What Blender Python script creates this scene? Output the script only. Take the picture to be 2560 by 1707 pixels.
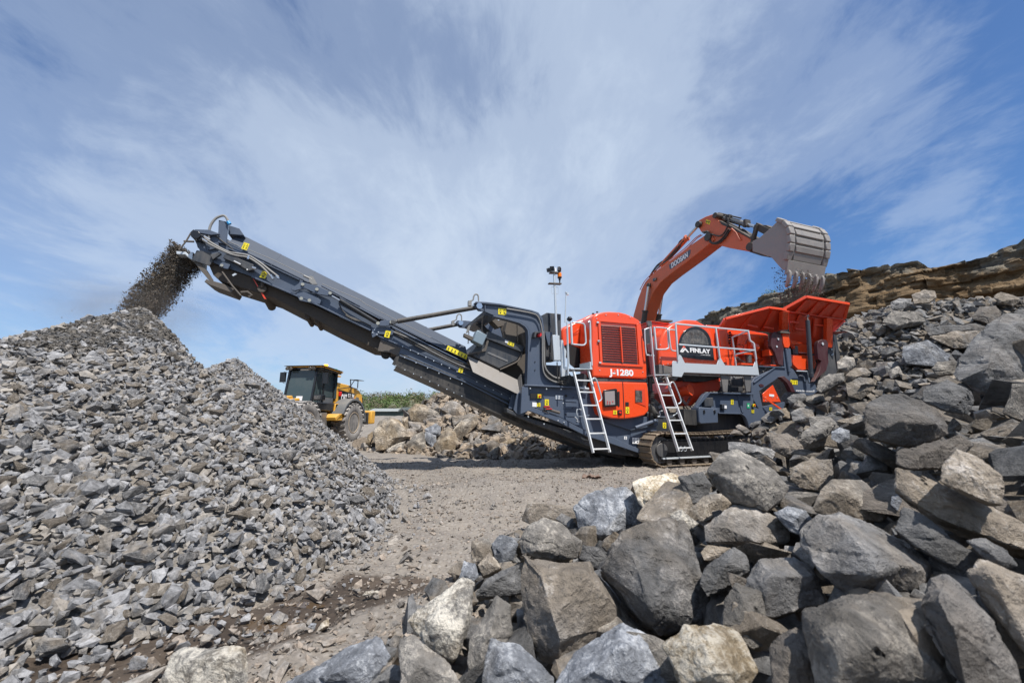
import bpy, bmesh, math, random
import numpy as np
from mathutils import Vector, Matrix

for _o in list(bpy.data.objects): bpy.data.objects.remove(_o)
SC = bpy.context.scene
COL = SC.collection

# ------------------------------------------------------------------ camera, world, sun
FPX, CAMH = 995.6, 1.35
PITCH = math.atan(177/FPX)
YS = 0.70
cam = bpy.data.cameras.new('camera'); cam.lens = 14.0; cam.sensor_width = 36.0
cam.clip_end = 3000; cam.clip_start = 0.05
cam.dof.use_dof = True; cam.dof.focus_distance = 9.5; cam.dof.aperture_fstop = 2.8
camo = bpy.data.objects.new('camera', cam); COL.objects.link(camo)
camo.location = (0, 0, CAMH); camo.rotation_euler = (math.pi/2 + PITCH, 0, 0)
SC.camera = camo
SUN_TO = Vector((0.36, -0.48, 1.05)).normalized()          # towards the sun
SUN_EL = math.asin(SUN_TO.z); SUN_AZ = math.atan2(SUN_TO.x, SUN_TO.y)

world = bpy.data.worlds.new('World'); SC.world = world; world.use_nodes = True
nt = world.node_tree; nt.nodes.clear()
def N(t, typ, **kw):
    n = t.nodes.new(typ)
    for k, v in kw.items():
        if hasattr(n, k): setattr(n, k, v)
    return n
def L(t, a, b): t.links.new(a, b)
def math_n(t, op, a, b=None, c=None, clamp=False):
    n = t.nodes.new('ShaderNodeMath'); n.operation = op; n.use_clamp = clamp
    for i, v in enumerate((a, b, c)):
        if v is None: continue
        if isinstance(v, (int, float)): n.inputs[i].default_value = v
        else: t.links.new(v, n.inputs[i])
    return n.outputs[0]
def mixc(t, fac, a, b, mode='MIX'):
    n = t.nodes.new('ShaderNodeMix'); n.data_type = 'RGBA'; n.blend_type = mode
    for i, v in ((0, fac), (6, a), (7, b)):
        if isinstance(v, (int, float)): n.inputs[i].default_value = v
        elif isinstance(v, (tuple, list)): n.inputs[i].default_value = (*v, 1) if len(v) == 3 else v
        else: t.links.new(v, n.inputs[i])
    return n.outputs[2]
def ramp(t, fac, stops, interp='LINEAR'):
    n = t.nodes.new('ShaderNodeValToRGB'); n.color_ramp.interpolation = interp
    els = n.color_ramp.elements
    while len(els) < len(stops): els.new(0.5)
    for e, (p, c) in zip(els, stops):
        e.position = p; e.color = (c, c, c, 1) if isinstance(c, (int, float)) else ((*c, 1) if len(c) == 3 else c)
    t.links.new(fac, n.inputs[0]); return n.outputs[0]
def noise_n(t, vec, scale, detail=4, rough=0.55, dist=0.0, lac=2.0):
    n = t.nodes.new('ShaderNodeTexNoise'); n.inputs['Scale'].default_value = scale
    n.inputs['Detail'].default_value = detail; n.inputs['Roughness'].default_value = rough
    n.inputs['Distortion'].default_value = dist; n.inputs['Lacunarity'].default_value = lac
    if vec is not None: t.links.new(vec, n.inputs['Vector'])
    return n
def mapping(t, vec, scale=(1,1,1), rot=(0,0,0), loc=(0,0,0)):
    n = t.nodes.new('ShaderNodeMapping')
    n.inputs['Scale'].default_value = scale; n.inputs['Rotation'].default_value = rot; n.inputs['Location'].default_value = loc
    t.links.new(vec, n.inputs['Vector']); return n.outputs[0]

sky = N(nt, 'ShaderNodeTexSky'); sky.sky_type = 'NISHITA'; sky.sun_disc = False
sky.sun_elevation = SUN_EL; sky.sun_rotation = SUN_AZ
sky.air_density = 1.0; sky.dust_density = 0.6; sky.ozone_density = 2.0
tc = N(nt, 'ShaderNodeTexCoord')
sep = N(nt, 'ShaderNodeSeparateXYZ'); L(nt, tc.outputs['Generated'], sep.inputs[0])
zz = math_n(nt, 'ADD', math_n(nt, 'MAXIMUM', sep.outputs[2], 0.0), 0.30)
cx = math_n(nt, 'DIVIDE', sep.outputs[0], zz); cy = math_n(nt, 'DIVIDE', sep.outputs[1], zz)
cmb = N(nt, 'ShaderNodeCombineXYZ'); L(nt, cx, cmb.inputs[0]); L(nt, cy, cmb.inputs[1])
cv = cmb.outputs[0]
# thin high cloud: broad veils, streaks drawn out by the wind, and fine fibres
warp = noise_n(nt, cv, 0.45, 3, .5).outputs['Color']
wv_ = N(nt, 'ShaderNodeVectorMath'); wv_.operation = 'MULTIPLY_ADD'; L(nt, warp, wv_.inputs[0]); wv_.inputs[1].default_value = (1.1, 1.1, 0); L(nt, cv, wv_.inputs[2]); wv = wv_.outputs[0]
v1 = mapping(nt, wv, scale=(0.50, 0.34, 1), rot=(0, 0, math.radians(35)), loc=(3.4, 1.2, 0))
n1 = noise_n(nt, v1, 1.1, 4, 0.50, 0.3).outputs[0]
v2 = mapping(nt, wv, scale=(1.7, 0.95, 1), rot=(0, 0, math.radians(38)), loc=(0.3, 5.1, 0))
n2 = noise_n(nt, v2, 1.4, 7, 0.60, 0.4).outputs[0]
v3 = mapping(nt, wv, scale=(5.0, 2.4, 1), rot=(0, 0, math.radians(-38)), loc=(1.3, 0.4, 0))
n4 = noise_n(nt, mapping(nt, wv, scale=(13, 9, 1)), 1.0, 6, 0.6, 0.8).outputs[0]
n3 = noise_n(nt, v3, 1.6, 8, 0.66, 0.3).outputs[0]
m = math_n(nt, 'ADD', math_n(nt, 'MULTIPLY', n1, 0.46), math_n(nt, 'MULTIPLY', n2, 0.38))
m = math_n(nt, 'ADD', m, math_n(nt, 'MULTIPLY', math_n(nt, 'ADD', n3, -0.08), 0.21))
m = math_n(nt, 'ADD', m, math_n(nt, 'MULTIPLY', math_n(nt, 'SUBTRACT', n4, 0.5), 0.09))
# where the veil lies thicker or opens, by direction in the sky
def sky_dir(px, py):
    a = (px-1280)/FPX; b = -(py-853.5)/FPX
    return Vector((a, math.cos(PITCH)-b*math.sin(PITCH), math.sin(PITCH)+b*math.cos(PITCH))).normalized()
for px_, py_, amp, wid in ((2480,330,-.16,13), (2560,60,-.06,14), (1290,250,-.10,7), (1960,640,-.13,8), (1130,120,-.06,7), (-60,560,-.10,15), (-100,60,-.07,14), (1950,40,-.05,8), (820,40,-.06,8), (230,100,-.03,9),
                           (420,430,.05,13), (980,420,.05,10), (1180,820,.11,15), (260,800,.09,12), (1600,130,.07,9), (2000,430,.13,6), (2230,220,.10,5), (1600,480,.04,10), (2360,540,.10,5), (2480,240,.05,5)):
    dn = N(nt, 'ShaderNodeVectorMath'); dn.operation = 'DOT_PRODUCT'; L(nt, tc.outputs['Generated'], dn.inputs[0]); dn.inputs[1].default_value = sky_dir(px_, py_)
    g_ = math_n(nt, 'EXPONENT', math_n(nt, 'MULTIPLY', math_n(nt, 'SUBTRACT', dn.outputs['Value'], 1.0), 1.0/(2*math.sin(math.radians(wid)/2)**2*2)))
    m = math_n(nt, 'ADD', m, math_n(nt, 'MULTIPLY', g_, amp))
cl = ramp(nt, m, [(0.30, 0.04), (0.42, 0.36), (0.55, 0.70), (0.72, 0.96)], 'EASE')
cloudc = (6.0, 7.05, 8.6)
skyc = mixc(nt, 1.0, sky.outputs[0], (0.60, 0.93, 1.30), 'MULTIPLY')
skym = mixc(nt, cl, skyc, cloudc)
bg = N(nt, 'ShaderNodeBackground'); bg.inputs['Strength'].default_value = 0.086
L(nt, skym, bg.inputs['Color'])
wo = N(nt, 'ShaderNodeOutputWorld'); L(nt, bg.outputs[0], wo.inputs['Surface'])

sl = bpy.data.lights.new('sun', 'SUN'); sl.energy = 5.0; sl.angle = math.radians(0.53); sl.color = (1.0, 0.955, 0.89)
so = bpy.data.objects.new('sun', sl); COL.objects.link(so)
so.rotation_euler = SUN_TO.to_track_quat('Z', 'Y').to_euler(); so.location = (10, -15, 30)

SC.view_settings.view_transform = 'Standard'; SC.view_settings.look = 'None'
SC.view_settings.exposure = 0.24; SC.view_settings.gamma = 1.0
SC.render.engine = 'CYCLES'
SC.cycles.use_denoising = True
SC.cycles.max_bounces = 6; SC.cycles.diffuse_bounces = 2; SC.cycles.glossy_bounces = 3
SC.cycles.transmission_bounces = 4; SC.cycles.transparent_max_bounces = 8
SC.cycles.caustics_reflective = False; SC.cycles.caustics_refractive = False

# ------------------------------------------------------------------ view geometry helpers (camera -> world points)
CO = np.array([0, 0, CAMH])
def ray(px, py):
    a = (px-1280)/FPX; b = -(py-853.5)/FPX
    return np.array([a, math.cos(PITCH)-b*math.sin(PITCH), math.sin(PITCH)+b*math.cos(PITCH)])
def at_depth(px, py, y):                       # the point on that ray at distance y ahead
    r = ray(px, py); return CO + r*(y/r[1])
def at_z(px, py, z=0.0):
    r = ray(px, py); return CO + r*((z-CAMH)/r[2])
FR = dict(A=(400,500,.2126), B=(850,650,.23404), C=(1150,700,.12755), D=(1280,850,.2126), E=(1330,650,.1488),
          F=(1600,720,.23404), G=(1560,500,.23404), H=(680,880,.14031), I=(880,940,.2636), J=(1000,1080,.3998),
          K=(1760,1080,.3998), L=(1960,600,.3188), M=(300,1300,.3614), N=(0,560,.2551), P=(0,0,1.0))
def fp(fr, x, y):
    f = FR[fr]; return f[0]+f[2]*x, f[1]+f[2]*y

# ------------------------------------------------------------------ numpy noise
def _h(ix, iy, iz, seed):
    n = (ix*374761393 + iy*668265263 + iz*2147483647 + seed*1274126177) & 0xFFFFFFFF
    n = ((n ^ (n >> 13))*1274126177) & 0xFFFFFFFF
    return ((n ^ (n >> 16)) & 0xFFFF)/65535.0
def vnoise(x, y, z=0.0, seed=0):
    x, y, z = np.broadcast_arrays(np.asarray(x, float), np.asarray(y, float), np.asarray(z, float))
    ix, iy, iz = [np.floor(q).astype(np.int64) for q in (x, y, z)]
    fx, fy, fz = x-ix, y-iy, z-iz
    fx, fy, fz = [q*q*(3-2*q) for q in (fx, fy, fz)]
    r = 0
    for dx in (0, 1):
        for dy in (0, 1):
            for dz in (0, 1):
                w = (fx if dx else 1-fx)*(fy if dy else 1-fy)*(fz if dz else 1-fz)
                r = r + w*_h(ix+dx, iy+dy, iz+dz, seed)
    return r*2-1
def fbm(x, y, z=0.0, seed=0, oct=4, gain=.5):
    a, f, r = 1.0, 1.0, 0.0
    for i in range(oct):
        r = r + a*vnoise(x*f, y*f, np.asarray(z)*f, seed+i*17); a *= gain; f *= 2.03
    return r

# ------------------------------------------------------------------ objects
def tag(o, label=None, cat=None, group=None, kind=None):
    if label: o['label'] = label
    if cat: o['category'] = cat
    if group: o['group'] = group
    if kind: o['kind'] = kind
    return o
def add_obj(name, me, mat=None, parent=None, loc=None):
    o = bpy.data.objects.new(name, me); COL.objects.link(o)
    if mat is not None and not me.materials: me.materials.append(mat)
    if parent is not None: o.parent = parent
    if loc is not None: o.location = loc
    return o
def empty(name, loc, rz=0.0):
    o = bpy.data.objects.new(name, None); COL.objects.link(o); o.location = loc; o.rotation_euler = (0, 0, rz)
    o.empty_display_size = 0.3
    return o
def np_mesh(name, V, Fc, attr=None, smooth=False):
    """V (n,3), Fc either (m,k) array"""
    V = np.asarray(V, np.float32); Fc = np.asarray(Fc, np.int32)
    me = bpy.data.meshes.new(name)
    me.vertices.add(len(V)); me.vertices.foreach_set('co', V.ravel())
    k = Fc.shape[1]
    me.loops.add(Fc.size); me.loops.foreach_set('vertex_index', Fc.ravel())
    me.polygons.add(len(Fc)); me.polygons.foreach_set('loop_start', np.arange(0, Fc.size, k, dtype=np.int32))
    me.polygons.foreach_set('loop_total', np.full(len(Fc), k, np.int32))
    me.polygons.foreach_set('use_smooth', np.full(len(Fc), smooth, bool))
    if attr is not None:
        for an, av in attr.items():
            a = me.attributes.new(an, 'FLOAT', 'POINT'); a.data.foreach_set('value', np.asarray(av, np.float32))
    me.update(calc_edges=True); me.validate()
    return me

# ------------------------------------------------------------------ materials
MATS = {}
def new_mat(name):
    m = bpy.data.materials.new(name); m.use_nodes = True; t = m.node_tree
    b = t.nodes['Principled BSDF']; MATS[name] = m
    return m, t, b
def set_in(t, sock, v):
    if isinstance(v, (int, float)): sock.default_value = v
    elif isinstance(v, (tuple, list)): sock.default_value = (*v, 1) if len(v) == 3 else v
    else: t.links.new(v, sock)
def bump_to(t, b, h, strength=0.5, dist=0.02):
    n = t.nodes.new('ShaderNodeBump'); n.inputs['Strength'].default_value = strength; n.inputs['Distance'].default_value = dist
    t.links.new(h, n.inputs['Height']); t.links.new(n.outputs[0], b.inputs['Normal']); return n
def simple(name, col, rough=.5, metal=0.0, dust=0.12, dustcol=(.33,.29,.24), nscale=1.5, coat=0.0, spec=None, bump=0.0):
    """painted or bare surface with a broken film of quarry dust and fine scratches"""
    m, t, b = new_mat(name)
    tcn = t.nodes.new('ShaderNodeTexCoord'); geo = t.nodes.new('ShaderNodeNewGeometry')
    pos = geo.outputs['Position']
    n1 = noise_n(t, pos, nscale, 6, .62).outputs[0]
    n2 = noise_n(t, mapping(t, pos, scale=(9, 9, 1.2)), 2.0, 4, .6).outputs[0]
    f = math_n(t, 'MULTIPLY', ramp(t, math_n(t, 'ADD', math_n(t, 'MULTIPLY', n1, .65), math_n(t, 'MULTIPLY', n2, .35)), [(.42, 0), (.72, 1)]), dust)
    # dust settles on faces that look up
    sp = t.nodes.new('ShaderNodeSeparateXYZ'); t.links.new(geo.outputs['Normal'], sp.inputs[0])
    up = math_n(t, 'MULTIPLY', math_n(t, 'MAXIMUM', sp.outputs[2], 0.0), dust*1.6)
    f = math_n(t, 'ADD', f, math_n(t, 'MULTIPLY', up, n1), clamp=True)
    c = mixc(t, f, col, dustcol)
    set_in(t, b.inputs['Base Color'], c)
    set_in(t, b.inputs['Roughness'], math_n(t, 'ADD', math_n(t, 'MULTIPLY', f, .5), math_n(t, 'ADD', math_n(t, 'MULTIPLY', n1, .18), rough-.09), clamp=True))
    b.inputs['Metallic'].default_value = metal
    b.inputs['Coat Weight'].default_value = coat; b.inputs['Coat Roughness'].default_value = .12
    if spec is not None: b.inputs['Specular IOR Level'].default_value = spec
    if bump: bump_to(t, b, noise_n(t, pos, 30, 5, .6).outputs[0], bump, .01)
    return m

def rock_mat(name, grey, tan, pale, tanbias=0.5, scale=3.0, strata=0.0, bump=.55, palebias=.64, attr=False, per=1.0):
    m, t, b = new_mat(name)
    tcn = t.nodes.new('ShaderNodeTexCoord'); oi = t.nodes.new('ShaderNodeObjectInfo')
    if attr:
        at = t.nodes.new('ShaderNodeAttribute'); at.attribute_name = 'rnd'; rnd = at.outputs['Fac']
        at2 = t.nodes.new('ShaderNodeAttribute'); at2.attribute_name = 'tan'; rnd2 = at2.outputs['Fac']
        vec = t.nodes.new('ShaderNodeNewGeometry').outputs['Position']
    else:
        rnd = oi.outputs['Random']; rnd2 = math_n(t, 'FRACT', math_n(t, 'MULTIPLY', rnd, 7.31)); vec0 = tcn.outputs['Object']
        va = t.nodes.new('ShaderNodeVectorMath'); va.operation = 'ADD'; t.links.new(vec0, va.inputs[0])
        cb = t.nodes.new('ShaderNodeCombineXYZ')
        for i in range(3): t.links.new(math_n(t, 'MULTIPLY', rnd, 31.0+17*i), cb.inputs[i])
        t.links.new(cb.outputs[0], va.inputs[1]); vec = va.outputs[0]
    big = noise_n(t, vec, scale*.55, 5, .6, .4).outputs[0]
    mid = noise_n(t, vec, scale*2.3, 7, .68, .2).outputs[0]
    fine = noise_n(t, vec, scale*16, 6, .7).outputs[0]
    tb = math_n(t, 'ADD', big, math_n(t, 'MULTIPLY', math_n(t, 'SUBTRACT', rnd2, 1-tanbias), .42*per))
    tanf = ramp(t, tb, [(.40, 0), (.60, 1)])
    g2 = mixc(t, ramp(t, mid, [(.34, 0), (.64, 1)]), tuple(x*.55 for x in grey), tuple(min(1, x*1.38) for x in grey))
    t2 = mixc(t, ramp(t, mid, [(.34, 0), (.66, 1)]), tuple(x*.58 for x in tan), tuple(min(1, x*1.22) for x in tan))
    c = mixc(t, tanf, g2, t2)
    pl = ramp(t, math_n(t, 'ADD', math_n(t, 'MULTIPLY', mid, .55), math_n(t, 'MULTIPLY', fine, .45)), [(palebias-.05, 0), (palebias+.06, .8)])
    c = mixc(t, pl, c, pale)
    dk = ramp(t, fine, [(.30, .55), (.44, 0)])
    c = mixc(t, dk, c, tuple(x*.35 for x in grey))
    # thin calcite-like veins
    wv = t.nodes.new('ShaderNodeTexVoronoi'); wv.feature = 'DISTANCE_TO_EDGE'; wv.inputs['Scale'].default_value = scale*.8
    dv = t.nodes.new('ShaderNodeVectorMath'); dv.operation = 'MULTIPLY_ADD'
    nn = noise_n(t, vec, scale*1.5, 4, .6); t.links.new(nn.outputs['Color'], dv.inputs[0]); dv.inputs[1].default_value = (.35,)*3; t.links.new(vec, dv.inputs[2])
    t.links.new(dv.outputs[0], wv.inputs['Vector'])
    vein = math_n(t, 'MULTIPLY', ramp(t, wv.outputs['Distance'], [(0.0, 1), (.018, 0)]), ramp(t, big, [(.52, 0), (.6, .42)]))
    c = mixc(t, vein, c, pale)
    if strata:
        ws = noise_n(t, mapping(t, vec, scale=(1.0, 1.0, 14.0)), scale, 5, .6, .3).outputs[0]
        c = mixc(t, math_n(t, 'MULTIPLY', ramp(t, ws, [(.42, 1), (.56, 0)]), strata), c, tuple(x*.45 for x in grey))
    v = math_n(t, 'ADD', math_n(t, 'MULTIPLY', rnd, .55), .74)
    hs = t.nodes.new('ShaderNodeHueSaturation'); t.links.new(c, hs.inputs['Color']); t.links.new(v, hs.inputs['Value'])
    set_in(t, b.inputs['Base Color'], hs.outputs[0])
    b.inputs['Roughness'].default_value = .88; b.inputs['Specular IOR Level'].default_value = .25
    h = math_n(t, 'ADD', math_n(t, 'MULTIPLY', mid, 1.0), math_n(t, 'MULTIPLY', fine, .28))
    if strata: h = math_n(t, 'ADD', h, math_n(t, 'MULTIPLY', ws, .8*strata))
    bump_to(t, b, h, min(1.0, bump*1.5), .08/scale*3)
    return m

GREY, TAN, PALE = (.182, .178, .176), (.262, .222, .178), (.50, .465, .43)
M_rock = rock_mat('quarry_stone', GREY, TAN, PALE, .62, 2.4, palebias=.585)
M_rock_tan = rock_mat('tan_stone', (.205,.19,.172), (.275,.222,.165), (.54,.49,.42), .36, 2.6, palebias=.57)
M_ochre = rock_mat('ochre_stone', (.225,.205,.18), (.335,.255,.165), (.60,.53,.43), .55, 1.6, palebias=.56)
M_chip = rock_mat('pale_chippings', (.235,.215,.195), (.30,.25,.205), (.48,.44,.39), .6, 14.0, attr=True, bump=.5)
M_moundrub = rock_mat('brown_rubble', (.225,.205,.185), (.33,.265,.20), (.50,.45,.39), .62, 5.0, attr=True, bump=.5)
M_rock_pale = rock_mat('cream_stone', (.26,.245,.225), (.42,.33,.215), (.70,.65,.56), .50, 3.0, palebias=.50)
M_rock_blue = rock_mat('blue_grey_stone', (.19,.20,.22), (.22,.205,.185), (.50,.51,.53), .12, 3.2, palebias=.56)
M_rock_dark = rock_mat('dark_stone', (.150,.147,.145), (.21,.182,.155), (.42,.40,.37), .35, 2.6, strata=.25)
M_crushed = rock_mat('crushed_stone', (.245,.242,.245), (.285,.255,.22), (.56,.54,.51), .30, 11.0, attr=True, bump=.5, palebias=.63)
M_rubble = rock_mat('rubble_stone', (.165,.163,.162), (.22,.187,.15), (.42,.39,.36), .40, 6.0, attr=True, bump=.5)

# ground: packed quarry dust and chippings, wet brown mud along the foot of the stockpile
M_ground, t, b = new_mat('quarry_floor')
geo = t.nodes.new('ShaderNodeNewGeometry'); pos = geo.outputs['Position']
ga = noise_n(t, pos, .35, 6, .6).outputs[0]; gb = noise_n(t, pos, 3.1, 8, .68).outputs[0]; gc = noise_n(t, pos, 26, 6, .7).outputs[0]
vo = t.nodes.new('ShaderNodeTexVoronoi'); vo.inputs['Scale'].default_value = 24; t.links.new(pos, vo.inputs['Vector'])
c = mixc(t, ramp(t, ga, [(.35, 0), (.65, 1)]), (.215, .190, .163), (.285, .248, .208))
c = mixc(t, ramp(t, gb, [(.35, .75), (.55, 0)]), c, (.17, .148, .13))
vs = t.nodes.new('ShaderNodeSeparateColor'); t.links.new(vo.outputs['Color'], vs.inputs[0])
c = mixc(t, math_n(t, 'MULTIPLY', ramp(t, vs.outputs[0], [(.4, 0), (1.0, .8)]), ramp(t, vo.outputs['Distance'], [(.3, 1), (.55, 0)])), c, (.33, .30, .27))
c = mixc(t, ramp(t, gc, [(.30, .6), (.45, 0)]), c, (.10, .088, .075))
at = t.nodes.new('ShaderNodeAttribute'); at.attribute_name = 'mud'
mudf = ramp(t, math_n(t, 'ADD', at.outputs['Fac'], math_n(t, 'MULTIPLY', math_n(t, 'SUBTRACT', gb, .5), 1.1)), [(.40, 0), (.58, 1)])
mudc = mixc(t, ramp(t, gb, [(.4, 0), (.62, 1)]), (.043, .030, .021), (.082, .060, .043))
c = mixc(t, mudf, c, mudc)
set_in(t, b.inputs['Base Color'], c)
set_in(t, b.inputs['Roughness'], math_n(t, 'SUBTRACT', .92, math_n(t, 'MULTIPLY', mudf, .14)))
hh = math_n(t, 'ADD', math_n(t, 'MULTIPLY', gb, .8), math_n(t, 'ADD', math_n(t, 'MULTIPLY', gc, .25), math_n(t, 'MULTIPLY', vo.outputs['Distance'], -.25)))
bump_to(t, b, hh, .9, .07)

# ------------------------------------------------------------------ heights
def cone(x, y, c, h, foot, p, cap=.25):
    a = np.arctan2(y-c[1], x-c[0]); r = np.hypot(x-c[0], y-c[1])
    f = np.array(foot); fa = np.arctan2(f[:,1]-c[1], f[:,0]-c[0]); fr = np.hypot(f[:,0]-c[0], f[:,1]-c[1]); o = fa.argsort()
    R = np.interp(a, fa[o], fr[o], period=2*np.pi); q = np.sqrt((r/R)**2+(cap/R)**2)
    return h*(np.sign(1-q)*np.abs(1-q)**p)
def z_left(x, y):
    y = y/YS
    z1 = cone(x, y, (-6.55,9.9), 3.25, [(-2.6,3.0),(-4,1.0),(-7,.5),(-10,3),(-11,7),(-11.5,12),(-8.5,15),(-6.0,12.2),(-5.0,11.2),(-3.8,9.8),(-1.95,8),(-1.9,6),(-1.95,4.2)], 1.14)
    z2 = cone(x, y, (-5.2,10.7), 2.76, [(-2.9,13.0),(-3.6,13.6),(-6,13.5),(-8,11),(-7,7),(-4,4.0),(-2.3,3.6),(-1.85,4.4),(-1.35,6.0),(-1.3,7.2),(-1.55,9.3),(-2.0,11.2),(-2.4,12.4)], 1.0, 1.1)
    return np.maximum(z1, z2)
FOOT_Y = [-2, 1.5, 2.5, 4.0, 6.5, 8.0, 10., 12., 14., 16., 18., 20., 24., 40.]
FOOT_X = [-1.6,-1.3,-1.1,-.85, -.2, 1.0, 3.0, 4.7, 6.0, 7.2, 7.6, 7.6, 7.6, 8.]
def z_ground(x, y):
    y = y/YS
    z = .05*fbm(x*.45, y*.45, 0, 3, 3)*np.clip((y-1)/5, 0, 1)
    z = z + .24*np.exp(-(((x+.3)/1.9)**2+((y-9.4)/1.2)**2)) + .035*fbm(x*2.2, y*2.2, 0, 8, 3) + .016*fbm(x*7, y*6, 0, 14, 3) + .06*np.exp(-(((x-2.2)/1.4)**2+((y-10.5)/1.2)**2))
    return z
MS0 = None
def z_right(x, y):
    yy = y; y = y/YS; d = (x-np.interp(y, FOOT_Y, FOOT_X))*.80
    z = np.interp(d, [-1, 0, 1.2, 3.0, 6.0, 9.0, 12.0, 30], [-.25, .0, .30, 1.15, 2.3, 3.5, 4.3, 5.0])
    z = z + np.clip((yy-10.5)/4.0, 0, 1)*np.clip((x-8.3)/3.2, 0, 1)*2.9*(1-.32*np.clip((x/np.maximum(yy, 1)-1.0)/.3, 0, 1))
    z = z + 1.45*np.exp(-(((x-9.0)/2.2)**2+((yy-9.9)/1.5)**2))
    z = z + .85*np.exp(-(((x-6.3)/1.1)**2+((yy-9.7)/.8)**2))
    # the crusher stands in a bay in the heap
    y = yy
    s = (x-OM[0])*UM[0]+(y-OM[1])*UM[1]; v = (x-OM[0])*WM[0]+(y-OM[1])*WM[1]
    inb = np.clip((v+.6)/.45, 0, 1)*np.clip((8.6-s)/1.0, 0, 1)*np.clip((5.2-v)/1.6, 0, 1)
    z = z*(1-inb)+np.minimum(z, .15)*inb
    bench = np.clip((v-5.6)/1.5, 0, 1)*np.clip((10.5-s)/1.5, 0, 1)*np.clip((s-1.2)/1.5, 0, 1)*np.clip((17-v)/2, 0, 1)
    return np.maximum(z, bench*2.9)

# ------------------------------------------------------------------ machine frame: u along the crusher, w away from the camera
AM = math.radians(20.3)
UM = np.array([math.cos(AM), math.sin(AM), 0]); WM = np.array([-math.sin(AM), math.cos(AM), 0])
OM = at_z(1660, 1170, 0.0)
def mw(s, v, z): return OM*[1,1,0] + UM*s + WM*v + np.array([0, 0, z])
def mp(fr, x, y, v):
    px, py = fp(fr, x, y); r = ray(px, py); tt = ((OM-CO)@WM+v)/(r@WM); return CO+r*tt
# ------------------------------------------------------------------ ground sheet
def graded(a, b, n, c, k):                                     # spacing fine round c, coarse far off
    q = np.linspace(-1, 1, n); s = np.sinh(q*k)/np.sinh(k)
    return np.where(s < 0, c+(c-a)*s, c+(b-c)*s)
gx = graded(-900, 900, 420, 0.0, 7.2); gy = graded(-60, 2400, 440, 4.2, 7.2)
GX, GY = np.meshgrid(gx, gy)
GZ = z_ground(GX, GY)
# far side of the quarry floor: low spoil heaps
GZ += 1.1*np.exp(-(((GX+9.5)/5.0)**2+((GY-31)/2.2)**2)) + .9*np.exp(-(((GX+5.0)/3.0)**2+((GY-28)/2.2)**2))
MUD = [(-4.2,1.1),(-2.9,1.8),(-2.0,2.45),(-1.45,2.9),(-1.15,3.35)]
def seg_dist(x, y, P):
    d = np.full(np.shape(x), 1e9)
    for (x0,y0),(x1,y1) in zip(P, P[1:]):
        tt = np.clip(((x-x0)*(x1-x0)+(y-y0)*(y1-y0))/((x1-x0)**2+(y1-y0)**2), 0, 1)
        d = np.minimum(d, np.hypot(x-x0-tt*(x1-x0), y-y0-tt*(y1-y0)))
    return d
md = seg_dist(GX, GY, MUD)
mud = np.clip(1.12-md/(.62+.16*vnoise(GX*1.7, GY*1.7, 0, 77)+.12*vnoise(GX*5, GY*5, 0, 78)), 0, 1)
GZ -= .03*np.clip(1-md/.35, 0, 1)
nx, ny = len(gx), len(gy)
idx = np.arange(nx*ny).reshape(ny, nx)
quads = np.stack([idx[:-1,:-1], idx[:-1,1:], idx[1:,1:], idx[1:,:-1]], -1).reshape(-1, 4)
me = np_mesh('ground', np.stack([GX, GY, GZ], -1).reshape(-1, 3), quads, {'mud': mud.ravel()}, True)
tag(add_obj('ground', me, M_ground), kind='structure')

# puddle in the mud
M_water, t, b = new_mat('muddy_water')
pn = noise_n(t, t.nodes.new('ShaderNodeNewGeometry').outputs['Position'], 3.0, 4).outputs[0]
set_in(t, b.inputs['Base Color'], mixc(t, pn, (.06, .042, .028), (.11, .075, .045))); b.inputs['Roughness'].default_value = .06
def puddle(cx, cy, rx, ry, seed):
    bm = bmesh.new(); vs = []
    for i in range(28):
        a = i/28*2*math.pi; k = 1+.35*float(vnoise(math.cos(a)*1.3+seed, math.sin(a)*1.3, 0, seed))
        vs.append(bm.verts.new((rx*k*math.cos(a), ry*k*math.sin(a), 0)))
    bm.faces.new(vs); me = bpy.data.meshes.new('puddle'); bm.to_mesh(me)
    o = add_obj('puddle', me, M_water, loc=(cx, cy, float(z_ground(np.array(cx), np.array(cy)))-.012)); return tag(o, kind='structure')
pc = at_z(650, 1555); puddle(pc[0], pc[1], .24, .12, 3)
pc = at_z(760, 1512); puddle(pc[0], pc[1], .13, .06, 8)

# ------------------------------------------------------------------ stones
rng = np.random.default_rng(11)
def hull_np(pts):
    """convex hull -> (V, triangles) with outward faces"""
    bm = bmesh.new()
    for p in pts: bm.verts.new(p)
    r = bmesh.ops.convex_hull(bm, input=bm.verts)
    bmesh.ops.delete(bm, geom=[g for g in r['geom_interior'] if isinstance(g, bmesh.types.BMVert)], context='VERTS')
    loose = [v for v in bm.verts if not v.link_faces]
    bmesh.ops.delete(bm, geom=loose, context='VERTS')
    bmesh.ops.triangulate(bm, faces=bm.faces[:]); bmesh.ops.recalc_face_normals(bm, faces=bm.faces[:])
    bm.verts.ensure_lookup_table(); bm.verts.index_update()
    V = np.array([v.co[:] for v in bm.verts]); T = np.array([[v.index for v in f.verts] for f in bm.faces]); bm.free()
    return V, T
def chunk(n=11, flat=.6, r=rng):
    """an angular broken stone, unit size: random points on a squashed box-ish solid"""
    p = r.uniform(-1, 1, (n, 3)); p = p/(np.abs(p)**4).sum(1, keepdims=True)**.25
    p = p*r.uniform(.75, 1.0, (n, 1))
    p[:, 1] *= r.uniform(.55, .9); p[:, 2] *= flat*r.uniform(.7, 1.15)
    return hull_np(p*.5)
PROTO = [chunk(int(rng.integers(9, 14)), float(rng.uniform(.42, .8))) for _ in range(26)]
PROTO_S = [chunk(7, .6) for _ in range(12)]
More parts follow.
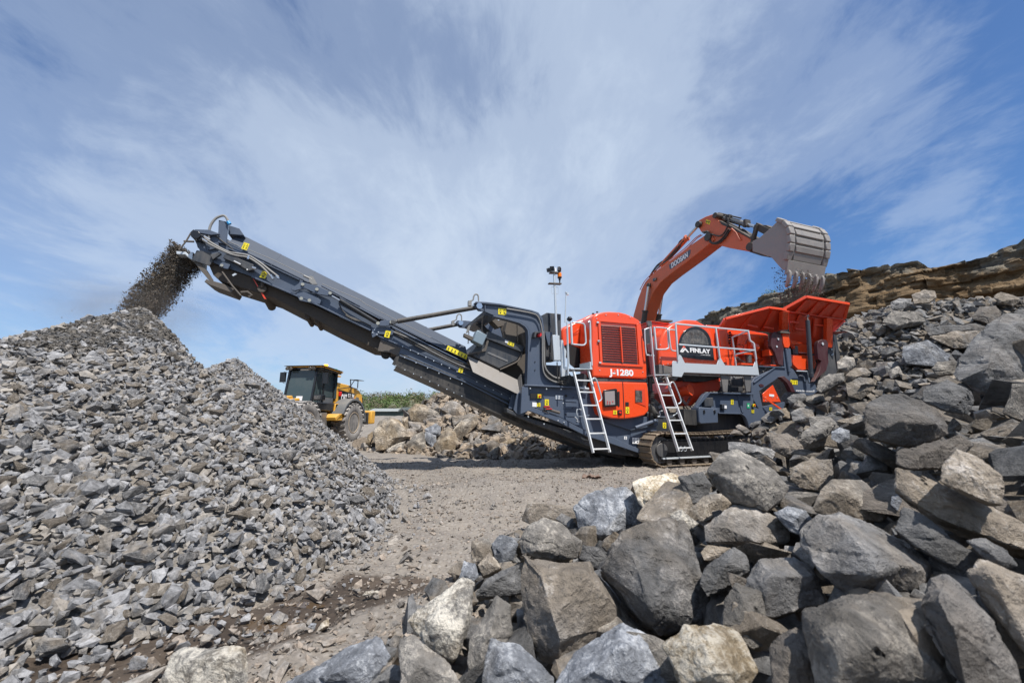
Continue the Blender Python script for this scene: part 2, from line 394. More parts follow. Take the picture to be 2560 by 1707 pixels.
def rot_mats(n, r=rng, tilt=None):
    if tilt is None:
        q = r.normal(size=(n, 4)); q /= np.linalg.norm(q, axis=1, keepdims=True)
    else:                                                     # mostly lying flat
        a = r.uniform(0, 2*np.pi, n); e = r.normal(0, tilt, (n, 2))
        q = np.stack([np.cos(a/2), np.sin(e[:,0]/2), np.sin(e[:,1]/2), np.sin(a/2)], 1); q /= np.linalg.norm(q, axis=1, keepdims=True)
    w, x, y, z = q.T
    return np.stack([1-2*(y*y+z*z), 2*(x*y-z*w), 2*(x*z+y*w), 2*(x*y+z*w), 1-2*(x*x+z*z), 2*(y*z-x*w), 2*(x*z-y*w), 2*(y*z+x*w), 1-2*(x*x+y*y)], 1).reshape(n, 3, 3)
def scatter(P, S, protos, r=rng, tilt=None, normals=None):
    """one (V, F, rnd, tan) soup of stones at P with sizes S"""
    n = len(P); R = rot_mats(n, r, tilt); k = r.integers(0, len(protos), n)
    if normals is not None:                                    # lean with the slope
        nz = normals; ax = np.stack([-nz[:,1], nz[:,0], np.zeros(n)], 1); c_ = nz[:,2]; 
        K = np.zeros((n,3,3)); K[:,0,2] = ax[:,1]; K[:,1,2] = -ax[:,0]; K[:,2,0] = -ax[:,1]; K[:,2,1] = ax[:,0]
        B = np.eye(3)+K+np.einsum('nij,njk->nik', K, K)/(1+c_)[:,None,None]
        R = np.einsum('nij,njk->nik', B, R)
    Vs, Fs, A, T_, off = [], [], [], [], 0
    for j, (V, T) in enumerate(protos):
        s = np.where(k == j)[0]
        if not len(s): continue
        W = np.einsum('nij,vj->nvi', R[s], V)*S[s][:, None, None]+P[s][:, None, :]
        Vs.append(W.reshape(-1, 3)); Fs.append((T[None]+(np.arange(len(s))*len(V))[:, None, None]+off).reshape(-1, 3))
        A.append(np.repeat(r.random(len(s)), len(V))); T_.append(np.repeat(r.random(len(s)), len(V))); off += len(s)*len(V)
    return np.concatenate(Vs), np.concatenate(Fs), np.concatenate(A), np.concatenate(T_)
def slope_n(fn, x, y, e=.08):
    dx = (fn(x+e, y)-fn(x-e, y))/(2*e); dy = (fn(x, y+e)-fn(x, y-e))/(2*e)
    n = np.stack([-dx, -dy, np.ones_like(dx)], 1); return n/np.linalg.norm(n, axis=1, keepdims=True)
def heap_core(fn, x0, x1, y0, y1, step, drop):
    X, Y = np.meshgrid(np.arange(x0, x1, step), np.arange(y0, y1, step)); Z = fn(X, Y)-drop
    ny_, nx_ = X.shape; ix = np.arange(nx_*ny_).reshape(ny_, nx_)
    q = np.stack([ix[:-1,:-1], ix[:-1,1:], ix[1:,1:], ix[1:,:-1]], -1).reshape(-1, 4)
    keep = (Z.reshape(-1)[q] > -.12).any(1); q = q[keep]
    T = np.concatenate([q[:, [0,1,2]], q[:, [0,2,3]]])
    return np.stack([X, Y, Z], -1).reshape(-1, 3), T
def join_parts(name, parts, mat):
    V, Fc, A, B_, off = [], [], [], [], 0
    for p in parts:
        V.append(p[0]); Fc.append(p[1]+off); off += len(p[0])
        A.append(p[2] if len(p) > 2 else np.full(len(p[0]), .15)); B_.append(p[3] if len(p) > 3 else np.full(len(p[0]), .8))
    me = np_mesh(name, np.concatenate(V), np.concatenate(Fc), {'rnd': np.concatenate(A), 'tan': np.concatenate(B_)})
    return me

# --- the product stockpile on the left
def sample(fn, x0, x1, y0, y1, n, zmin=.0, r=rng):
    x = r.uniform(x0, x1, n); y = r.uniform(y0, y1, n); z = fn(x, y); k = z > zmin
    # keep what faces or tops the pile near the camera side
    return x[k], y[k], z[k]
core = heap_core(z_left, -12, -.9, .2, 10.9, .11, .07)
x, y, z = sample(z_left, -11.5, -1.0, .4, 10.7, 52000, .0)
keep = (y < 8.9) | (rng.random(len(x)) < .35); x, y, z = x[keep], y[keep], z[keep]
fine = np.clip((x+6.2)/2.0, 0, 1)*np.clip((y-5.8)/1.2, 0, 1)             # finer stone under the spout side and the second heap
fine = np.maximum(fine, np.clip((x+4.2)/1.6, 0, 1)*np.clip((y-4.6)/2.2, 0, 1)*.8)
S = np.exp(rng.normal(np.log(.082), .40, len(x)))*(1-.48*fine)
S = np.clip(S, .035, .27)
S = np.where((z < .05), np.minimum(S, .10), S)
P = np.stack([x, y, z-.02+rng.uniform(-.03, .03, len(x))], 1)
pile = scatter(P, S, PROTO, tilt=.75, normals=slope_n(z_left, x, y))
# skirt of loose stones past the foot
xs, ys = rng.uniform(-3.4, -.6, 2600), rng.uniform(1.7, 10.2, 2600); zs = z_left(xs, ys)
k = (zs > -.30) & (zs < .03) & (rng.random(2600) < np.clip(1+zs/.30, 0, 1)**1.5)
xs, ys = xs[k], ys[k]; S2 = np.exp(rng.normal(np.log(.06), .45, len(xs)))
skirt = scatter(np.stack([xs, ys, z_ground(xs, ys)+S2*.15], 1), S2, PROTO, tilt=.3)
xf = rng.uniform(-6.9, -3.6, 26000); yf = rng.uniform(5.0, 8.2, 26000); zf = z_left(xf, yf)
w_ = np.clip((xf+6.7)/.4, 0, 1)*np.clip((zf-.9)/.6, 0, 1)*np.clip((-5.45-xf)/.35, 0, 1); k = rng.random(26000) < w_; xf, yf, zf = xf[k], yf[k], zf[k]
fines = scatter(np.stack([xf, yf, zf+.02], 1), np.exp(rng.normal(np.log(.042), .4, len(xf))), PROTO_S, tilt=.5, normals=slope_n(z_left, xf, yf))
fines = (fines[0], fines[1], fines[2]*.35-.62, .62+.38*fines[3])
me = join_parts('stockpile', [core, pile, skirt, fines], M_crushed)
tag(add_obj('gravel_stockpile', me, M_crushed), 'tall stockpile of crushed grey stone under the conveyor head', 'stockpile', kind='stuff')

# stones of that pile that show largest: things of their own
def stone_proto(name, seed, n=12, flat=.6, sub=1, amp=.02, mat=None):
    r = np.random.default_rng(seed); V, T = chunk(n, flat, r)
    bm = bmesh.new(); vs = [bm.verts.new(v) for v in V]
    for f in T: bm.faces.new([vs[i] for i in f])
    bmesh.ops.dissolve_limit(bm, angle_limit=.10, verts=bm.verts[:], edges=bm.edges[:])
    bmesh.ops.bevel(bm, geom=bm.edges[:], offset=.012, segments=1, profile=.5, affect='EDGES')
    bmesh.ops.triangulate(bm, faces=bm.faces[:])
    for _ in range(sub): bmesh.ops.subdivide_edges(bm, edges=[e for e in bm.edges if e.calc_length() > .12], cuts=1, use_grid_fill=True)
    bmesh.ops.triangulate(bm, faces=bm.faces[:])
    bm.normal_update()
    C = np.array([v.co[:] for v in bm.verts]); Nn = np.array([v.normal[:] for v in bm.verts])
    d = amp*fbm(C[:,0]*3, C[:,1]*3, C[:,2]*3, seed, 4, .6)
    for v, q, nn, a in zip(bm.verts, C, Nn, d): v.co = q+nn*a
    for f in bm.faces: f.smooth = True
    me = bpy.data.meshes.new(name); bm.to_mesh(me); bm.free()
    me.set_sharp_from_angle(angle=math.radians(26))
    if mat: me.materials.append(mat)
    return me
CR = [stone_proto('crushed_stone', 100+i, int(9+i % 4), .45+.04*i, 1, .02, M_rock) for i in range(8)]
r2 = np.random.default_rng(5)
cand = []
for i in range(2600):
    x_, y_ = r2.uniform(-5.5, -1.5), r2.uniform(1.7, 6.2)
    z_ = float(z_left(np.array(x_), np.array(y_)))
    if z_ < .02: continue
    vis = (x_/y_*FPX+1280)
    if vis < -20: continue
    cand.append((y_, x_, z_))
r2.shuffle(cand); picked = []
for y_, x_, z_ in cand:
    s_ = float(np.clip(np.exp(r2.normal(np.log(.128), .27)), .085, .24))
    if all((x_-a)**2+(y_-b)**2 > (.75*(s_+c_)/1.6)**2 for a, b, c_ in picked): picked.append((x_, y_, s_))
picked = sorted(picked, key=lambda p: -p[2]/p[1])[:250]
Nn = slope_n(z_left, np.array([p[0] for p in picked]), np.array([p[1] for p in picked]))
for i, (x_, y_, s_) in enumerate(picked):
    o = add_obj('crushed_stone', CR[i % len(CR)])
    o.location = (x_, y_, float(z_left(np.array(x_), np.array(y_)))+.18*s_)
    nv = Vector(Nn[i]); q = nv.to_track_quat('Z', 'Y')
    o.rotation_euler = (q.to_matrix() @ Matrix.Rotation(r2.uniform(0, 6.28), 3, 'Z') @ Matrix.Rotation(r2.normal(0, .35), 3, 'X')).to_euler()
    o.scale = (s_*1.25, s_*r2.uniform(.8, 1.2), s_*r2.uniform(.8, 1.3))
    tag(o, 'angular grey crushed stone on the lower face of the gravel stockpile', 'stone', 'crushed stones on the near face of the stockpile')

# --- chippings on the open floor
n = 95000
y = 1.6+10.4*rng.random(n)**1.35; x = rng.uniform(-4.5, 7.5, n)
dl = z_left(x, y); dr = z_right(x, y); k = (dl < .0) & (dr < .12); x, y = x[k], y[k]
S = np.clip(np.exp(rng.normal(np.log(.017), .62, len(x)))*(1+.25*np.clip((5-y)/3, 0, 1)), .008, .09)
near = seg_dist(x, y, MUD+[(-.4,4.9)]); S = np.where((near < 1.0) & (rng.random(len(x)) < .18), S*2.0, S)
k = ~((near < .35) & (rng.random(len(x)) < .45)); x, y, S = x[k], y[k], S[k]
CH = 1
chips = scatter(np.stack([x, y, z_ground(x, y)+S*.1], 1), S, PROTO_S, tilt=.35)
me = join_parts('chippings', [chips], M_chip); add = add_obj('stone_chippings', me, M_chip)
tag(add, 'small pale stone chippings strewn over the quarry floor', 'chippings', kind='stuff')

# --- the shot rock heap on the right
def fillheap(name, fn, box, n, size, spread, zmin, mat, core_step=.25, drop=.15, cond=None, tilt=.6, protos=PROTO):
    core = heap_core(fn, box[0], box[1], box[2], box[3], core_step, drop)
    x, y, z = sample(fn, *box, n, zmin)
    if cond is not None: k = cond(x, y, z); x, y, z = x[k], y[k], z[k]
    S = np.clip(np.exp(rng.normal(np.log(size), spread, len(x))), size*.3, size*3)*(1+.035*np.maximum(y-4, 0))
    st = scatter(np.stack([x, y, z+rng.uniform(-.3, .15, len(x))*S], 1), S, protos, tilt=tilt, normals=slope_n(fn, x, y))
    return join_parts(name, [core, st], mat)
# --- traced hero boulders: outline and ridge points at the place where the heap lies
def hit(px, py, off=.12, fn=None, y0=.8, y1=42):
    r = ray(px, py); ys = np.linspace(y0, y1, 1600); tt = ys/r[1]; P_ = CO[None]+tt[:, None]*r[None]
    h = np.maximum(z_right(P_[:,0], P_[:,1]), 0)+off if fn is None else fn(P_[:,0], P_[:,1])+off
    k = np.where(P_[:,2] < h)[0]
    return float(ys[k[0]]) if len(k) else float(y1)
HERO_N = 0
HEROES = []
def clear_of_heroes(x, y, z, pad=.15):
    """False where a stone would stand in front of one of the big boulders"""
    zz_ = z-CAMH; d = y*math.cos(PITCH)+zz_*math.sin(PITCH); u = -y*math.sin(PITCH)+zz_*math.cos(PITCH); px = 1280+FPX*x/d; py = 853.5-FPX*u/d; ok = np.ones(np.shape(x), bool)
    for q, d0, sz in HEROES:
        ins = np.zeros(np.shape(x), bool); n_ = len(q)
        for i in range(n_):
            x1, y1 = q[i]; x2, y2 = q[(i+1) % n_]
            if y1 == y2: continue
            ins ^= ((y1 > py) != (y2 > py)) & (px < (x2-x1)*(py-y1)/(y2-y1)+x1)
        ok &= ~(ins & (y < d0+pad*sz))
    return ok
def hero(fr, outline, ridges=(), mat=None, label='', depth=None, thick=.75, off=.12, bulge=.16, lean=.45, cell=.036, name='boulder', cat='boulder', group=None, rough=1.0, dk=YS):
    global HERO_N; HERO_N += 1; seed = 500+HERO_N*7; r = np.random.default_rng(seed)
    q = np.array([fp(fr, *p) for p in outline]); c0 = q.mean(0)
    d0 = hit(c0[0], min(c0[1]+.15*np.ptp(q[:,1]), 1690), off) if depth is None else depth*dk
    hgt = np.ptp(q[:,1])/FPX*d0; wid = np.ptp(q[:,0])/FPX*d0; sz = math.sqrt(hgt*wid)
    pts = []
    ymid = .5*(q[:,1].min()+q[:,1].max()); hh_ = max(np.ptp(q[:,1]), 1)
    dep = lambda py: d0 + lean*hgt*(ymid-py)/hh_
    for (a, b_) in q: pts.append(at_depth(a, b_, dep(b_)+r.normal(0, .03)*sz))
    for (x_, y_, k_) in ridges:
        a, b_ = fp(fr, x_, y_); pts.append(at_depth(a, b_, dep(b_)-(k_+bulge)*sz))
    if not ridges:
        for j in range(4):
            a, b_ = c0+(q[r.integers(len(q))]-c0)*r.uniform(.25, .55); pts.append(at_depth(a, b_, dep(b_)-bulge*sz*r.uniform(.8, 1.5)))
    for (a, b_) in q:                                          # the far side
        a2, b2 = c0+(np.array([a, b_])-c0)*r.uniform(.62, .86)
        p = at_depth(a2, b2, dep(b2)+thick*sz*r.uniform(.7, 1.0)); p[2] -= .12*sz; pts.append(p)
    P_ = np.array(pts); ctr = P_.mean(0); HEROES.append((q, d0, sz))
    bm = bmesh.new(); V, T = hull_np(P_-ctr); vs = [bm.verts.new(v) for v in V]
    for f in T: bm.faces.new([vs[i] for i in f])
    bmesh.ops.dissolve_limit(bm, angle_limit=.20, verts=bm.verts[:], edges=bm.edges[:])
    bmesh.ops.bevel(bm, geom=bm.edges[:], offset=.010*sz, segments=1, profile=.5, affect='EDGES', clamp_overlap=True)
    bmesh.ops.triangulate(bm, faces=bm.faces[:])
    lim = cell*sz
    for _ in range(5):
        es = [e for e in bm.edges if e.calc_length() > lim]
        if not es or len(bm.verts) > 12000: break
        bmesh.ops.subdivide_edges(bm, edges=es, cuts=1); bmesh.ops.triangulate(bm, faces=bm.faces[:])
    bm.normal_update()
    C_ = np.array([v.co[:] for v in bm.verts]); N_ = np.array([v.normal[:] for v in bm.verts]); k = 1/sz
    X_, Y_, Z_ = (C_*k).T
    # conchoidal chips: terraced noise plus fractal roughness
    n_ = fbm(X_*2.2, Y_*2.2, Z_*2.2, seed, 3, .5); st = np.round(n_*3.2)/3.2
    d = (.35*n_+.65*st)*.034 + .017*(.35-np.abs(fbm(X_*6, Y_*6, Z_*6, seed+3, 4, .6))) - .02*np.clip(np.abs(vnoise(X_*3.1, Y_*3.1, Z_*3.1, seed+9))*-9+1, 0, 1)
    C_ = C_+N_*(d*sz*rough)[:, None]
    tv = V[T]; pn = np.cross(tv[:,1]-tv[:,0], tv[:,2]-tv[:,0]); ln = np.linalg.norm(pn, axis=1); pn = pn[ln > 1e-9]/ln[ln > 1e-9][:, None]; pd = (pn*tv[ln > 1e-9][:, 0]).sum(1)
    cc = C_-V.mean(0); ratio = ((cc@pn.T)/np.maximum(pd-pn@V.mean(0), 1e-4)).max(1); bad = ratio > 1.12; C_[bad] = V.mean(0)+cc[bad]/ratio[bad][:, None]
    for v, c_ in zip(bm.verts, C_): v.co = c_
    for f in bm.faces: f.smooth = True
    me = bpy.data.meshes.new(name); bm.to_mesh(me); bm.free()
    me.set_sharp_from_angle(angle=math.radians(27))
    o = add_obj(name, me, mat or M_rock, loc=tuple(ctr)); return tag(o, label, cat, group)

hero('J', [(760,740),(950,790),(1190,800),(1290,930),(1410,1130),(1480,1215),(1260,1260),(1060,1400),(985,1490),(880,1420),(820,1290),(790,1130),(770,1000),(740,900)], [(870,870,.06),(960,1170,.08),(1000,1290,.04),(1150,900,.05)], M_rock, 'large brown-grey slab boulder with flat sloping face, centre of the front rocks')
hero('J', [(1390,620),(1560,560),(1690,530),(1780,560),(1860,800),(1930,960),(1930,1180),(1800,1220),(1620,1300),(1500,1200),(1330,960),(1240,860),(1320,700)], [(1420,700,.06),(1490,870,.12),(1560,1100,.1),(1820,830,.05)], M_rock, 'largest dark grey upright boulder directly below the blue-grey and cream rocks')
hero('J', [(1080,470),(1150,400),(1200,370),(1300,330),(1420,330),(1480,400),(1570,540),(1450,640),(1340,650),(1240,710),(1110,600)], [(1250,530,.05),(1400,480,.08),(1250,640,.1)], M_rock_blue, 'blue-grey rounded boulder with pale veins, left of the cream boulder')
hero('J', [(1440,300),(1560,310),(1630,280),(1690,250),(1760,290),(1790,330),(1760,450),(1640,510),(1550,500),(1490,430)], [(1640,400,.06)], M_rock_pale, 'bright cream-white boulder on the edge of the gravel floor', off=.2)
hero('J', [(735,680),(790,590),(900,530),(1010,570),(1145,680),(1110,790),(960,800),(850,750),(760,760)], [(870,610,.08),(860,740,.1)], M_rock_tan, 'tan faceted boulder resting on top of the flat-faced slab', off=.2)
hero('J', [(450,680),(560,650),(590,760),(540,850),(440,820)], [], M_rock_tan, 'small tan block at the left tip of the front rocks')
hero('J', [(575,700),(620,640),(700,650),(740,700),(710,800),(640,835),(590,780)], [], M_rock_blue, 'small grey pointed rock wedged between tan blocks')
hero('J', [(480,830),(560,750),(640,850),(520,905)], [], M_rock_tan, 'small tan wedge rock below the grey pointed one')
hero('J', [(370,910),(400,800),(470,820),(490,900),(440,960)], [], M_rock_blue, 'small grey splinter beside the mud at the left of the front rocks')
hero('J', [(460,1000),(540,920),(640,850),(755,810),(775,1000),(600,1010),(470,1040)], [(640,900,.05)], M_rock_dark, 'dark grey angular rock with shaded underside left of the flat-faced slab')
hero('J', [(40,1180),(65,1140),(240,1000),(390,890),(480,920),(440,1050),(440,1180),(380,1290),(340,1420),(160,1330)], [(330,1000,.0),(200,1180,.02),(380,1250,.02)], M_rock_pale, 'whitish flat boulder tilted toward the mud, left end of the front rocks')
hero('J', [(600,1020),(690,1080),(700,1250),(600,1340),(520,1568),(415,1500),(430,1290),(520,1150)], [(600,1130,.03),(560,1260,.05)], M_rock_tan, 'upright ochre-stained narrow boulder between two pale ones')
hero('J', [(0,1290),(90,1260),(150,1380),(310,1440),(390,1568),(380,1640),(0,1640)], [(120,1450,.05)], M_rock_tan, 'low tan boulder at the bottom edge below the whitish flat one')
hero('J', [(570,1290),(740,1330),(880,1440),(970,1530),(970,1640),(500,1640),(530,1400)], [(650,1420,.05)], M_rock_blue, 'pale grey peaked boulder cut by the bottom edge')
hero('J', [(1390,1180),(1520,1250),(1650,1370),(1720,1560),(1720,1650),(950,1650),(1010,1480),(1100,1380),(1250,1260)], [(1370,1330,.1),(1200,1500,.1)], M_rock_blue, 'big blue-grey dome boulder at the bottom centre')
hero('J', [(1630,1330),(1760,1280),(1780,1200),(1960,1185),(2126,1250),(2250,1500),(2150,1640),(1750,1640),(1700,1450)], [(1900,1330,.08),(1980,1500,.1)], M_rock_pale, 'large yellow-white boulder at the bottom, right of the dome boulder')
hero('J', [(1810,480),(1900,395),(2030,380),(2070,450),(1990,530),(1880,560)], [], M_rock_tan, 'tan block right of the cream boulder')
hero('J', [(1670,500),(1760,490),(1870,570),(1840,620),(1780,640),(1690,560)], [], M_rock_pale, 'small light tan rock just under the cream boulder')
hero('J', [(1740,280),(1890,250),(1950,330),(1930,400),(1870,440),(1800,450),(1770,350)], [], M_rock, 'grey block leaning on the right side of the cream boulder', off=.2)
hero('J', [(970,540),(1010,505),(1080,540),(1090,640),(1040,600)], [], M_rock, 'small brown-grey rock tucked left of the blue-grey boulder')
hero('J', [(1880,750),(1920,700),(2070,720),(2060,760),(1960,800),(1900,800)], [], M_rock, 'small grey rock in the gap under the flat ledge boulder')
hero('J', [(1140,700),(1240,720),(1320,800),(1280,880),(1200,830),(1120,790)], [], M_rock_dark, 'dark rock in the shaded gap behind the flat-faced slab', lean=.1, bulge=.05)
hero('K', [(30,240),(120,130),(210,115),(330,170),(440,250),(530,350),(480,420),(390,495),(300,470),(170,430),(60,310)], [(200,180,.05),(300,270,.1),(160,300,.1)], M_rock_tan, 'large rusty-brown rounded boulder in front of the track', off=.3)
hero('K', [(0,590),(130,500),(180,445),(290,455),(330,500),(470,530),(535,600),(520,680),(360,755),(160,720),(0,690)], [(130,590,.05),(340,690,.1)], M_rock, 'flat-topped grey ledge boulder below the rusty-brown one')
hero('K', [(0,850),(190,720),(270,760),(285,870),(180,960),(20,1030),(-30,950)], [(150,820,.08)], M_rock_dark, 'grey peaked boulder under the flat ledge boulder')
hero('K', [(280,880),(330,790),(560,765),(690,850),(740,980),(780,1080),(560,1130),(340,1160),(250,960)], [(430,900,.08),(680,900,.05)], M_rock, 'broad grey boulder with stepped face, right of the peaked one')
hero('K', [(700,490),(850,480),(1000,530),(1120,620),(1300,700),(1450,830),(1400,920),(1320,1005),(1050,1000),(920,1020),(720,870),(600,700),(600,600)], [(1050,800,.12),(1060,880,.1),(850,560,.04),(1300,830,.04)], M_rock, 'huge brown-grey diagonal boulder in the middle of the right rocks')
hero('K', [(670,480),(720,370),(800,290),(980,300),(1090,390),(1165,530),(1120,570),(1020,530),(880,520),(720,510)], [(830,370,.06)], M_rock_tan, 'brownish boulder behind the huge diagonal one')
hero('K', [(1205,230),(1400,300),(1580,370),(1800,450),(2001,560),(2100,640),(2100,760),(1860,700),(1650,610),(1450,530),(1290,420),(1210,350)], [(1500,440,.0),(1800,540,.0)], M_rock, 'long thin slab lying diagonally at the right edge', thick=.4, bulge=.1)
hero('K', [(1240,450),(1400,540),(1560,660),(1720,790),(1650,880),(1480,800),(1340,720),(1200,610)], [(1400,640,.03)], M_rock_dark, 'dark long slab with a tan patch below the longest slab', thick=.5, bulge=.1)
hero('K', [(1580,100),(1700,150),(1855,270),(1860,450),(1780,440),(1640,350),(1480,310),(1480,220)], [(1650,230,.06)], M_rock, 'smooth grey angular block standing on the longest slab', off=.3)
hero('K', [(1210,120),(1400,60),(1600,20),(1690,70),(1590,110),(1480,230),(1270,225),(1205,200)], [(1380,130,.05)], M_rock_dark, 'wedge boulder with light top and dark underside above the longest slab', off=.25)
hero('K', [(620,1110),(840,1080),(950,1010),(1150,1000),(1290,1070),(1400,1250),(1540,1420),(1620,1600),(1600,1700),(750,1700),(720,1450),(640,1250)], [(830,1130,.05),(880,1400,.1),(1150,1300,.12)], M_rock_tan, 'massive speckled tan boulder at the bottom right')
hero('K', [(1310,1060),(1420,920),(1520,900),(1640,1000),(1800,1180),(1900,1350),(2000,1600),(1650,1680),(1500,1350),(1380,1180)], [(1480,1000,.06),(1560,1200,.1)], M_rock_dark, 'dark steep boulder right of the speckled tan one')
hero('K', [(1650,880),(1720,790),(1850,830),(2030,900),(2120,1000),(2120,1500),(1900,1220),(1740,1040)], [(1800,900,.05)], M_rock, 'smooth grey boulder at the lower right edge')
hero('K', [(200,940),(360,990),(350,1150),(420,1300),(300,1350),(110,1200),(130,1050)], [], M_rock_tan, 'small tan ragged rock under the broad stepped boulder')
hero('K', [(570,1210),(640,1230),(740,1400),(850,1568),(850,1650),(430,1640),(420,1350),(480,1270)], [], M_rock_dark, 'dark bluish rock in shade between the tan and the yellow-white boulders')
hero('K', [(530,220),(640,180),(800,165),(820,280),(740,370),(600,350),(540,300)], [], M_rock, 'cracked grey boulder right of the rusty-brown one')
hero('K', [(400,20),(520,10),(630,80),(620,130),(540,160),(430,110)], [], M_rock_dark, 'dark veined rock above the cracked grey boulder')
hero('K', [(145,60),(260,70),(450,110),(440,170),(380,190),(260,150),(150,110)], [], M_rock, 'flat grey rock lying against the end of the track')
hero('K', [(1645,680),(1760,660),(1900,740),(1960,830),(1880,850),(1760,790)], [], M_rock, 'thin grey rock between the long slabs and the smooth edge boulder')
hero('K', [(430,500),(520,460),(640,490),(690,560),(600,640),(540,620)], [], M_rock_blue, 'grey broken rock left of the huge diagonal boulder')
hero('K', [(1170,400),(1215,380),(1245,430),(1210,490),(1165,450)], [], M_rock_blue, 'small bluish stone beside the tip of the dark long slab')
hero('L', [(1720,570),(1880,520),(2000,530),(2000,1100),(1880,1090),(1650,1240),(1370,1100),(1330,1050),(1370,930),(1500,790),(1600,650)], [(1640,800,.06),(1850,640,.02),(1600,1000,.1)], M_rock_dark, 'enormous smooth dark boulder looming at the right edge', depth=5.2)
hero('L', [(1650,1220),(1740,1110),(1900,1080),(2000,1100),(2000,1400),(1830,1390),(1700,1340)], [], M_rock_tan, 'brownish boulder directly under the enormous dark one', depth=4.7)
hero('L', [(930,830),(1130,785),(1220,840),(1300,900),(1290,950),(1160,985),(960,970),(925,900)], [(1100,860,.05)], M_rock_blue, 'large grey boulder with smooth light top, left of the enormous one', off=.3)
hero('L', [(1140,760),(1330,715),(1560,700),(1570,730),(1480,840),(1330,850),(1200,790)], [(1350,760,.05)], M_rock, 'long grey flat-topped boulder behind the smooth light-topped one', off=.3)
hero('L', [(1085,680),(1300,665),(1500,655),(1590,680),(1560,710),(1350,720),(1140,750)], [], M_rock_dark, 'thin layered dark slab high on the heap', off=.3, bulge=.08)
hero('L', [(1470,600),(1530,520),(1660,510),(1700,570),(1680,640),(1600,655),(1480,620)], [], M_rock_dark, 'dark rounded boulder near the top of the heap', off=.4)
hero('L', [(1000,430),(1110,385),(1180,400),(1195,450),(1140,490),(1020,500)], [(1100,420,.05)], M_rock, 'square grey block crowning the heap under the cliff', off=.5)
hero('L', [(835,490),(900,455),(1000,460),(1000,500),(930,540),(840,545)], [], M_rock, 'grey block left of the square crowning block', off=.4)
hero('L', [(770,640),(850,555),(960,590),(1080,575),(1110,640),(1050,660),(920,690),(860,705)], [], M_rock_tan, 'brown-grey notched boulder right of the hopper', off=.4)
hero('L', [(1640,440),(1700,410),(1800,430),(1870,470),(1800,520),(1680,500)], [], M_rock, 'grey slab at the top right of the heap', off=.4)
hero('L', [(250,1170),(270,1100),(350,1045),(470,1040),(480,1100),(340,1150),(290,1200)], [], M_rock_tan, 'light tan rock leaning on the machine frame beside the web address', depth=13.2)
hero('L', [(640,1300),(760,1200),(950,1210),(1100,1270),(1210,1340),(1300,1450),(1290,1520),(1130,1590),(960,1620),(640,1560),(630,1400)], [(950,1300,.08),(900,1420,.12),(1180,1440,.1)], M_rock_dark, 'very big brown-grey boulder in the middle of the right slope', off=.3)
hero('L', [(1090,1160),(1280,1090),(1480,1180),(1510,1260),(1440,1370),(1250,1330),(1080,1260)], [], M_rock_dark, 'dark angular boulder left of and below the enormous one', off=.25)
hero('L', [(140,1500),(300,1410),(370,1400),(410,1440),(330,1540),(200,1600),(130,1560)], [], M_rock_tan, 'tan rock on the slope left of the very big boulder', off=.2)
hero('L', [(370,1500),(440,1465),(520,1490),(520,1560),(430,1590),(370,1560)], [], M_rock_blue, 'small smooth grey block left of the very big boulder', off=.2)
hero('L', [(50,1350),(120,1315),(230,1330),(240,1400),(170,1430),(70,1420)], [], M_rock, 'flat grey rock in front of the red hopper support', off=.25)
hero('L', [(480,1060),(560,1000),(640,1000),(700,1040),(660,1070),(540,1100)], [], M_rock, 'layered grey rock right of the hopper foot', off=.2)
hero('L', [(815,1030),(900,985),(940,1050),(840,1090)], [], M_rock_tan, 'light square rock between the hopper and the smooth light-topped boulder', off=.2)
hero('L', [(1160,1010),(1200,960),(1330,945),(1390,980),(1330,1060),(1200,1060)], [], M_rock_tan, 'pinkish pale rough boulder against the enormous dark one', off=.25)
hero('L', [(415,960),(480,900),(550,920),(570,980),(500,1030),(420,1010)], [], M_rock_tan, 'tan cube-shaped rock beside the end of the hopper', depth=16.3)
hero('L', [(480,1120),(600,1070),(720,1100),(700,1190),(600,1250),(500,1220)], [], M_rock, 'grey wedge rock below the layered one', off=.2)
hero('M', [(250,1150),(370,930),(450,880),(650,890),(850,880),(885,990),(900,1180),(600,1200)], [(480,960,.0),(800,950,.0)], M_rock_pale, 'lone pale flat-topped boulder at the bottom edge in the mud', depth=2.75)
hero('M', [(1100,1160),(1350,1000),(1780,780),(1890,940),(1700,1130),(1680,1200),(1300,1220)], [(1700,900,.02),(1500,1050,.05)], M_rock_blue, 'long pale grey boulder at the bottom edge left of the front rocks', depth=2.95)
hero('M', [(1720,1126),(1880,1000),(1960,1000),(2000,1126),(1900,1200)], [], M_rock_dark, 'small dark rock at the bottom edge beside the long pale one', depth=2.9)
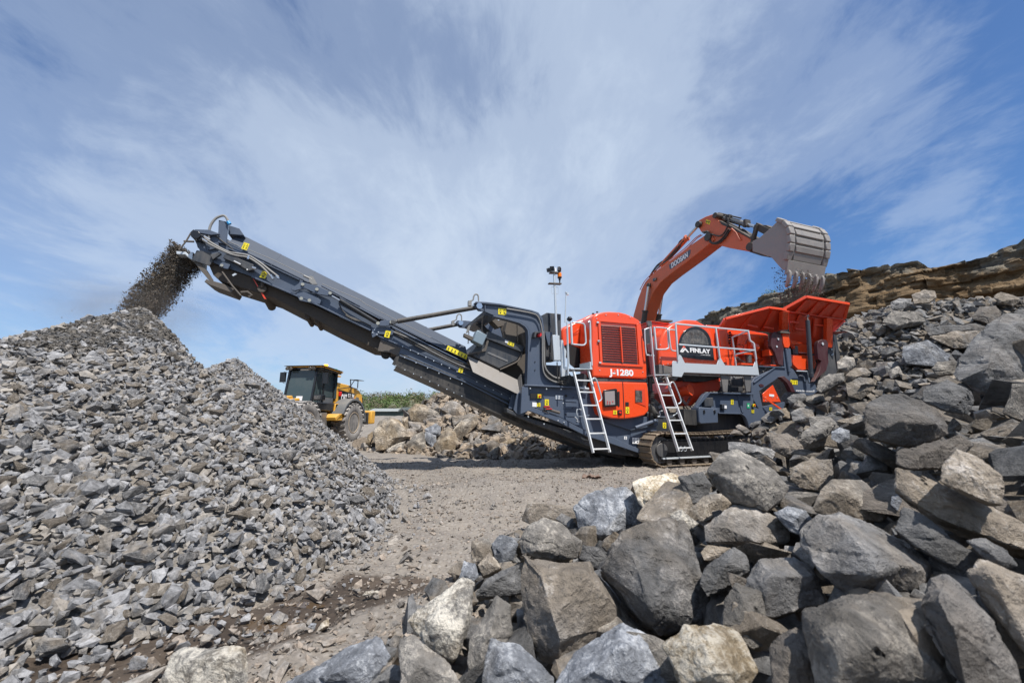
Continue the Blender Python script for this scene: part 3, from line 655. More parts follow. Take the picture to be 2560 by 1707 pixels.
for k_, (pt, lab) in enumerate([([(1065,550),(1105,475),(1145,540),(1120,555)], 'small grey pyramid stone standing at the edge of the mud'), ([(920,820),(930,775),(970,770),(975,800),(940,830)], 'small round grey stone in the puddle'),
        ([(735,840),(780,800),(820,820),(810,850),(750,855)], 'dark wet stone at the puddle edge'), ([(1280,760),(1320,710),(1360,715),(1340,765)], 'small whitish stone at the far side of the puddle'),
        ([(1350,780),(1390,710),(1440,680),(1450,730),(1380,775)], 'grey wedge stone beside the whitish one on the mud'), ([(1510,610),(1550,575),(1590,590),(1570,620),(1530,635)], 'pale tan stone on the dry side of the mud'),
        ([(1080,450),(1110,420),(1200,425),(1215,460),(1140,475),(1090,470)], 'flat tan stone between the stockpile and the mud'), ([(995,700),(1000,665),(1045,655),(1045,690),(1020,705)], 'small striped grey stone left of the puddle'),
        ([(300,900),(340,850),(410,825),(400,860),(350,895)], 'flat bluish stone lying alone on the mud, lower left'), ([(165,960),(190,940),(210,960),(190,980)], 'tiny round stone on the mud near the lone pale boulder'),
        ([(1670,520),(1700,490),(1790,485),(1790,505),(1730,535)], 'flat pale stone on the dusty verge of the mud')]):
    q = np.array([fp('M', *p) for p in pt]); hero('M', pt, [], [M_rock_blue, M_rock_pale, M_rock_dark][k_ % 3], lab, depth=float(at_z(q[:,0].mean(), q[:,1].max()-3)[1]), dk=1, thick=.8, lean=.2, cell=.12, name='stone', cat='stone')
for pt, lab in [([(890,440),(920,395),(940,420),(915,445)], 'lone bluish stone on the open gravel floor'), ([(845,255),(855,237),(868,258)], 'upright small stone on the gravel in front of the machine'),
        ([(905,265),(915,243),(935,262)], 'small pale stone right of the upright one'), ([(790,265),(805,252),(822,264)], 'small whitish stone left of the upright one'), ([(828,295),(845,285),(880,297),(860,303)], 'flat bluish chip below the group of small stones')]:
    q = np.array([fp('J', *p) for p in pt]); hero('J', pt, [], M_rock_blue, lab, depth=float(at_z(q[:,0].mean(), q[:,1].max()-1)[1]), dk=1, thick=.8, lean=.2, cell=.15, name='stone', cat='stone')

for pt, lab in [([(1020,1480),(1060,1455),(1140,1490),(1185,1530),(1120,1550),(1040,1510)], 'thin grey slab tilted up against the rear of the track'), ([(1165,1470),(1190,1440),(1300,1405),(1290,1450),(1200,1490)], 'flat tan rock below the rear corner of the dark frame'),
        ([(1240,1490),(1370,1440),(1380,1500),(1290,1540),(1250,1520)], 'pale smooth rock in front of the rear of the track'), ([(1290,1390),(1400,1310),(1490,1330),(1480,1390),(1400,1440),(1330,1430)], 'tan angular rock beneath the triangular red shield'),
        ([(1370,1490),(1400,1425),(1680,1540),(1660,1565),(1390,1560)], 'long flat slab in front of the machine rear'), ([(960,1560),(1000,1510),(1080,1520),(1110,1568)], 'small grey rock lying against the track rollers'),
        ([(1470,1290),(1560,1280),(1610,1340),(1600,1390),(1500,1380)], 'grey rock just right of the red shield stay'), ([(1600,1300),(1700,1270),(1850,1320),(1850,1390),(1760,1430),(1640,1420)], 'broad grey rock under the web address'),
        ([(1570,1180),(1640,1130),(1760,1120),(1790,1160),(1700,1270),(1600,1250)], 'brown-grey rock pressed against the frame left of the web address'), ([(1750,1160),(1880,1130),(1960,1130),(1970,1200),(1850,1240),(1770,1210)], 'grey wedge rock right below the web address'),
        ([(1870,1300),(1960,1260),(2040,1320),(2040,1410),(1900,1400)], 'grey block on the slope below the hopper ram'), ([(1480,1440),(1560,1380),(1640,1450),(1640,1500),(1560,1520)], 'peaked grey rock between the track and the broad rock')]:
    px_, py_ = fp('F', *pt[0]); hero('F', pt, [], [M_rock, M_rock_tan, M_rock_dark][len(lab) % 3], lab, depth=float(np.interp(px_, [1820, 2080], [9.7, 9.9])), dk=1, cell=.07)
def vis(x, y, z): return (x/np.maximum(y, .1)*FPX+1280 < 2800) & (y > .8)
me = fillheap('rock_heap', z_right, (-1.5, 27, .5, 26), 42000, .155, .5, .0, M_rubble, .20, .22, lambda x, y, z: vis(x, y, z) & clear_of_heroes(x, y, z) & (rng.random(len(x)) < np.clip(10/np.maximum(y, 1), .4, 1)))
tag(add_obj('rubble_heap', me, M_rubble), 'grey rubble filling the sloping rock heap beside the machine', 'rubble heap', kind='stuff')

BP = [stone_proto('boulder', 300+i, 8+i % 4, .5+.05*(i % 7), 2, .03, None) for i in range(14)]
for i, m_ in enumerate(BP): m_.materials.append([M_rock, M_rock_dark, M_rock, M_rock_tan, M_rock][i % 5])
r3 = np.random.default_rng(21); picked = []
for i in range(9000):
    y_ = 1.5+19*r3.random()**1.15; x_ = r3.uniform(-1.2, 21)
    if x_/y_*FPX+1280 > 2700: continue
    s_ = float(np.clip(np.exp(r3.normal(np.log(.40 if y_ > 3.6 else .30), .38)), .20, 1.1))
    z_ = float(z_right(np.array(x_), np.array(y_)))
    if z_ < .12 or not clear_of_heroes(np.array([x_]), np.array([y_-.25*s_]), np.array([z_+.1]), .35)[0]: continue
    ss, vv = ((np.array([x_, y_, 0])-OM)@UM), ((np.array([x_, y_, 0])-OM)@WM)
    if -4 < ss < 9.2 and -.30 < vv < 17: continue
    if all((x_-a)**2+(y_-b)**2 > (.36*(s_+c_))**2 for a, b, c_, d_ in picked): picked.append((x_, y_, s_, z_))
picked = sorted(picked, key=lambda p: -p[2]/p[1])
BOULDERS = picked[:215]; REST = picked[215:]
def boulder(x_, y_, z_, s_, me, r, label, group):
    o = add_obj('boulder', me); o.location = (x_, y_, z_); o.scale = (s_*r.uniform(.95, 1.4), s_*r.uniform(.75, 1.05), s_*r.uniform(.55, 1.05))
    o.rotation_euler = (r.normal(0, .35), r.normal(0, .35), r.uniform(0, 6.28)); return tag(o, label, 'boulder', group)
LOOSE = []
for i, (x_, y_, s_, z_) in enumerate(BOULDERS):
    LOOSE.append(boulder(x_, y_, z_+.14*s_, s_, BP[i % len(BP)], r3, 'blasted grey boulder lying loose on the rock heap', 'boulders on the rock heap'))
if REST:
    R_ = np.array(REST); st = scatter(R_[:, [0, 1, 3]]+[0, 0, .05], R_[:, 2], PROTO, tilt=.5)
    me = join_parts('far_rocks', [st], M_rubble)
    tag(add_obj('distant_boulders', me, M_rubble), 'farther grey boulders covering the upper rock heap', 'boulders', kind='stuff')

# --- block heap behind the conveyor
def z_mid(x, y):
    y = y/YS
    z1 = cone(x, y, (-2.6, 23.6), 2.5, [(-4.9,20.4),(-3.6,19.4),(0,18.8),(3,18.6),(6,20),(7,25),(2,29),(-4,28),(-5.6,25)], 1.15, .5)
    z2 = cone(x, y, (2.2, 21.5), 1.3, [(-3,19.2),(2,17.6),(6,18.6),(9,21),(7,26),(1,26),(-3,23)], 1.0, .5)
    return np.maximum(z1, z2)
me = fillheap('block_heap', z_mid, (-9, 9.5, 12.0, 20), 12000, .17, .5, .0, M_moundrub, .3, .12)
tag(add_obj('rubble_mound', me, M_moundrub), 'brown rubble mound behind the inclined conveyor', 'rubble mound', kind='stuff')
HM = dict(bulge=.18, cell=.09)
for pt, rd, mt, d_, lab in [
    ([(200,520),(270,430),(360,375),(460,430),(540,550),(575,570),(430,600),(320,690),(225,705),(200,600)], [(380,440,.1),(420,580,.05)], M_ochre, 20.3, 'biggest ochre block at the left end of the mound behind the conveyor'),
    ([(525,330),(600,260),(690,270),(830,350),(830,390),(740,410),(650,440),(560,420)], [(680,330,.1)], M_ochre, 21.6, 'brown slab-like block high on the left of the mound behind the conveyor'),
    ([(825,330),(930,230),(1010,250),(1100,340),(1090,370),(950,385),(880,400)], [(960,300,.1)], M_rock, 21.8, 'grey-brown pointed block near the top of the mound behind the conveyor'),
    ([(820,230),(900,140),(970,170),(1075,230),(1060,280),(950,240),(870,250)], [], M_rock, 23.4, 'grey block on the crest of the mound just under the conveyor'),
    ([(685,250),(760,220),(830,240),(800,300),(740,300)], [], M_rock_pale, 23.0, 'pale broken block left of the crest of the mound'),
    ([(805,180),(860,130),(890,140),(850,190)], [], M_ochre, 24.2, 'small tan block at the very top of the mound'),
    ([(945,510),(1030,420),(1180,370),(1205,440),(1150,500),(1020,605),(970,560)], [(1060,470,.1)], M_ochre, 20.0, 'brown tilted cuboid block in the middle of the mound behind the conveyor'),
    ([(945,380),(1120,355),(1180,375),(1060,420),(960,470)], [], M_rock, 20.8, 'flat grey block behind the brown tilted cuboid'),
    ([(780,670),(830,570),(910,480),(980,540),(1020,640),(960,690),(930,745),(800,740)], [(900,600,.1)], M_ochre, 19.3, 'light brown upright block at the foot of the mound, right of the grey pair'),
    ([(520,640),(600,550),(680,520),(700,650),(700,700),(640,735),(530,730)], [(610,610,.1)], M_ochre, 19.5, 'ochre cube block at the foot of the mound behind the conveyor'),
    ([(690,500),(790,440),(850,480),(840,560),(780,600),(700,560)], [], M_rock_blue, 20.0, 'light grey block above the ochre cube block'),
    ([(670,590),(700,520),(800,560),(800,620),(760,670)], [], M_rock_blue, 19.6, 'grey leaning slab between the ochre cube and the upright block'),
    ([(530,430),(690,440),(690,520),(560,545)], [], M_rock, 20.8, 'shaded grey block under the brown slab-like block'),
    ([(320,690),(420,640),(510,610),(500,690),(490,728),(340,725)], [], M_ochre, 19.9, 'low tan block between the biggest ochre block and the ochre cube'),
    ([(465,400),(530,380),(540,500),(500,520)], [], M_ochre, 21.0, 'pale narrow block right of the biggest ochre block'),
    ([(130,640),(150,560),(195,520),(200,600),(170,660)], [], M_ochre, 21.0, 'tan narrow block left of the biggest ochre block'),
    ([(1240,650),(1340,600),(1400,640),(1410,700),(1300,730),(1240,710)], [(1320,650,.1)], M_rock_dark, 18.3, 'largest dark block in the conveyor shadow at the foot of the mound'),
    ([(1150,640),(1170,590),(1220,590),(1240,640),(1190,670)], [], M_rock, 19.0, 'rounded grey block left of the largest dark one'),
    ([(1390,640),(1500,590),(1560,590),(1540,660),(1440,670)], [], M_ochre, 18.6, 'flat tan block right of the largest dark one'),
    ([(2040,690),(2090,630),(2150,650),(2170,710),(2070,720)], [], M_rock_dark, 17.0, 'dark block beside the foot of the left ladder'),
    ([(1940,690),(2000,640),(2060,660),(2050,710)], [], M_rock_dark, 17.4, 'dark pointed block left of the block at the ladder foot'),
    ([(1280,470),(1290,400),(1350,360),(1400,400),(1390,500),(1330,530)], [], M_rock, 20.5, 'tall grey-brown block right of centre on the mound behind the conveyor')]:
    hero('I', pt, rd, mt, lab, depth=d_, **HM)
r4 = np.random.default_rng(77)
for i in range(46):
    for _ in range(50):
        x_, y_ = r4.uniform(-4.4, 5.5), r4.uniform(12.6, 16.2); z_ = float(z_mid(np.array(x_), np.array(y_)))
        if z_ > .1: break
    LOOSE.append(boulder(x_, y_, z_+.05, float(np.clip(r4.normal(.5, .16), .25, .9)), BP[i % len(BP)], r4, 'grey-brown block half buried in the mound behind the conveyor', 'blocks on the mound behind the conveyor'))

# ------------------------------------------------------------------ quarry face
M_cliff, t, b = new_mat('quarry_face')
geo = t.nodes.new('ShaderNodeNewGeometry'); pos = geo.outputs['Position']
at = t.nodes.new('ShaderNodeAttribute'); at.attribute_name = 'hrel'; hrel = at.outputs['Fac']
at2 = t.nodes.new('ShaderNodeAttribute'); at2.attribute_name = 'along'; al = at2.outputs['Fac']
st = noise_n(t, mapping(t, pos, scale=(.25, .25, 2.6)), 1.0, 7, .65, .4).outputs[0]
nb = noise_n(t, pos, .35, 6, .65, .3).outputs[0]; nc = noise_n(t, pos, 3.0, 6, .7).outputs[0]
brown = mixc(t, ramp(t, st, [(.35, 0), (.65, 1)]), (.10, .062, .030), (.26, .185, .11))
brown = mixc(t, ramp(t, nc, [(.3, .6), (.5, 0)]), brown, (.045, .032, .02))
greyc = mixc(t, ramp(t, st, [(.35, 0), (.65, 1)]), (.085, .08, .07), (.24, .215, .17))
topf = math_n(t, 'ADD', hrel, math_n(t, 'MULTIPLY', math_n(t, 'SUBTRACT', nb, .5), .55))
fz = math_n(t, 'MAXIMUM', ramp(t, topf, [(.90, 0), (.97, 1)]), ramp(t, math_n(t, 'ADD', al, math_n(t, 'MULTIPLY', nb, .12)), [(.36, 1), (.48, 0)]))
c = mixc(t, fz, brown, greyc)
set_in(t, b.inputs['Base Color'], c); b.inputs['Roughness'].default_value = .95; b.inputs['Specular IOR Level'].default_value = .2
bump_to(t, b, math_n(t, 'ADD', math_n(t, 'MULTIPLY', st, 1.2), math_n(t, 'MULTIPLY', nc, .5)), .8, .35)
TOP = [(1660,832,88),(1745,800,80),(1797,782,76),(1843,770,72),(1874,760,69),(1902,750,66),(1944,734,63),(1990,712,60),(2040,700,56),(2065,692,54),(2125,678,51),(2145,680,50),(2183,664,49),(2247,652,47),(2297,646,46),(2320,662,45.5),(2345,660,45),(2400,648,44),(2470,636,42.5),(2560,620,41),(2700,600,39),(2900,560,36)]
TA = np.array([[*at_depth(a, b_, d_*YS)] for a, b_, d_ in TOP])
TA = np.vstack([TA, [TA[-1]+[8, -14, 1.0]], [TA[-1]+[12, -34, 1.5]]])
sl_ = np.concatenate([[0], np.cumsum(np.linalg.norm(np.diff(TA[:,:2], axis=0), axis=1))])
su = np.linspace(0, sl_[-1], 900); TX, TY, TZ = [np.interp(su, sl_, TA[:, i]) for i in range(3)]
TZ = TZ + .35*np.round(1.6*fbm(su*.35, su*0, 0, 91, 3))/1.6 + .10*fbm(su*1.5, su*0+5, 0, 92, 3)
nrm = np.stack([-np.gradient(TY), np.gradient(TX)], 1); nrm /= np.linalg.norm(nrm, axis=1, keepdims=True); nrm = -nrm
hs_ = np.linspace(0, 1, 130); HH, SS = np.meshgrid(hs_, su, indexing='ij')
TXX, TYY, TZZ = [np.broadcast_to(q, HH.shape) for q in (TX, TY, TZ)]
Zc = HH*TZZ - (1-HH)*.5
lay = np.floor(Zc/.75+1.2*fbm(SS*.05, SS*0, 0, 55, 2)); 
blk = _h(np.floor(SS/1.9+lay*.37).astype(np.int64), lay.astype(np.int64), np.zeros(HH.shape, np.int64), 7)
ou = (1-HH)*2.6 + 1.0*fbm(SS*.16, Zc*.22, 0, 12, 4) + .75*blk + .35*fbm(SS*1.0, Zc*1.4, 0, 19, 4) + .45*_h(lay.astype(np.int64), np.zeros(HH.shape, np.int64), np.zeros(HH.shape, np.int64), 3)
Xc = TXX+nrm[None, :, 0]*ou; Yc = TYY+nrm[None, :, 1]*ou
# the bench behind the rim
rows = [(Xc, Yc, Zc)]
Vc = np.stack([Xc, Yc, Zc], -1).reshape(-1, 3)
back = [np.stack([TXX[-1]-nrm[:,0]*k_, TYY[-1]-nrm[:,1]*k_, TZZ[-1]+.02*k_+.2*fbm(su*.3, su*0+k_, 0, 5, 2)-.1], -1) for k_ in (1.5, 6, 20, 60)]
Vc = np.concatenate([Vc]+back); nr, ncn = len(hs_)+4, len(su)
ix = np.arange(nr*ncn).reshape(nr, ncn); q = np.stack([ix[:-1,:-1], ix[:-1,1:], ix[1:,1:], ix[1:,:-1]], -1).reshape(-1, 4)
hr = np.concatenate([HH.ravel(), np.ones(4*ncn)]); aln = np.concatenate([np.broadcast_to(su/sl_[-1]*0+np.interp(su, sl_, np.linspace(0, 1, len(sl_))), HH.shape).ravel(), np.tile(np.interp(su, sl_, np.linspace(0, 1, len(sl_))), 4)])
me = np_mesh('quarry_face', Vc, q, {'hrel': hr, 'along': aln}, False)
tag(add_obj('quarry_cliff', me, M_cliff), kind='structure')
# ------------------------------------------------------------------ mesh builder
EACH = set('corner_guard magnet_side_beam platform_bracket frame_flange scraper_arm door_hinge hydraulic_hose gantry_hose spring_seat hopper_rib hopper_rim wear_strip roof_light cabinet_hinge access_plate tie_down_ring locking_ring push_button flange pivot_pin pivot_bolt platform_rail lift_arm cab_pillar hose_run valve_lever bucket_link hood_cap hose_fitting mast_crossbar hood_rib return_roller rod_lug magnet_hose deck_hose gantry_brace support_rod belly_panel grab_post folding_hinge skirt_plate discharge_chute box_latch head_guard lip_guard bracket_pin step_platform coiled_spring arm_edge steel_pipe magnet_belt_edge track_frame hopper_back_wall end_bracket'.split())
class MB:
    def __init__(s): s.bm = bmesh.new()
    def _f(s, vs):
        try: return s.bm.faces.new(vs)
        except ValueError: return None
    def prism(s, pts, off):
        a = [s.bm.verts.new(tuple(p)) for p in pts]; b = [s.bm.verts.new(tuple(np.asarray(p)+off)) for p in pts]; n = len(pts)
        s._f(a); s._f(b[::-1])
        for i in range(n): s._f([a[i], b[i], b[(i+1) % n], a[(i+1) % n]])
        return s
    def loft(s, rings, cap=True):
        R = [[s.bm.verts.new(tuple(p)) for p in r] for r in rings]; n = len(R[0])
        for a, b in zip(R, R[1:]):
            for i in range(n): s._f([a[i], a[(i+1) % n], b[(i+1) % n], b[i]])
        if cap: s._f(R[0][::-1]); s._f(R[-1])
        return s
    def box(s, c, ax, half):
        c = np.asarray(c, float); A = [np.asarray(a, float)/np.linalg.norm(a)*h for a, h in zip(ax, half)]
        p = [c-A[0]-A[1]-A[2], c+A[0]-A[1]-A[2], c+A[0]+A[1]-A[2], c-A[0]+A[1]-A[2]]
        return s.prism(p, 2*A[2])
    def mbox(s, s0, s1, v0, v1, z0, z1):                     # box in machine coordinates
        return s.prism([mw(s0, v0, z0), mw(s1, v0, z0), mw(s1, v0, z1), mw(s0, v0, z1)], WM*(v1-v0))
    def tube(s, pts, r, n=8, closed=False):
        pts = [Vector(p) for p in pts]; N_ = len(pts); rings = []
        rr = r if isinstance(r, (list, tuple)) else [r]*N_
        up = None
        for i, p in enumerate(pts):
            a = pts[(i-1) % N_] if (i > 0 or closed) else p; b = pts[(i+1) % N_] if (i < N_-1 or closed) else p
            d = (b-a).normalized()
            if up is None: up = d.orthogonal().normalized()
            up = (up-d*up.dot(d)).normalized(); x = d.cross(up)
            rings.append([p+(up*math.cos(2*math.pi*k/n)+x*math.sin(2*math.pi*k/n))*rr[i] for k in range(n)])
        if closed: rings.append(rings[0])
        return s.loft(rings, cap=not closed)
    def cyl(s, p0, p1, r, n=18, r1=None):
        return s.tube([p0, p1], [r, r if r1 is None else r1], n)
    def bar(s, p0, p1, w, h, up=(0, 0, 1)):                   # rectangular bar, w sideways, h along up
        p0, p1 = np.asarray(p0, float), np.asarray(p1, float); d = p1-p0; L_ = np.linalg.norm(d); d /= L_
        up = np.asarray(up, float); up = up-d*(up@d); up /= np.linalg.norm(up); x = np.cross(d, up)
        q = [p0-x*w/2-up*h/2, p0+x*w/2-up*h/2, p0+x*w/2+up*h/2, p0-x*w/2+up*h/2]
        return s.prism(q, d*L_)
    def flat(s, pts, t=.004, n=None):                         # thin plate on given (planar-ish) points, thickened along n
        pts = [np.asarray(p, float) for p in pts]
        if n is None:
            n = np.cross(pts[1]-pts[0], pts[2]-pts[0]); n /= np.linalg.norm(n)
            if n @ (CO-pts[0]) < 0: n = -n
        return s.prism(pts, np.asarray(n)*t)
    def tr(s, fr, pts, v, dv): return s.prism([mp(fr, x, y, v) for x, y in pts], WM*dv)
    def strip(s, fr, pts, v, dv, h):                          # flange: a band of height h under a traced line
        P_ = [mp(fr, x, y, v) for x, y in pts]
        for a, b in zip(P_, P_[1:]):
            up = np.cross(b-a, WM); up /= np.linalg.norm(up); up = up if up[2] > 0 else -up
            s.prism([a, b, b-up*h, a-up*h], WM*dv)
        return s
    def sphere(s, c, r, n=10):
        bmesh.ops.create_uvsphere(s.bm, u_segments=n, v_segments=max(6, n//2), radius=r, matrix=Matrix.Translation(Vector(c))); return s
    def build(s, name, mat, parent=None, base=None, bevel=0.0, smooth=None, label=None, seg=2, xf=None):
        if name in EACH:                                      # repeated pieces: every piece an object of its own
            seen, groups = set(), []
            for v in s.bm.verts:
                if v in seen: continue
                st, g = [v], []; seen.add(v)
                while st:
                    a = st.pop(); g.append(a)
                    for e in a.link_edges:
                        b_ = e.other_vert(a)
                        if b_ not in seen: seen.add(b_); st.append(b_)
                groups.append(g)
            if len(groups) > 1:
                out = None
                for g in groups:
                    m2 = MB(); mp_ = {v: m2.bm.verts.new(v.co) for v in g}
                    for f in {f for v in g for f in v.link_faces}: m2._f([mp_[v] for v in f.verts])
                    o = m2._build(name, mat, parent, base, bevel, smooth, label, seg, xf); out = out or o
                s.bm.free(); return out
        return s._build(name, mat, parent, base, bevel, smooth, label, seg, xf)
    def _build(s, name, mat, parent=None, base=None, bevel=0.0, smooth=None, label=None, seg=2, xf=None):
        bmesh.ops.recalc_face_normals(s.bm, faces=s.bm.faces[:])
        if base is not None: bmesh.ops.translate(s.bm, verts=s.bm.verts[:], vec=-Vector(base))
        if xf is not None: bmesh.ops.transform(s.bm, matrix=xf, verts=s.bm.verts[:])
        me = bpy.data.meshes.new(name); 
        for f in s.bm.faces: f.smooth = True
        s.bm.to_mesh(me); s.bm.free()
        me.set_sharp_from_angle(angle=math.radians(35 if smooth is None else smooth))
        o = add_obj(name, me, mat, parent)
        if bevel:
            md = o.modifiers.new('edges', 'BEVEL'); md.width = bevel; md.segments = seg; md.limit_method = 'ANGLE'; md.angle_limit = math.radians(38)
        if label: o['label'] = label
        return o
def bez(pts, n=12):
    """smooth curve through points (Catmull-Rom)"""
    P_ = [np.asarray(p, float) for p in pts]; P_ = [2*P_[0]-P_[1]]+P_+[2*P_[-1]-P_[-2]]; out = []
    for i in range(1, len(P_)-2):
        for k in range(n):
            t_ = k/n; a, b, c_, d = P_[i-1], P_[i], P_[i+1], P_[i+2]
            out.append(.5*((2*b)+(-a+c_)*t_+(2*a-5*b+4*c_-d)*t_**2+(-a+3*b-3*c_+d)*t_**3))
    out.append(P_[-2]); return out
def text_part(txt, mat, p0, p1, h, nrm, parent, base, name='lettering', bold=.03, ext=.003, shear=0.0, fitw=True):
    """lettering whose baseline runs p0 -> p1, cap height h, standing off the surface along nrm"""
    cu = bpy.data.curves.new('tmp', 'FONT'); cu.body = txt; cu.size = 1; cu.offset = bold; cu.extrude = .01; cu.shear = shear; cu.resolution_u = 6
    ob = bpy.data.objects.new('tmp', cu); COL.objects.link(ob)
    dg = bpy.context.evaluated_depsgraph_get(); me = bpy.data.meshes.new_from_object(ob.evaluated_get(dg))
    bpy.data.objects.remove(ob); bpy.data.curves.remove(cu)
    V = np.array([v.co[:] for v in me.vertices]); x0, x1 = V[:,0].min(), V[:,0].max(); y1 = V[:,1].max()
    p0, p1, nrm = [np.asarray(q, float) for q in (p0, p1, nrm)]; ux = (p1-p0); W_ = np.linalg.norm(ux); ux /= W_
    uy = np.cross(nrm, ux); uy /= np.linalg.norm(uy)
    sx = W_/(x1-x0); b0 = np.asarray(base)
    Q = p0+(V[:,0:1]-x0)*sx*ux+(V[:,1:2]/max(y1, .1))*h*uy+(V[:,2:3]/.01*ext+.004)*nrm-b0
    for v, q in zip(me.vertices, Q): v.co = q
    me.name = name; me.materials.clear(); return add_obj(name, me, mat, parent)

NAVY = simple('navy_paint', (.068, .090, .132), .48, dust=.08, coat=.0, dustcol=(.26,.25,.24))
NAVYD = simple('dark_grey_steel', (.030, .036, .046), .5, dust=.25)
RED = simple('bright_red_paint', (.82, .074, .014), .27, dust=.06, coat=.5, dustcol=(.45,.25,.18))
RED2 = simple('red_hopper_paint', (.68, .052, .015), .38, dust=.10, coat=.2, dustcol=(.40,.22,.16))
GALV = simple('galvanised_steel', (.58, .62, .65), .40, metal=.3, dust=.10, dustcol=(.4,.38,.35))
ALU = simple('aluminium', (.76, .77, .77), .35, metal=.2, dust=.06)
BLACK = simple('black_rubber', (.018, .018, .019), .55, dust=.25)
GLOSSBLK = simple('black_gloss', (.012, .013, .016), .18, dust=.05)
BELT = simple('dusty_belt', (.055, .045, .037), .8, dust=.4, dustcol=(.14,.115,.09), bump=.2)
DUSTY = simple('dust_coated_steel', (.095, .083, .072), .75, dust=.4, dustcol=(.20,.165,.135), bump=.15)
SKIRT = simple('worn_steel_sheet', (.20, .195, .19), .42, metal=.45, dust=.45, dustcol=(.30,.26,.22))
YEL = simple('yellow_sticker', (.80, .66, .02), .4, dust=.03)
WHITE = simple('white_vinyl', (.80, .80, .80), .4, dust=.03)
INK = simple('black_print_and_shade', (.015, .015, .015), .5, dust=.0)
HOSE = simple('sheathed_hose', (.23, .225, .215), .5, dust=.15)
CHROME = simple('bright_steel', (.62, .62, .62), .2, metal=.95, dust=.04)
BRASS = simple('zinc_bolt', (.50, .46, .36), .35, metal=.7, dust=.1)
RUST = simple('rusty_track_steel', (.17, .125, .085), .6, metal=.25, dust=.6, dustcol=(.36,.29,.215), bump=.3)
ORANGE = simple('orange_lens', (.90, .22, .01), .2, dust=0)
BTNRED = simple('red_button', (.65, .02, .02), .35, dust=0)
MARK = simple('blue_mark', (.02, .28, .60), .4, dust=0)
GREEN = simple('green_sign', (.02, .35, .16), .4, dust=0)
GLASS, t, b = new_mat('dusty_glass'); b.inputs['Base Color'].default_value = (.10,.11,.11,1); b.inputs['Roughness'].default_value = .12; b.inputs['Specular IOR Level'].default_value = .7
n1 = noise_n(t, t.nodes.new('ShaderNodeNewGeometry').outputs['Position'], 9, 7, .7).outputs[0]
set_in(t, b.inputs['Base Color'], mixc(t, ramp(t, n1, [(.4, 0), (.7, 1)]), (.05, .048, .045), (.19, .17, .15)))
set_in(t, b.inputs['Roughness'], ramp(t, n1, [(.4, .12), (.7, .5)]))
GRILLE, t, b = new_mat('radiator_mesh')
g = t.nodes.new('ShaderNodeNewGeometry'); bt = t.nodes.new('ShaderNodeTexBrick'); bt.offset = 0
sx = t.nodes.new('ShaderNodeSeparateXYZ'); t.links.new(g.outputs['Position'], sx.inputs[0])
cbx = t.nodes.new('ShaderNodeCombineXYZ'); t.links.new(sx.outputs[0], cbx.inputs[0]); t.links.new(sx.outputs[2], cbx.inputs[1])
t.links.new(cbx.outputs[0], bt.inputs['Vector']); bt.inputs['Scale'].default_value = 30; bt.inputs['Mortar Size'].default_value = .035
bt.inputs['Color1'].default_value = (.16,.15,.14,1); bt.inputs['Color2'].default_value = (.22,.2,.19,1); bt.inputs['Mortar'].default_value = (.02,.02,.02,1); bt.inputs['Row Height'].default_value = .5; bt.inputs['Brick Width'].default_value = .5
t.links.new(bt.outputs[0], b.inputs['Base Color']); b.inputs['Roughness'].default_value = .6

# ------------------------------------------------------------------ the jaw crusher
CB = OM*[1,1,0]
crusher = empty('jaw_crusher', tuple(CB)); tag(crusher, 'tracked red and dark grey jaw crusher with a long discharge conveyor to the left', 'jaw crusher')
def part(mb, name, mat, parent=None, bevel=.006, label=None, smooth=None):
    return mb.build(name, mat, parent or crusher, CB, bevel, smooth, label)
def sticker(fr, x0, y0, x1, y1, v, skew=0.0, mat=None, parent=None, icons=2, name='warning_sticker', dx=0.0):
    """decal in the plane v; skew shifts y across the width, dx shifts x down the height"""
    c = [(x0, y0), (x1, y0+skew), (x1+dx, y1+skew), (x0+dx, y1)]
    P_ = [mp(fr, x, y, v) for x, y in c]; o = part(MB().prism(P_, -WM*.004), name, mat or YEL, parent, 0)
    if icons:
        m_ = MB(); X = P_[1]-P_[0]; Y = P_[3]-P_[0]
        for i in range(icons):
            cx_ = (i+.5)/icons; w_ = .32/icons
            tri = [P_[0]+X*(cx_-w_)+Y*.50, P_[0]+X*cx_+Y*.10, P_[0]+X*(cx_+w_)+Y*.50]; c_ = sum(tri)/3
            tri2 = [q*.62+c_*.38 for q in tri]
            for k in range(3): m_.prism([q-WM*.0045 for q in (tri[k], tri[(k+1) % 3], tri2[(k+1) % 3], tri2[k])], -WM*.0015)
            m_.prism([q-WM*.0045 for q in (P_[0]+X*(cx_-w_*.6)+Y*.66, P_[0]+X*(cx_+w_*.7)+Y*.62, P_[0]+X*(cx_+w_*.5)+Y*.84, P_[0]+X*(cx_-w_*.3)+Y*.88)], -WM*.0015)
        part(m_, 'pictogram', INK, o, 0)
    return o
def bolts(fr, pts, v, r=.014, name='bolts', parent=None, mat=None):
    m_ = MB()
    for x, y in pts: p = mp(fr, x, y, v); m_.cyl(p, p-WM*.014, r, 8)
    return part(m_, name, mat or GALV, parent, 0)
def along(a, b, n): return [(a[0]+(b[0]-a[0])*i/(n-1), a[1]+(b[1]-a[1])*i/(n-1)) for i in range(n)]

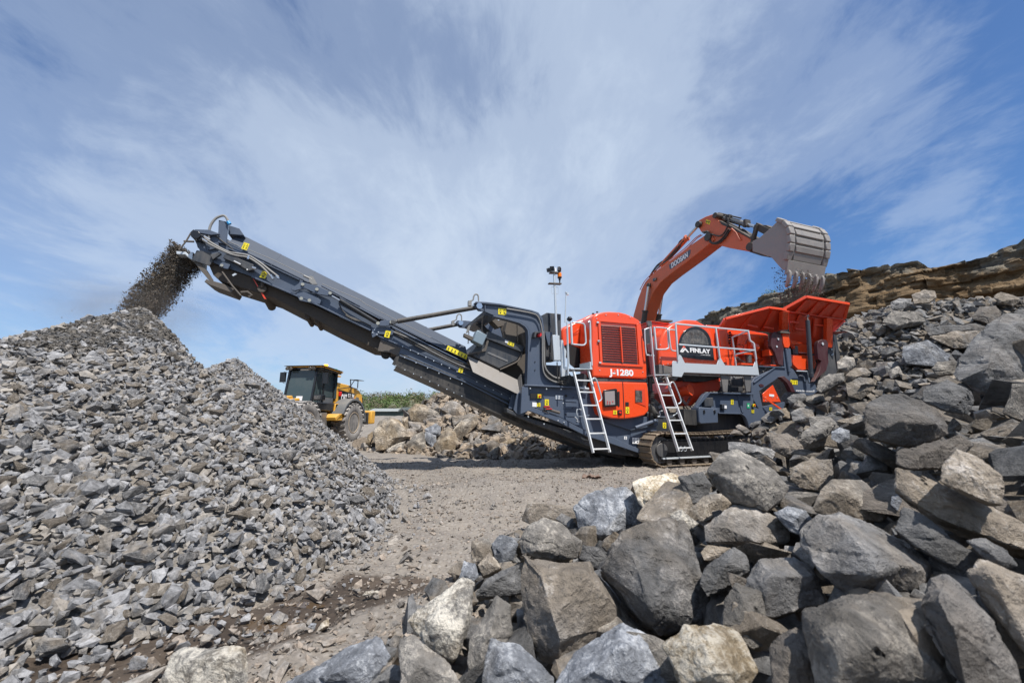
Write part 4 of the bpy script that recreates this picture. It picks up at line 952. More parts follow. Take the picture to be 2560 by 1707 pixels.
# --- discharge conveyor
VN, VF = .95, 2.10
def both(fn):                                                  # same thing on the near and the far side of the conveyor
    fn(VN, 1); return None
cv_ = part(MB().tr('B', [(330,650),(560,700),(1380,1120),(1960,1430),(1890,1568),(1640,1500),(620,1020),(330,745)], VN+.03, .05), 'conveyor_frame', NAVY)
m_ = MB(); 
P1 = [(620,540),(800,565),(1240,770),(1290,800),(2352,1335)]
a_ = [mp('A', x, y, VN+.03) for x, y in [(395,350),(575,350),(700,400),(1240,740),(1650,935),(2352,1290)]]+[mp('B', x, y, VN+.03) for x, y in [(330,650),(330,745)]]
b_ = [mp('A', x, y, VN+.03) for x, y in [(2352,1480),(1880,1245),(1540,1100),(1080,900),(620,735),(600,690),(470,600),(410,480)]]
m_.prism(a_+b_, WM*.05)
far = WM*(VF-VN-.03); m_.prism([q+far for q in a_+b_], WM*.05)
m_.prism([mp('B', x, y, VN+.03)+far for x, y in [(330,650),(560,700),(1380,1120),(1960,1430),(1890,1568),(1640,1500),(620,1020),(330,745)]], WM*.05)
part(m_, 'side_channel', NAVY, cv_)
m_ = MB()
m_.strip('A', [(1080,890),(1540,1085),(1880,1235),(2352,1465)], VN-.06, .10, .03).strip('B', [(0,590),(330,742)], VN-.06, .10, .03)
m_.strip('B', [(380,790),(650,905),(1340,1210),(1880,1478)], VN-.03, .07, .025)
m_.strip('B', [(640,1010),(1330,1290),(1860,1560)], VN-.05, .09, .03)
m_.strip('A', [(800,560),(1240,740),(1640,930)], VN-.05, .08, .022).strip('B', [(540,700),(1360,1100)], VN-.05, .09, .03)
m_.strip('A', [(1900,1000),(2352,1240)], VN-.03, .06, .02).strip('B', [(0,395),(430,625)], VN-.04, .08, .02)
part(m_, 'flange', NAVY, cv_, .003)
bolts('B', along((585,885),(1250,1190),9)+along((690,1040),(1300,1320),6)+along((1460,1300),(1900,1520),6)+[(350,775),(395,795),(410,770),(370,745)], VN-.055, .013, parent=cv_)
# canopy over the belt
def canopy(bl, tl, br, tr_):
    def ring(bq, tq):
        bn = mp(*bq, VN+.02); tn = mp(*tq, VN+.24); hb = WM*(2*(1.525-VN-.02)); ht = WM*(2*(1.525-VN-.24)); return [bn, tn, tn+ht, bn+hb]
    r0, r1 = ring(bl, tl), ring(br, tr_); return r0, r1
r0, r1 = canopy(('A',785,505), ('A',930,392), ('B',1370,1085), ('B',1345,925))
CANO = simple('canopy_paint', (.058, .074, .104), .62, dust=.04, spec=.25)
cn = part(MB().loft([r0, r1]), 'belt_canopy', CANO, None, .012)
m_ = MB()
for f_ in (.16, .30, .42, .60, .80):
    q = [np.asarray(a)*(1-f_)+np.asarray(b)*f_ for a, b in zip(r0, r1)]; dirn = (np.asarray(r1[0])-np.asarray(r0[0])); dirn /= np.linalg.norm(dirn)
    c_ = sum(q)/4; q = [c_+(p-c_)*1.006 for p in q]; m_.loft([q, [p+dirn*.03 for p in q]])
part(m_, 'seam_band', CANO, cn, 0)
m_ = MB(); m_.tube([mp('A', 800, 488, VN-.02), mp('A', 1300, 690, VN-.02), mp('A', 1700, 885, VN-.02)], .007, 6); m_.tube([mp('A', 1905, 985, VN-.02), mp('A', 2352, 1175, VN-.02), mp('B', 280, 475, VN-.02), mp('B', 640, 660, VN-.02), mp('B', 1130, 910, VN-.02)], .007, 6)
m_.tube([mp('A', 1690, 890, VN-.04), mp('A', 1790, 935, VN-.04)], .024, 8); m_.prism([mp('A', x, y, VN-.06) for x, y in [(1760,890),(1800,900),(1850,990),(1790,990),(1750,960)]], WM*.05)
part(m_, 'pull_cord', HOSE, None, 0)
# belt: carrying run inside, return run hanging below
m_ = MB(); m_.prism([mp('A', x, y, VN+.10) for x, y in [(560,730),(1080,905),(2352,1490)]]+[mp('B', x, y, VN+.10) for x, y in [(330,745),(660,905),(1500,1290),(1500,1330),(700,985),(390,955),(0,770)]]+[mp('A', x, y, VN+.10) for x, y in [(1340,1150),(870,1000),(700,950),(625,880)]], WM*.95)
part(m_, 'return_belt', BELT, None, .01)
m_ = MB(); m_.prism([mp('A', x, y, VN+.09) for x, y in [(430,520),(600,480),(1240,790),(2352,1340)]]+[mp('B', x, y, VN+.09) for x, y in [(700,870),(1600,1300),(1600,1330),(700,900)]]+[mp('A', x, y, VN+.09) for x, y in [(2352,1370),(1240,820),(600,520),(440,560)]], WM*.97)
part(m_, 'carrying_belt', BELT, None, .01)
pc_ = mp('A', 500, 600, VN+.10); pc_ = pc_+UM*.1; part(MB().cyl(pc_, pc_+WM*.95, .15, 26), 'head_pulley', BELT, None, .005)
for (x, y, r_) in [(1205,985,.085)]:
    p = mp('A', x, y, VN+.02); part(MB().cyl(p+[0,0,-.10], p+WM*1.05+[0,0,-.24], .085, 16).tube([p+[0,0,.02], p+[0,0,-.08]], .035, 8), 'return_roller', BELT)
m_ = MB()
for k in range(9): p = mp('B', 505-2*k, 905+13*k, VN+.04+.03*k); m_.cyl(p, p+WM*.022, .105, 16)
p = mp('B', 510, 900, VN+.04); m_.cyl(p, p+WM*1.0-[0,0,.1], .06, 12); part(m_, 'return_roller', BLACK, None, .002)
for (x, y) in [(1730,1370),(1850,1420)]:
    p = mp('A', x, y, VN+.15); part(MB().cyl(p, p+WM*.9, .05, 12), 'return_roller', BELT)
m_ = MB(); m_.tr('B', [(435,850),(520,880),(650,940),(615,1025),(540,990),(400,970)], VN+.02, .03); part(m_, 'roller_guard', DUSTY)
# head end: motor, scraper, guards, hoses
m_ = MB(); m_.tr('A', [(690,235),(780,255),(800,290),(780,520),(680,500)], VN-.02, .03); m_.tr('A', [(570,350),(690,390),(690,560),(560,590),(520,470)], VN-.01, .03)
m_.tr('A', [(410,345),(580,350),(700,400),(600,410),(480,390),(420,400)], VN-.09, .06); part(m_, 'head_guard', NAVY, None, .004)
m_ = MB(); a, b_, c_, d_ = [mp('A', x, y, VN+.05) for x, y in [(800,400),(805,295),(935,335),(985,415)]]
m_.prism([a, b_, c_, d_], WM*1.0); part(m_, 'spray_hood', NAVY, None, .006)
m_ = MB(); p = mp('A', 440, 430, VN-.06); m_.cyl(p-WM*.10, p+WM*.12, .085, 16); m_.prism([q-WM*.08 for q in [mp('A', 375, 395, VN-.05), mp('A', 410, 365, VN-.05), mp('A', 530, 440, VN-.05), mp('A', 490, 500, VN-.05), mp('A', 385, 440, VN-.05)]], WM*.12)
mo = part(m_, 'drive_motor', GLOSSBLK, None, .008)
part(MB().tr('A', [(415,400),(440,395),(455,425),(430,428)], VN-.145, -.004), 'maker_plate', WHITE, mo, 0)
m_ = MB()
for k, o_ in enumerate((0, 26)):
    m_.tube(bez([mp('A', x, y, VN-.10) for x, y in [(500+o_,470-o_*.7),(620+o_,540-o_*.4),(800,625-o_*.6),(900,655-o_),(1040,680-o_),(1180,770-o_*1.2),(1270+o_*1.2,860-o_),(1330+o_*2.4,935-o_*1.2)]], 10), .021, 8)
hh_ = part(m_, 'hydraulic_hose', HOSE, None, 0)
part(MB().tube([mp('A', 495, 455, VN-.10), mp('A', 560, 500, VN-.10)], .026, 8).tube([mp('A', 520, 430, VN-.10), mp('A', 590, 470, VN-.10)], .026, 8).tube([mp('A', 1300, 880, VN-.10), mp('A', 1330, 930, VN-.10)], .026, 8).tube([mp('A', 1370, 890, VN-.10), mp('A', 1395, 925, VN-.10)], .026, 8).prism([mp('A', x, y, VN-.13) for x, y in [(1030,655),(1055,650),(1045,695),(1022,690)]], WM*.06), 'hose_fitting', CHROME, hh_, 0)
part(MB().tube(bez([mp('A', x, y, VN-.05) for x, y in [(575,450),(575,380),(600,290),(660,215),(740,185),(780,210),(805,270)]], 10), .024, 8), 'water_hose', HOSE, None, 0)
part(MB().tube([mp('A', 800, 255, VN-.05), mp('A', 820, 285, VN-.05)], .036, 10), 'hose_coupling', MARK, None, 0)
part(MB().tube(bez([mp('A', x, y, VN-.03) for x, y in [(500,385),(560,375),(640,410),(740,490),(820,550),(865,590)]], 8), .012, 6), 'cable', BLACK, None, 0)
m_ = MB(); m_.tube([mp('A', x, y, VN-.02) for x, y in [(365,385),(310,480),(225,590)]], .014, 6); m_.tube([mp('A', 280, 485, VN+.1), mp('A', 400, 490, VN+.1)], .02, 6); part(m_, 'spray_bar', DUSTY, None, 0)
m_ = MB(); m_.tr('A', [(190,600),(300,610),(330,640),(385,610),(380,700),(350,690),(295,640),(195,635)], VN+.05, .8); part(m_, 'scraper_holder', GALV, None, .004)
m_ = MB(); m_.tr('A', [(430,590),(600,620),(620,720),(580,775),(375,705)], VN-.02, .03); m_.tr('A', [(590,640),(690,615),(720,630),(620,700)], VN-.08, .06); part(m_, 'lip_guard', NAVYD, None, .004)
m_ = MB(); m_.prism([mp('A', x, y, VN+.02) for x, y in [(390,720),(470,735),(620,930),(625,965),(580,950)]], WM*.04); m_.prism([mp('A', x, y, VN+.9) for x, y in [(390,690),(470,705),(600,900),(605,935),(560,920)]], WM*.04); part(m_, 'scraper_arm', DUSTY, None, .004)
m_ = MB(); m_.prism([mp('A', x, y, VN+.02) for x, y in [(520,960),(550,925),(580,955),(620,950),(730,980),(870,1045),(840,1090),(580,995)]], WM*.6); part(m_, 'belt_scraper', DUSTY, None, .006)
m_ = MB(); m_.tube([mp('A', 730, 845, VN-.03), mp('A', 850, 1010, VN-.03), mp('A', 950, 1125, VN-.03)], .018, 6); m_.tube([mp('A', 950, 1085, VN), mp('A', 1030, 1080, VN), mp('A', 1080, 1120, VN), mp('A', 1045, 1140, VN)], .022, 6); part(m_, 'scraper_link', DUSTY, None, 0)
m_ = MB(); m_.prism([mp('A', x, y, VN-.10) for x, y in [(760,640),(800,625),(930,690),(1100,760),(1090,820),(1040,830),(880,740),(740,680)]], WM*.13); ja = part(m_, 'bearing_housing', NAVYD, None, .006)
part(MB().cyl(mp('A', 1085, 795, VN-.16), mp('A', 1130, 810, VN-.16), .028, 10).cyl(mp('A', 1020, 820, VN-.16), mp('A', 1035, 825, VN-.16), .02, 8).tube([mp('A', 870, 720, VN-.12), mp('A', 950, 760, VN-.12)], .02, 8), 'adjuster_bolt', CHROME, ja, 0)
m_ = MB(); m_.tr('A', [(700,755),(735,730),(825,760),(800,810),(770,808),(695,780)], VN-.07, .05); part(m_, 'bracket', NAVY, None, .004)
bolts('A', [(728,770)], VN-.075, .03, 'pivot_bolt', mat=BRASS)
part(MB().tr('A', [(845,880),(880,860),(905,870),(860,895)], VN-.06, .04), 'lug', GALV, None, 0)
# rubber deflector of the belt edge, red strip
part(MB().prism([mp('A', x, y, VN+.04) for x, y in [(1085,915),(1110,940),(1250,1165),(1225,1160)]], WM*.02), 'side_flap', RED2, None, 0)
# folding joint plates
m_ = MB(); m_.tr('A', [(1540,1040),(1640,975),(1690,970),(1860,1010),(2010,1080),(2025,1110),(2000,1130),(1850,1105),(1700,1035),(1590,1065),(1555,1060)], VN-.10, .05)
m_.tr('A', [(1600,1100),(1640,1060),(1720,1080),(1830,1130),(1895,1180),(1880,1225),(1770,1210),(1640,1180)], VN-.06, .05); part(m_, 'folding_hinge', NAVY, None, .005)
bolts('A', [(1678,992),(1845,1050),(2000,1095),(1662,1158),(1757,1180)], VN-.115, .035, 'pivot_pin', mat=BRASS)
m_ = MB(); m_.cyl(mp('A', 2020, 1130, VN-.09), mp('A', 2120, 1185, VN-.09), .022, 10); part(m_, 'ram_rod', CHROME, None, 0)
m_ = MB(); m_.cyl(mp('A', 2115, 1180, VN-.09), mp('B', 385, 665, VN-.09), .048, 16); part(m_, 'folding_ram', GLOSSBLK, None, 0)
m_ = MB(); m_.tube(bez([mp('A', x, y, VN-.05) for x, y in [(2110,1230),(2140,1290),(2200,1350),(2280,1400),(2352,1420)]]+[mp('B', x, y, VN-.05) for x, y in [(60,590),(150,640),(240,660),(330,705)]], 8), .014, 6)
for o_ in (0, 20, 42): m_.tube(bez([mp('B', x, y, VN-.07) for x, y in [(570+o_*.4,775-o_*.5),(700,850-o_*.8),(830,925-o_*.8),(1000,1005-o_),(1130,1075-o_),(1280,1140-o_),(1400,1175-o_)]], 8), .015, 6)
part(m_, 'hose_run', BLACK, None, 0)
m_ = MB(); m_.tube(bez([mp('B', x, y, VN-.085) for x, y in [(570,768),(700,820),(850,900),(1000,985),(1200,1085),(1390,1165)]], 8), .012, 6); part(m_, 'sheathed_line', HOSE, None, 0)
m_ = MB(); m_.tr('B', [(335,780),(350,730),(420,710),(520,715),(580,760),(560,800),(420,790),(345,830)], VN-.05, .04); part(m_, 'joint_plate', NAVY, None, .005)
sticker('A', 990, 498, 1055, 572, VN-.035, 20, dx=-35)
o_ = sticker('A', 1205, 833, 1270, 905, VN-.02, 22, icons=1, dx=-35)
sticker('B', 488, 750, 543, 820, VN-.055, 12, icons=1, dx=-18)
sticker('B', 1275, 1142, 1320, 1195, VN-.055, 12, icons=1, dx=-14)
P_ = [np.array(q) for q in (mp('B',1148,915,VN+.02), mp('B',1355,1015,VN+.02), mp('B',1345,1062,VN+.01), mp('B',1130,960,VN+.01))]
o_ = part(MB().prism([q-WM*.055 for q in P_], WM*.03), 'warning_sticker', YEL, None, 0)
m_ = MB()
for i in range(6):
    f0 = (i+.28)/6; f1 = (i+.72)/6; X = P_[1]-P_[0]; Y = P_[3]-P_[0]
    m_.prism([q-WM*.058 for q in (P_[0]+X*f0+Y*.48, P_[0]+X*(f0+f1)/2+Y*.15, P_[0]+X*f1+Y*.48)], WM*.002); m_.prism([q-WM*.058 for q in (P_[0]+X*f0+Y*.6, P_[0]+X*f1+Y*.6, P_[0]+X*f1+Y*.85, P_[0]+X*f0+Y*.85)], WM*.002)
part(m_, 'pictogram', INK, o_, 0)

# --- suspension rods from the gantry to the conveyor
def rod(dv, fr0, a, b_):
    m_ = MB(); p, q = mp(fr0, *a, .5), mp(fr0, *b_, .5); m_.cyl(p, q, .052, 16); m_.cyl(p, p+(q-p)*.03, .06, 16)
    return m_
m_ = MB(); p, q = mp('B', 615, 655, .60), mp('B', 1450, 508, .60); m_.cyl(p, q, .052, 18); r1_ = part(m_, 'support_rod', BLACK, None, 0)
part(MB().cyl(p+(p-q)*.045, p, .035, 12).box(p+(p-q)*.05, [UM, WM, (0,0,1)], [.05, .03, .04]), 'rod_eye', NAVYD, r1_, .003)
D_ = WM*1.95; p2, q2 = p+D_, q+D_; part(MB().cyl(p2, q2, .052, 18), 'support_rod', BLACK, None, 0)
m_ = MB(); m_.tr('B', [(395,680),(440,645),(545,640),(575,660),(560,685),(490,705),(410,700)], VN-.12, .06); m_.tr('B', [(395,680),(440,645),(545,640),(575,660),(560,685),(490,705),(410,700)], VF, .06); part(m_, 'rod_lug', NAVY, None, .004)
bolts('B', [(405,675),(548,664)], VN-.13, .04, 'pivot_pin', mat=BRASS)

# --- gantry (the cranked post that carries rods and magnet)
ARC = [(1435,470),(1450,455),(1550,458),(1700,478),(1850,505),(2030,538),(2080,548),(2130,580),(2165,640),(2182,760),(2190,1000),(2200,1140),(2250,1230),(2350,1290),(2350,1345),(1985,1335),(2005,1100),(2010,900),(2025,800),(2020,745),(1990,700),(1930,662),(1800,625),(1640,590),(1545,550),(1480,543),(1445,510)]
m_ = MB(); m_.tr('B', ARC, .52, .05); m_.tr('B', [(1430,470),(1450,443),(1560,447),(1710,465),(2050,535),(2120,560),(2165,620),(2185,760),(2200,1000),(2196,1000),(2170,760),(2150,640),(2110,580),(2040,550),(1710,482),(1450,458)], .46, .17)
m_.tr('B', [(1640,590),(1800,625),(1930,662),(1990,700),(2020,745),(2028,820),(2010,1330),(1998,1330),(2012,820),(2004,750),(1975,710),(1920,675),(1800,640),(1640,603)], .46, .17)
m_.tr('B', [(1545,455),(1556,455),(1556,550),(1545,550)], .48, .04)
ga_ = part(m_, 'gantry_post', NAVY, None, .006)
dsh = WM*1.95
m_ = MB(); m_.prism([mp('B', x, y, .52)+dsh for x, y in ARC], WM*.08); m_.tr('B', [(1540,540),(1660,560),(1700,600),(1640,610),(1560,575)], .57, 1.9); part(m_, 'gantry_post', NAVY, None, .006)
m_ = MB(); m_.prism([mp('B', x, y, .52)+dsh*.5 for x, y in [(1560,590),(1640,590),(1760,700),(1700,720)]], WM*.08); m_.tube([mp('B', 1560, 590, .7), mp('B', 1640, 640, 2.4)], .06, 6); part(m_, 'gantry_brace', NAVYD, None, .006)
bolts('B', [(1488,490)], .465, .075, 'pivot_pin', mat=CHROME); 
p = mp('B', 1488, 490, .5)+dsh; part(MB().cyl(p-WM*.06, p, .07, 16), 'pivot_pin', CHROME, None, 0)
p = mp('C', 1550, 1075, .46); part(MB().cyl(p+WM*.05, p-WM*.05, .05, 18), 'emergency_stop', BTNRED, None, .006); part(MB().tr('C', [(1470,1010),(1590,1005),(1600,1030),(1500,1040),(1480,1130),(1455,1110)], .34, .16), 'stop_hood', NAVYD, None, .003)
m_ = MB(); m_.tube(bez([mp('B', x, y, .44) for x, y in [(1780,520),(1900,540),(2050,570),(2110,600),(2145,680),(2160,780),(2163,1000),(2168,1160),(2200,1240),(2270,1290),(2350,1310)]], 8), .018, 8); m_.tube(bez([mp('B', x, y, .42) for x, y in [(2175,760),(2180,1000),(2188,1130),(2225,1200),(2290,1250),(2350,1262)]], 8), .02, 8)
part(m_, 'gantry_hose', HOSE, None, 0)
for (xx, vv) in ((0, .6), (-180, 2.4)):
    yy = 0 if xx == 0 else 212
    m_ = MB(); m_.tube(bez([mp('B', x+xx, y+yy, vv) for x, y in [(1380,455),(1385,440),(1420,425),(1430,385),(1450,365),(1475,380),(1480,438)]], 8), .018, 8); m_.box(mp('B', 1385+xx, 465+yy, vv), [UM, WM, (0,0,1)], [.04, .04, .06]); part(m_, 'rod_hose', HOSE, None, 0)
sticker('B', 1690, 512, 1775, 580, .515, 8, icons=2)
# --- overband magnet
MG = [(1345,935),(1585,775),(1620,770),(1965,930),(1955,1000),(1900,1085),(1700,1172),(1560,1110),(1350,1010)]
mg = part(MB().tr('B', [(1480,880),(1590,795),(1950,955),(1945,1000),(1890,1080),(1700,1165),(1440,1040),(1400,1000)], .80, 1.25), 'overband_magnet', NAVYD, None, .03, 'dusty dark magnet hanging over the belt')
m_ = MB(); m_.tr('B', [(1570,770),(1600,765),(1968,925),(1950,985),(1925,975),(1560,835)], .72, .06); m_.tr('B', [(1570,770),(1600,765),(1968,925),(1950,985),(1925,975),(1560,835)], 2.1, .06); part(m_, 'magnet_side_beam', NAVYD, mg, .004)
m_ = MB(); m_.prism([mp('B', x, y, .74) for x, y in [(1540,960),(1580,830),(1600,830),(1560,970),(1380,1010),(1350,1000)]], WM*.04); m_.tube(bez([mp('B', x, y, .77) for x, y in [(1945,975),(1935,1030),(1890,1085),(1800,1130),(1710,1170)]], 6), .02, 6); m_.tube(bez([mp('B', x, y, .77) for x, y in [(1575,835),(1550,940),(1510,970),(1470,1010)]], 6), .02, 6); part(m_, 'magnet_belt_edge', DUSTY, mg, 0)
part(MB().tr('B', [(1575,985),(1590,980),(1795,1070),(1790,1088),(1575,995)], .79, .02), 'magnet_cleat', SKIRT, mg, 0)
m_ = MB(); p = mp('B', 1480, 840, .66); m_.box(p, [UM*.9-np.array([0,0,.4]), WM, np.array([.35,.13,.9])], [.13, .13, .14]); part(m_, 'magnet_motor', simple('blue_grey_motor', (.22,.28,.32), .45, metal=.3), mg, .015)
m_ = MB(); m_.tr('B', [(1330,780),(1420,820),(1440,850),(1420,865),(1325,815)], .62, .12); part(m_, 'motor_gearbox', DUSTY, mg, .008)
sticker('B', 1797, 862, 1862, 900, .715, 26, icons=2, parent=mg, dx=-10); sticker('B', 1762, 853, 1797, 880, .715, 10, mat=WHITE, icons=0, parent=mg, name='paper_label')
m_ = MB()
for a, b_ in (((1890,680),(1897,885)), ((1520,610),(1515,790)), ((1375,760),(1370,890)), ((1740,700),(1745,830))):
    p0, p1 = mp('B', *a, .78), mp('B', *b_, .78); nl = 12
    for k in range(nl):
        c0 = p0+(p1-p0)*k/nl; c1 = p0+(p1-p0)*(k+1.15)/nl; off = (UM if k % 2 else WM)*.016
        m_.tube([c0, c0*.7+c1*.3+off, c0*.3+c1*.7+off, c1, c0*.3+c1*.7-off, c0*.7+c1*.3-off], .006, 5, closed=True)
part(m_, 'magnet_chain', simple('chain_steel', (.26,.21,.17), .5, metal=.6), None, 0)
m_ = MB()
for k in range(3): m_.tube(bez([mp('B', x+10*k, y-7*k, .74) for x, y in [(1350,780),(1375,710),(1420,660),(1480,625),(1530,600)]], 8), .016, 6)
part(m_, 'magnet_hose', HOSE, None, 0)
# feed box behind the magnet
m_ = MB(); m_.tr('B', [(1700,640),(1790,640),(1960,690),(2010,760),(2015,1330),(1900,1440),(1400,1180),(1390,1020),(1700,1160),(1760,900)], 1.30, .06); part(m_, 'discharge_box', DUSTY, None, .006)
m_ = MB(); m_.tr('B', [(1560,585),(1630,580),(1750,700),(1690,720)], 1.15, .3); m_.tr('B', [(1790,650),(1850,640),(1900,700),(1880,900),(1800,880),(1760,760)], .95, .25); m_.tr('B', [(1940,780),(2000,760),(2010,940),(1990,1000)], .7, .5); part(m_, 'discharge_chute', DUSTY, None, .01)
# galvanised skirt sheets
m_ = MB(); m_.prism([mp('B', x, y, v) for x, y, v in [(1360,1020,.80),(1480,1075,.80),(1900,1280,.80),(1930,1420,.62),(1915,1440,.62),(1420,1195,.62)]], WM*.03); m_.prism([mp('B', x, y, v) for x, y, v in [(1895,1275,.80),(1935,1215,.70),(1952,1365,.60),(1918,1442,.60)]], WM*.03); part(m_, 'skirt_plate', SKIRT, None, .003)
# lower skirts under the feed end
m_ = MB(); m_.tr('I', [(395,-75),(420,-110),(620,-20),(1010,150),(1560,330),(2250,560),(2330,590),(2330,725),(2240,668),(1900,570),(1730,508),(1310,330),(850,105),(620,0),(410,-90)], VN-.02, .03)
m_.prism([mp('B', x, y, VN+.015) for x, y in [(585,1050),(612,1008),(660,1000),(1330,1280),(1880,1540),(1990,1600),(1900,1680),(1500,1540),(1300,1452),(958,1300),(700,1180),(556,1112)]], WM*.03)
part(m_, 'under_pan', BLACK, None, .004)
m_ = MB(); m_.prism([mp('I', x, y, VN+.02) for x, y in [(420,-100),(1010,150),(1560,330),(2330,600),(2600,700),(2600,800),(2330,720),(1730,500),(850,95)]], WM*1.1); part(m_, 'tail_boot', NAVYD, None, .01)
bolts('B', [(595,1128),(692,1172),(785,1215),(865,1252),(958,1296),(1050,1338),(1140,1378),(1215,1415),(1300,1452)], VN-.03, .012)

# --- chassis
m_ = MB()
m_.tr('D', [(180,530),(600,545),(900,545),(1000,560),(1000,850),(1400,930),(1620,980),(1660,1060),(1650,1340),(1400,1250),(900,1080),(560,900),(240,785),(190,700)], .52, .05)
ch = part(m_, 'chassis_side', NAVY, None, .006)
m_ = MB(); m_.strip('D', [(150,520),(750,548)], .40, .14, .035); m_.tr('D', [(120,545),(190,540),(195,700),(245,790),(560,905),(900,1085),(1150,1130),(1650,1345),(1650,1380),(1150,1210),(880,1130),(540,960),(200,830),(100,870)], .42, .10)
part(m_, 'chassis_rim', NAVY, ch, .006)
part(MB().tr('D', [(20,820),(60,640),(130,560),(200,700),(190,830),(130,890),(60,870)], .60, .05).tr('D', [(0,640),(70,650),(30,820),(-40,800)], .8, .05), 'gusset_plate', NAVY, ch, .004)
m_ = MB()                                                    # lower keel beam running down to the tracks
m_.tr('D', [(-60,800),(130,890),(560,1030),(900,1120),(1160,1160),(1640,1350),(1640,1400),(1150,1330),(850,1230),(560,1100),(200,960),(-60,850)], .62, .25); part(m_, 'keel_beam', NAVYD, None, .01)
m_ = MB()
for cx_, cy_ in ((1060,1140),(1340,1240)):
    p = mp('D', cx_, cy_, .60); pts = [p+UM*math.cos(a)*.085+np.array([0,0,math.sin(a)*.085]) for a in np.linspace(0, 2*np.pi, 16, endpoint=False)]; m_.tube(pts, .022, 8, closed=True)
part(m_, 'tie_down_ring', NAVY, None, 0)
m_ = MB(); m_.mbox(-1.9, 6.3, .62, 2.5, .72, 1.35); part(m_, 'main_frame', NAVYD, None, .02)
# frame panels low between ladders
m_ = MB(); m_.tr('D', [(1050,930),(1600,900),(1720,930),(1720,1000),(1400,1060),(1160,980)], .45, .15); m_.tr('D', [(1400,1050),(1700,1000),(1700,1330),(1390,1190)], .50, .06); part(m_, 'belly_panel', NAVY, ch, .006)
m_ = MB(); m_.cyl(mp('D', 1450, 1030, .32), mp('D', 1690, 945, .32), .045, 14); part(m_, 'strut_tube', NAVY, None, 0)
m_ = MB(); m_.tr('D', [(606,640),(760,645),(760,730),(606,720)], .515, -.008); m_.tr('D', [(606,740),(760,745),(760,810),(606,808)], .515, -.008); m_.tr('D', [(640,850),(750,855),(745,900),(640,895)], .515, -.008); part(m_, 'access_plate', NAVY, ch, .002)
m_ = MB(); p = mp('D', 632, 655, .51); m_.cyl(p, p-WM*.01, .035, 14)
for x, y in ((720,672),(710,795),(635,870),(270,255),(270,350)): p = mp('D', x, y, .51); m_.cyl(p, p-WM*.008, .014, 8)
part(m_, 'port_hole', INK, ch, 0)
part(MB().tr('D', [(215,625),(375,628),(350,685),(215,685)], .50, -.012), 'switch_recess', INK, ch, 0)
p = mp('D', 320, 660, .47); part(MB().box(p, [UM, WM, (0,0,1)], [.045,.02,.045]), 'isolator_switch', YEL, ch, .003); part(MB().cyl(p-WM*.02, p-WM*.05, .025, 12), 'isolator_knob', BTNRED, ch, 0)
sticker('D', 238, 730, 290, 782, .51, 4, mat=WHITE, icons=0, name='paper_label'); sticker('D', 292, 735, 334, 780, .51, 3, icons=1); sticker('D', 385, 695, 433, 768, .51, 2, icons=1); sticker('D', 512, 645, 602, 695, .51, 6, mat=GALV, icons=0, name='type_plate')
sticker('D', 1415, 1145, 1535, 1215, .485, 4, mat=WHITE, icons=3, name='type_plate'); sticker('D', 1318, 1130, 1350, 1165, .43, 2, mat=WHITE, icons=1, name='paper_label'); sticker('D', 1772, 968, 1812, 1035, .48, 2, icons=1)
m_ = MB(); m_.tube([mp('D', 380, 800, .40), mp('D', 560, 855, .40)], .035, 10); m_.box(mp('D', 410, 800, .42), [UM, WM, (0,0,1)], [.07,.05,.05]); hv = part(m_, 'hydraulic_valve', DUSTY, None, .004)
part(MB().tube([mp('D', 375, 785, .36), mp('D', 445, 780, .36)], .01, 6).tube([mp('D', 400, 810, .36), mp('D', 470, 808, .36)], .01, 6), 'valve_lever', BTNRED, hv, 0)
bolts('D', [(213,568),(404,574),(575,578),(600,740),(190,900),(375,985),(540,945),(610,965)], .41, .016)

# --- control cabinet and deck behind the gantry
m_ = MB(); m_.tr('C', [(1610,690),(1700,640),(1980,665),(1985,1560),(1760,1568),(1600,1568)], .66, .60); cab_ = part(m_, 'control_cabinet', NAVYD, None, .008)
m_ = MB()
for y0, y1 in ((670,890),(1140,1270),(1420,1568)): m_.cyl(mp('C', 1770, y0, .63), mp('C', 1778, y1, .63), .018, 8)
part(m_, 'cabinet_hinge', SKIRT, cab_, 0)
part(MB().tr('C', [(1670,1015),(1810,1020),(1810,1090),(1780,1100),(1760,1280),(1730,1280),(1680,1080)], .60, .04), 'cabinet_latch', NAVY, cab_, .003)
m_ = MB(); m_.tr('D', [(370,290),(600,300),(700,420),(960,440),(960,560),(180,540),(190,400)], .62, 1.6); part(m_, 'engine_deck', NAVYD, None, .01)
m_ = MB(); 
for k in range(3): m_.tube(bez([mp('D', x, y, .45) for x, y in [(360+k*14,0),(368+k*12,270),(400+k*10,400-k*12),(470,460-k*18),(560,510-k*22),(640,500-k*20)]], 8), .017, 8)
m_.tube(bez([mp('D', x, y, .40) for x, y in [(530,260),(535,420),(560,490),(610,520),(660,490),(675,430)]], 8), .014, 8); part(m_, 'deck_hose', BLACK, None, 0)
p = mp('D', 830, 470, .5); part(MB().cyl(p, p+WM*.2, .17, 26), 'hose_drum', NAVYD, None, .01)
part(MB().cyl(mp('D', 790, 560, .42), mp('D', 900, 575, .42), .03, 10).box(mp('D', 850, 560, .44), [UM, WM, (0,0,1)], [.03,.03,.045]), 'ball_valve', GALV, None, 0)

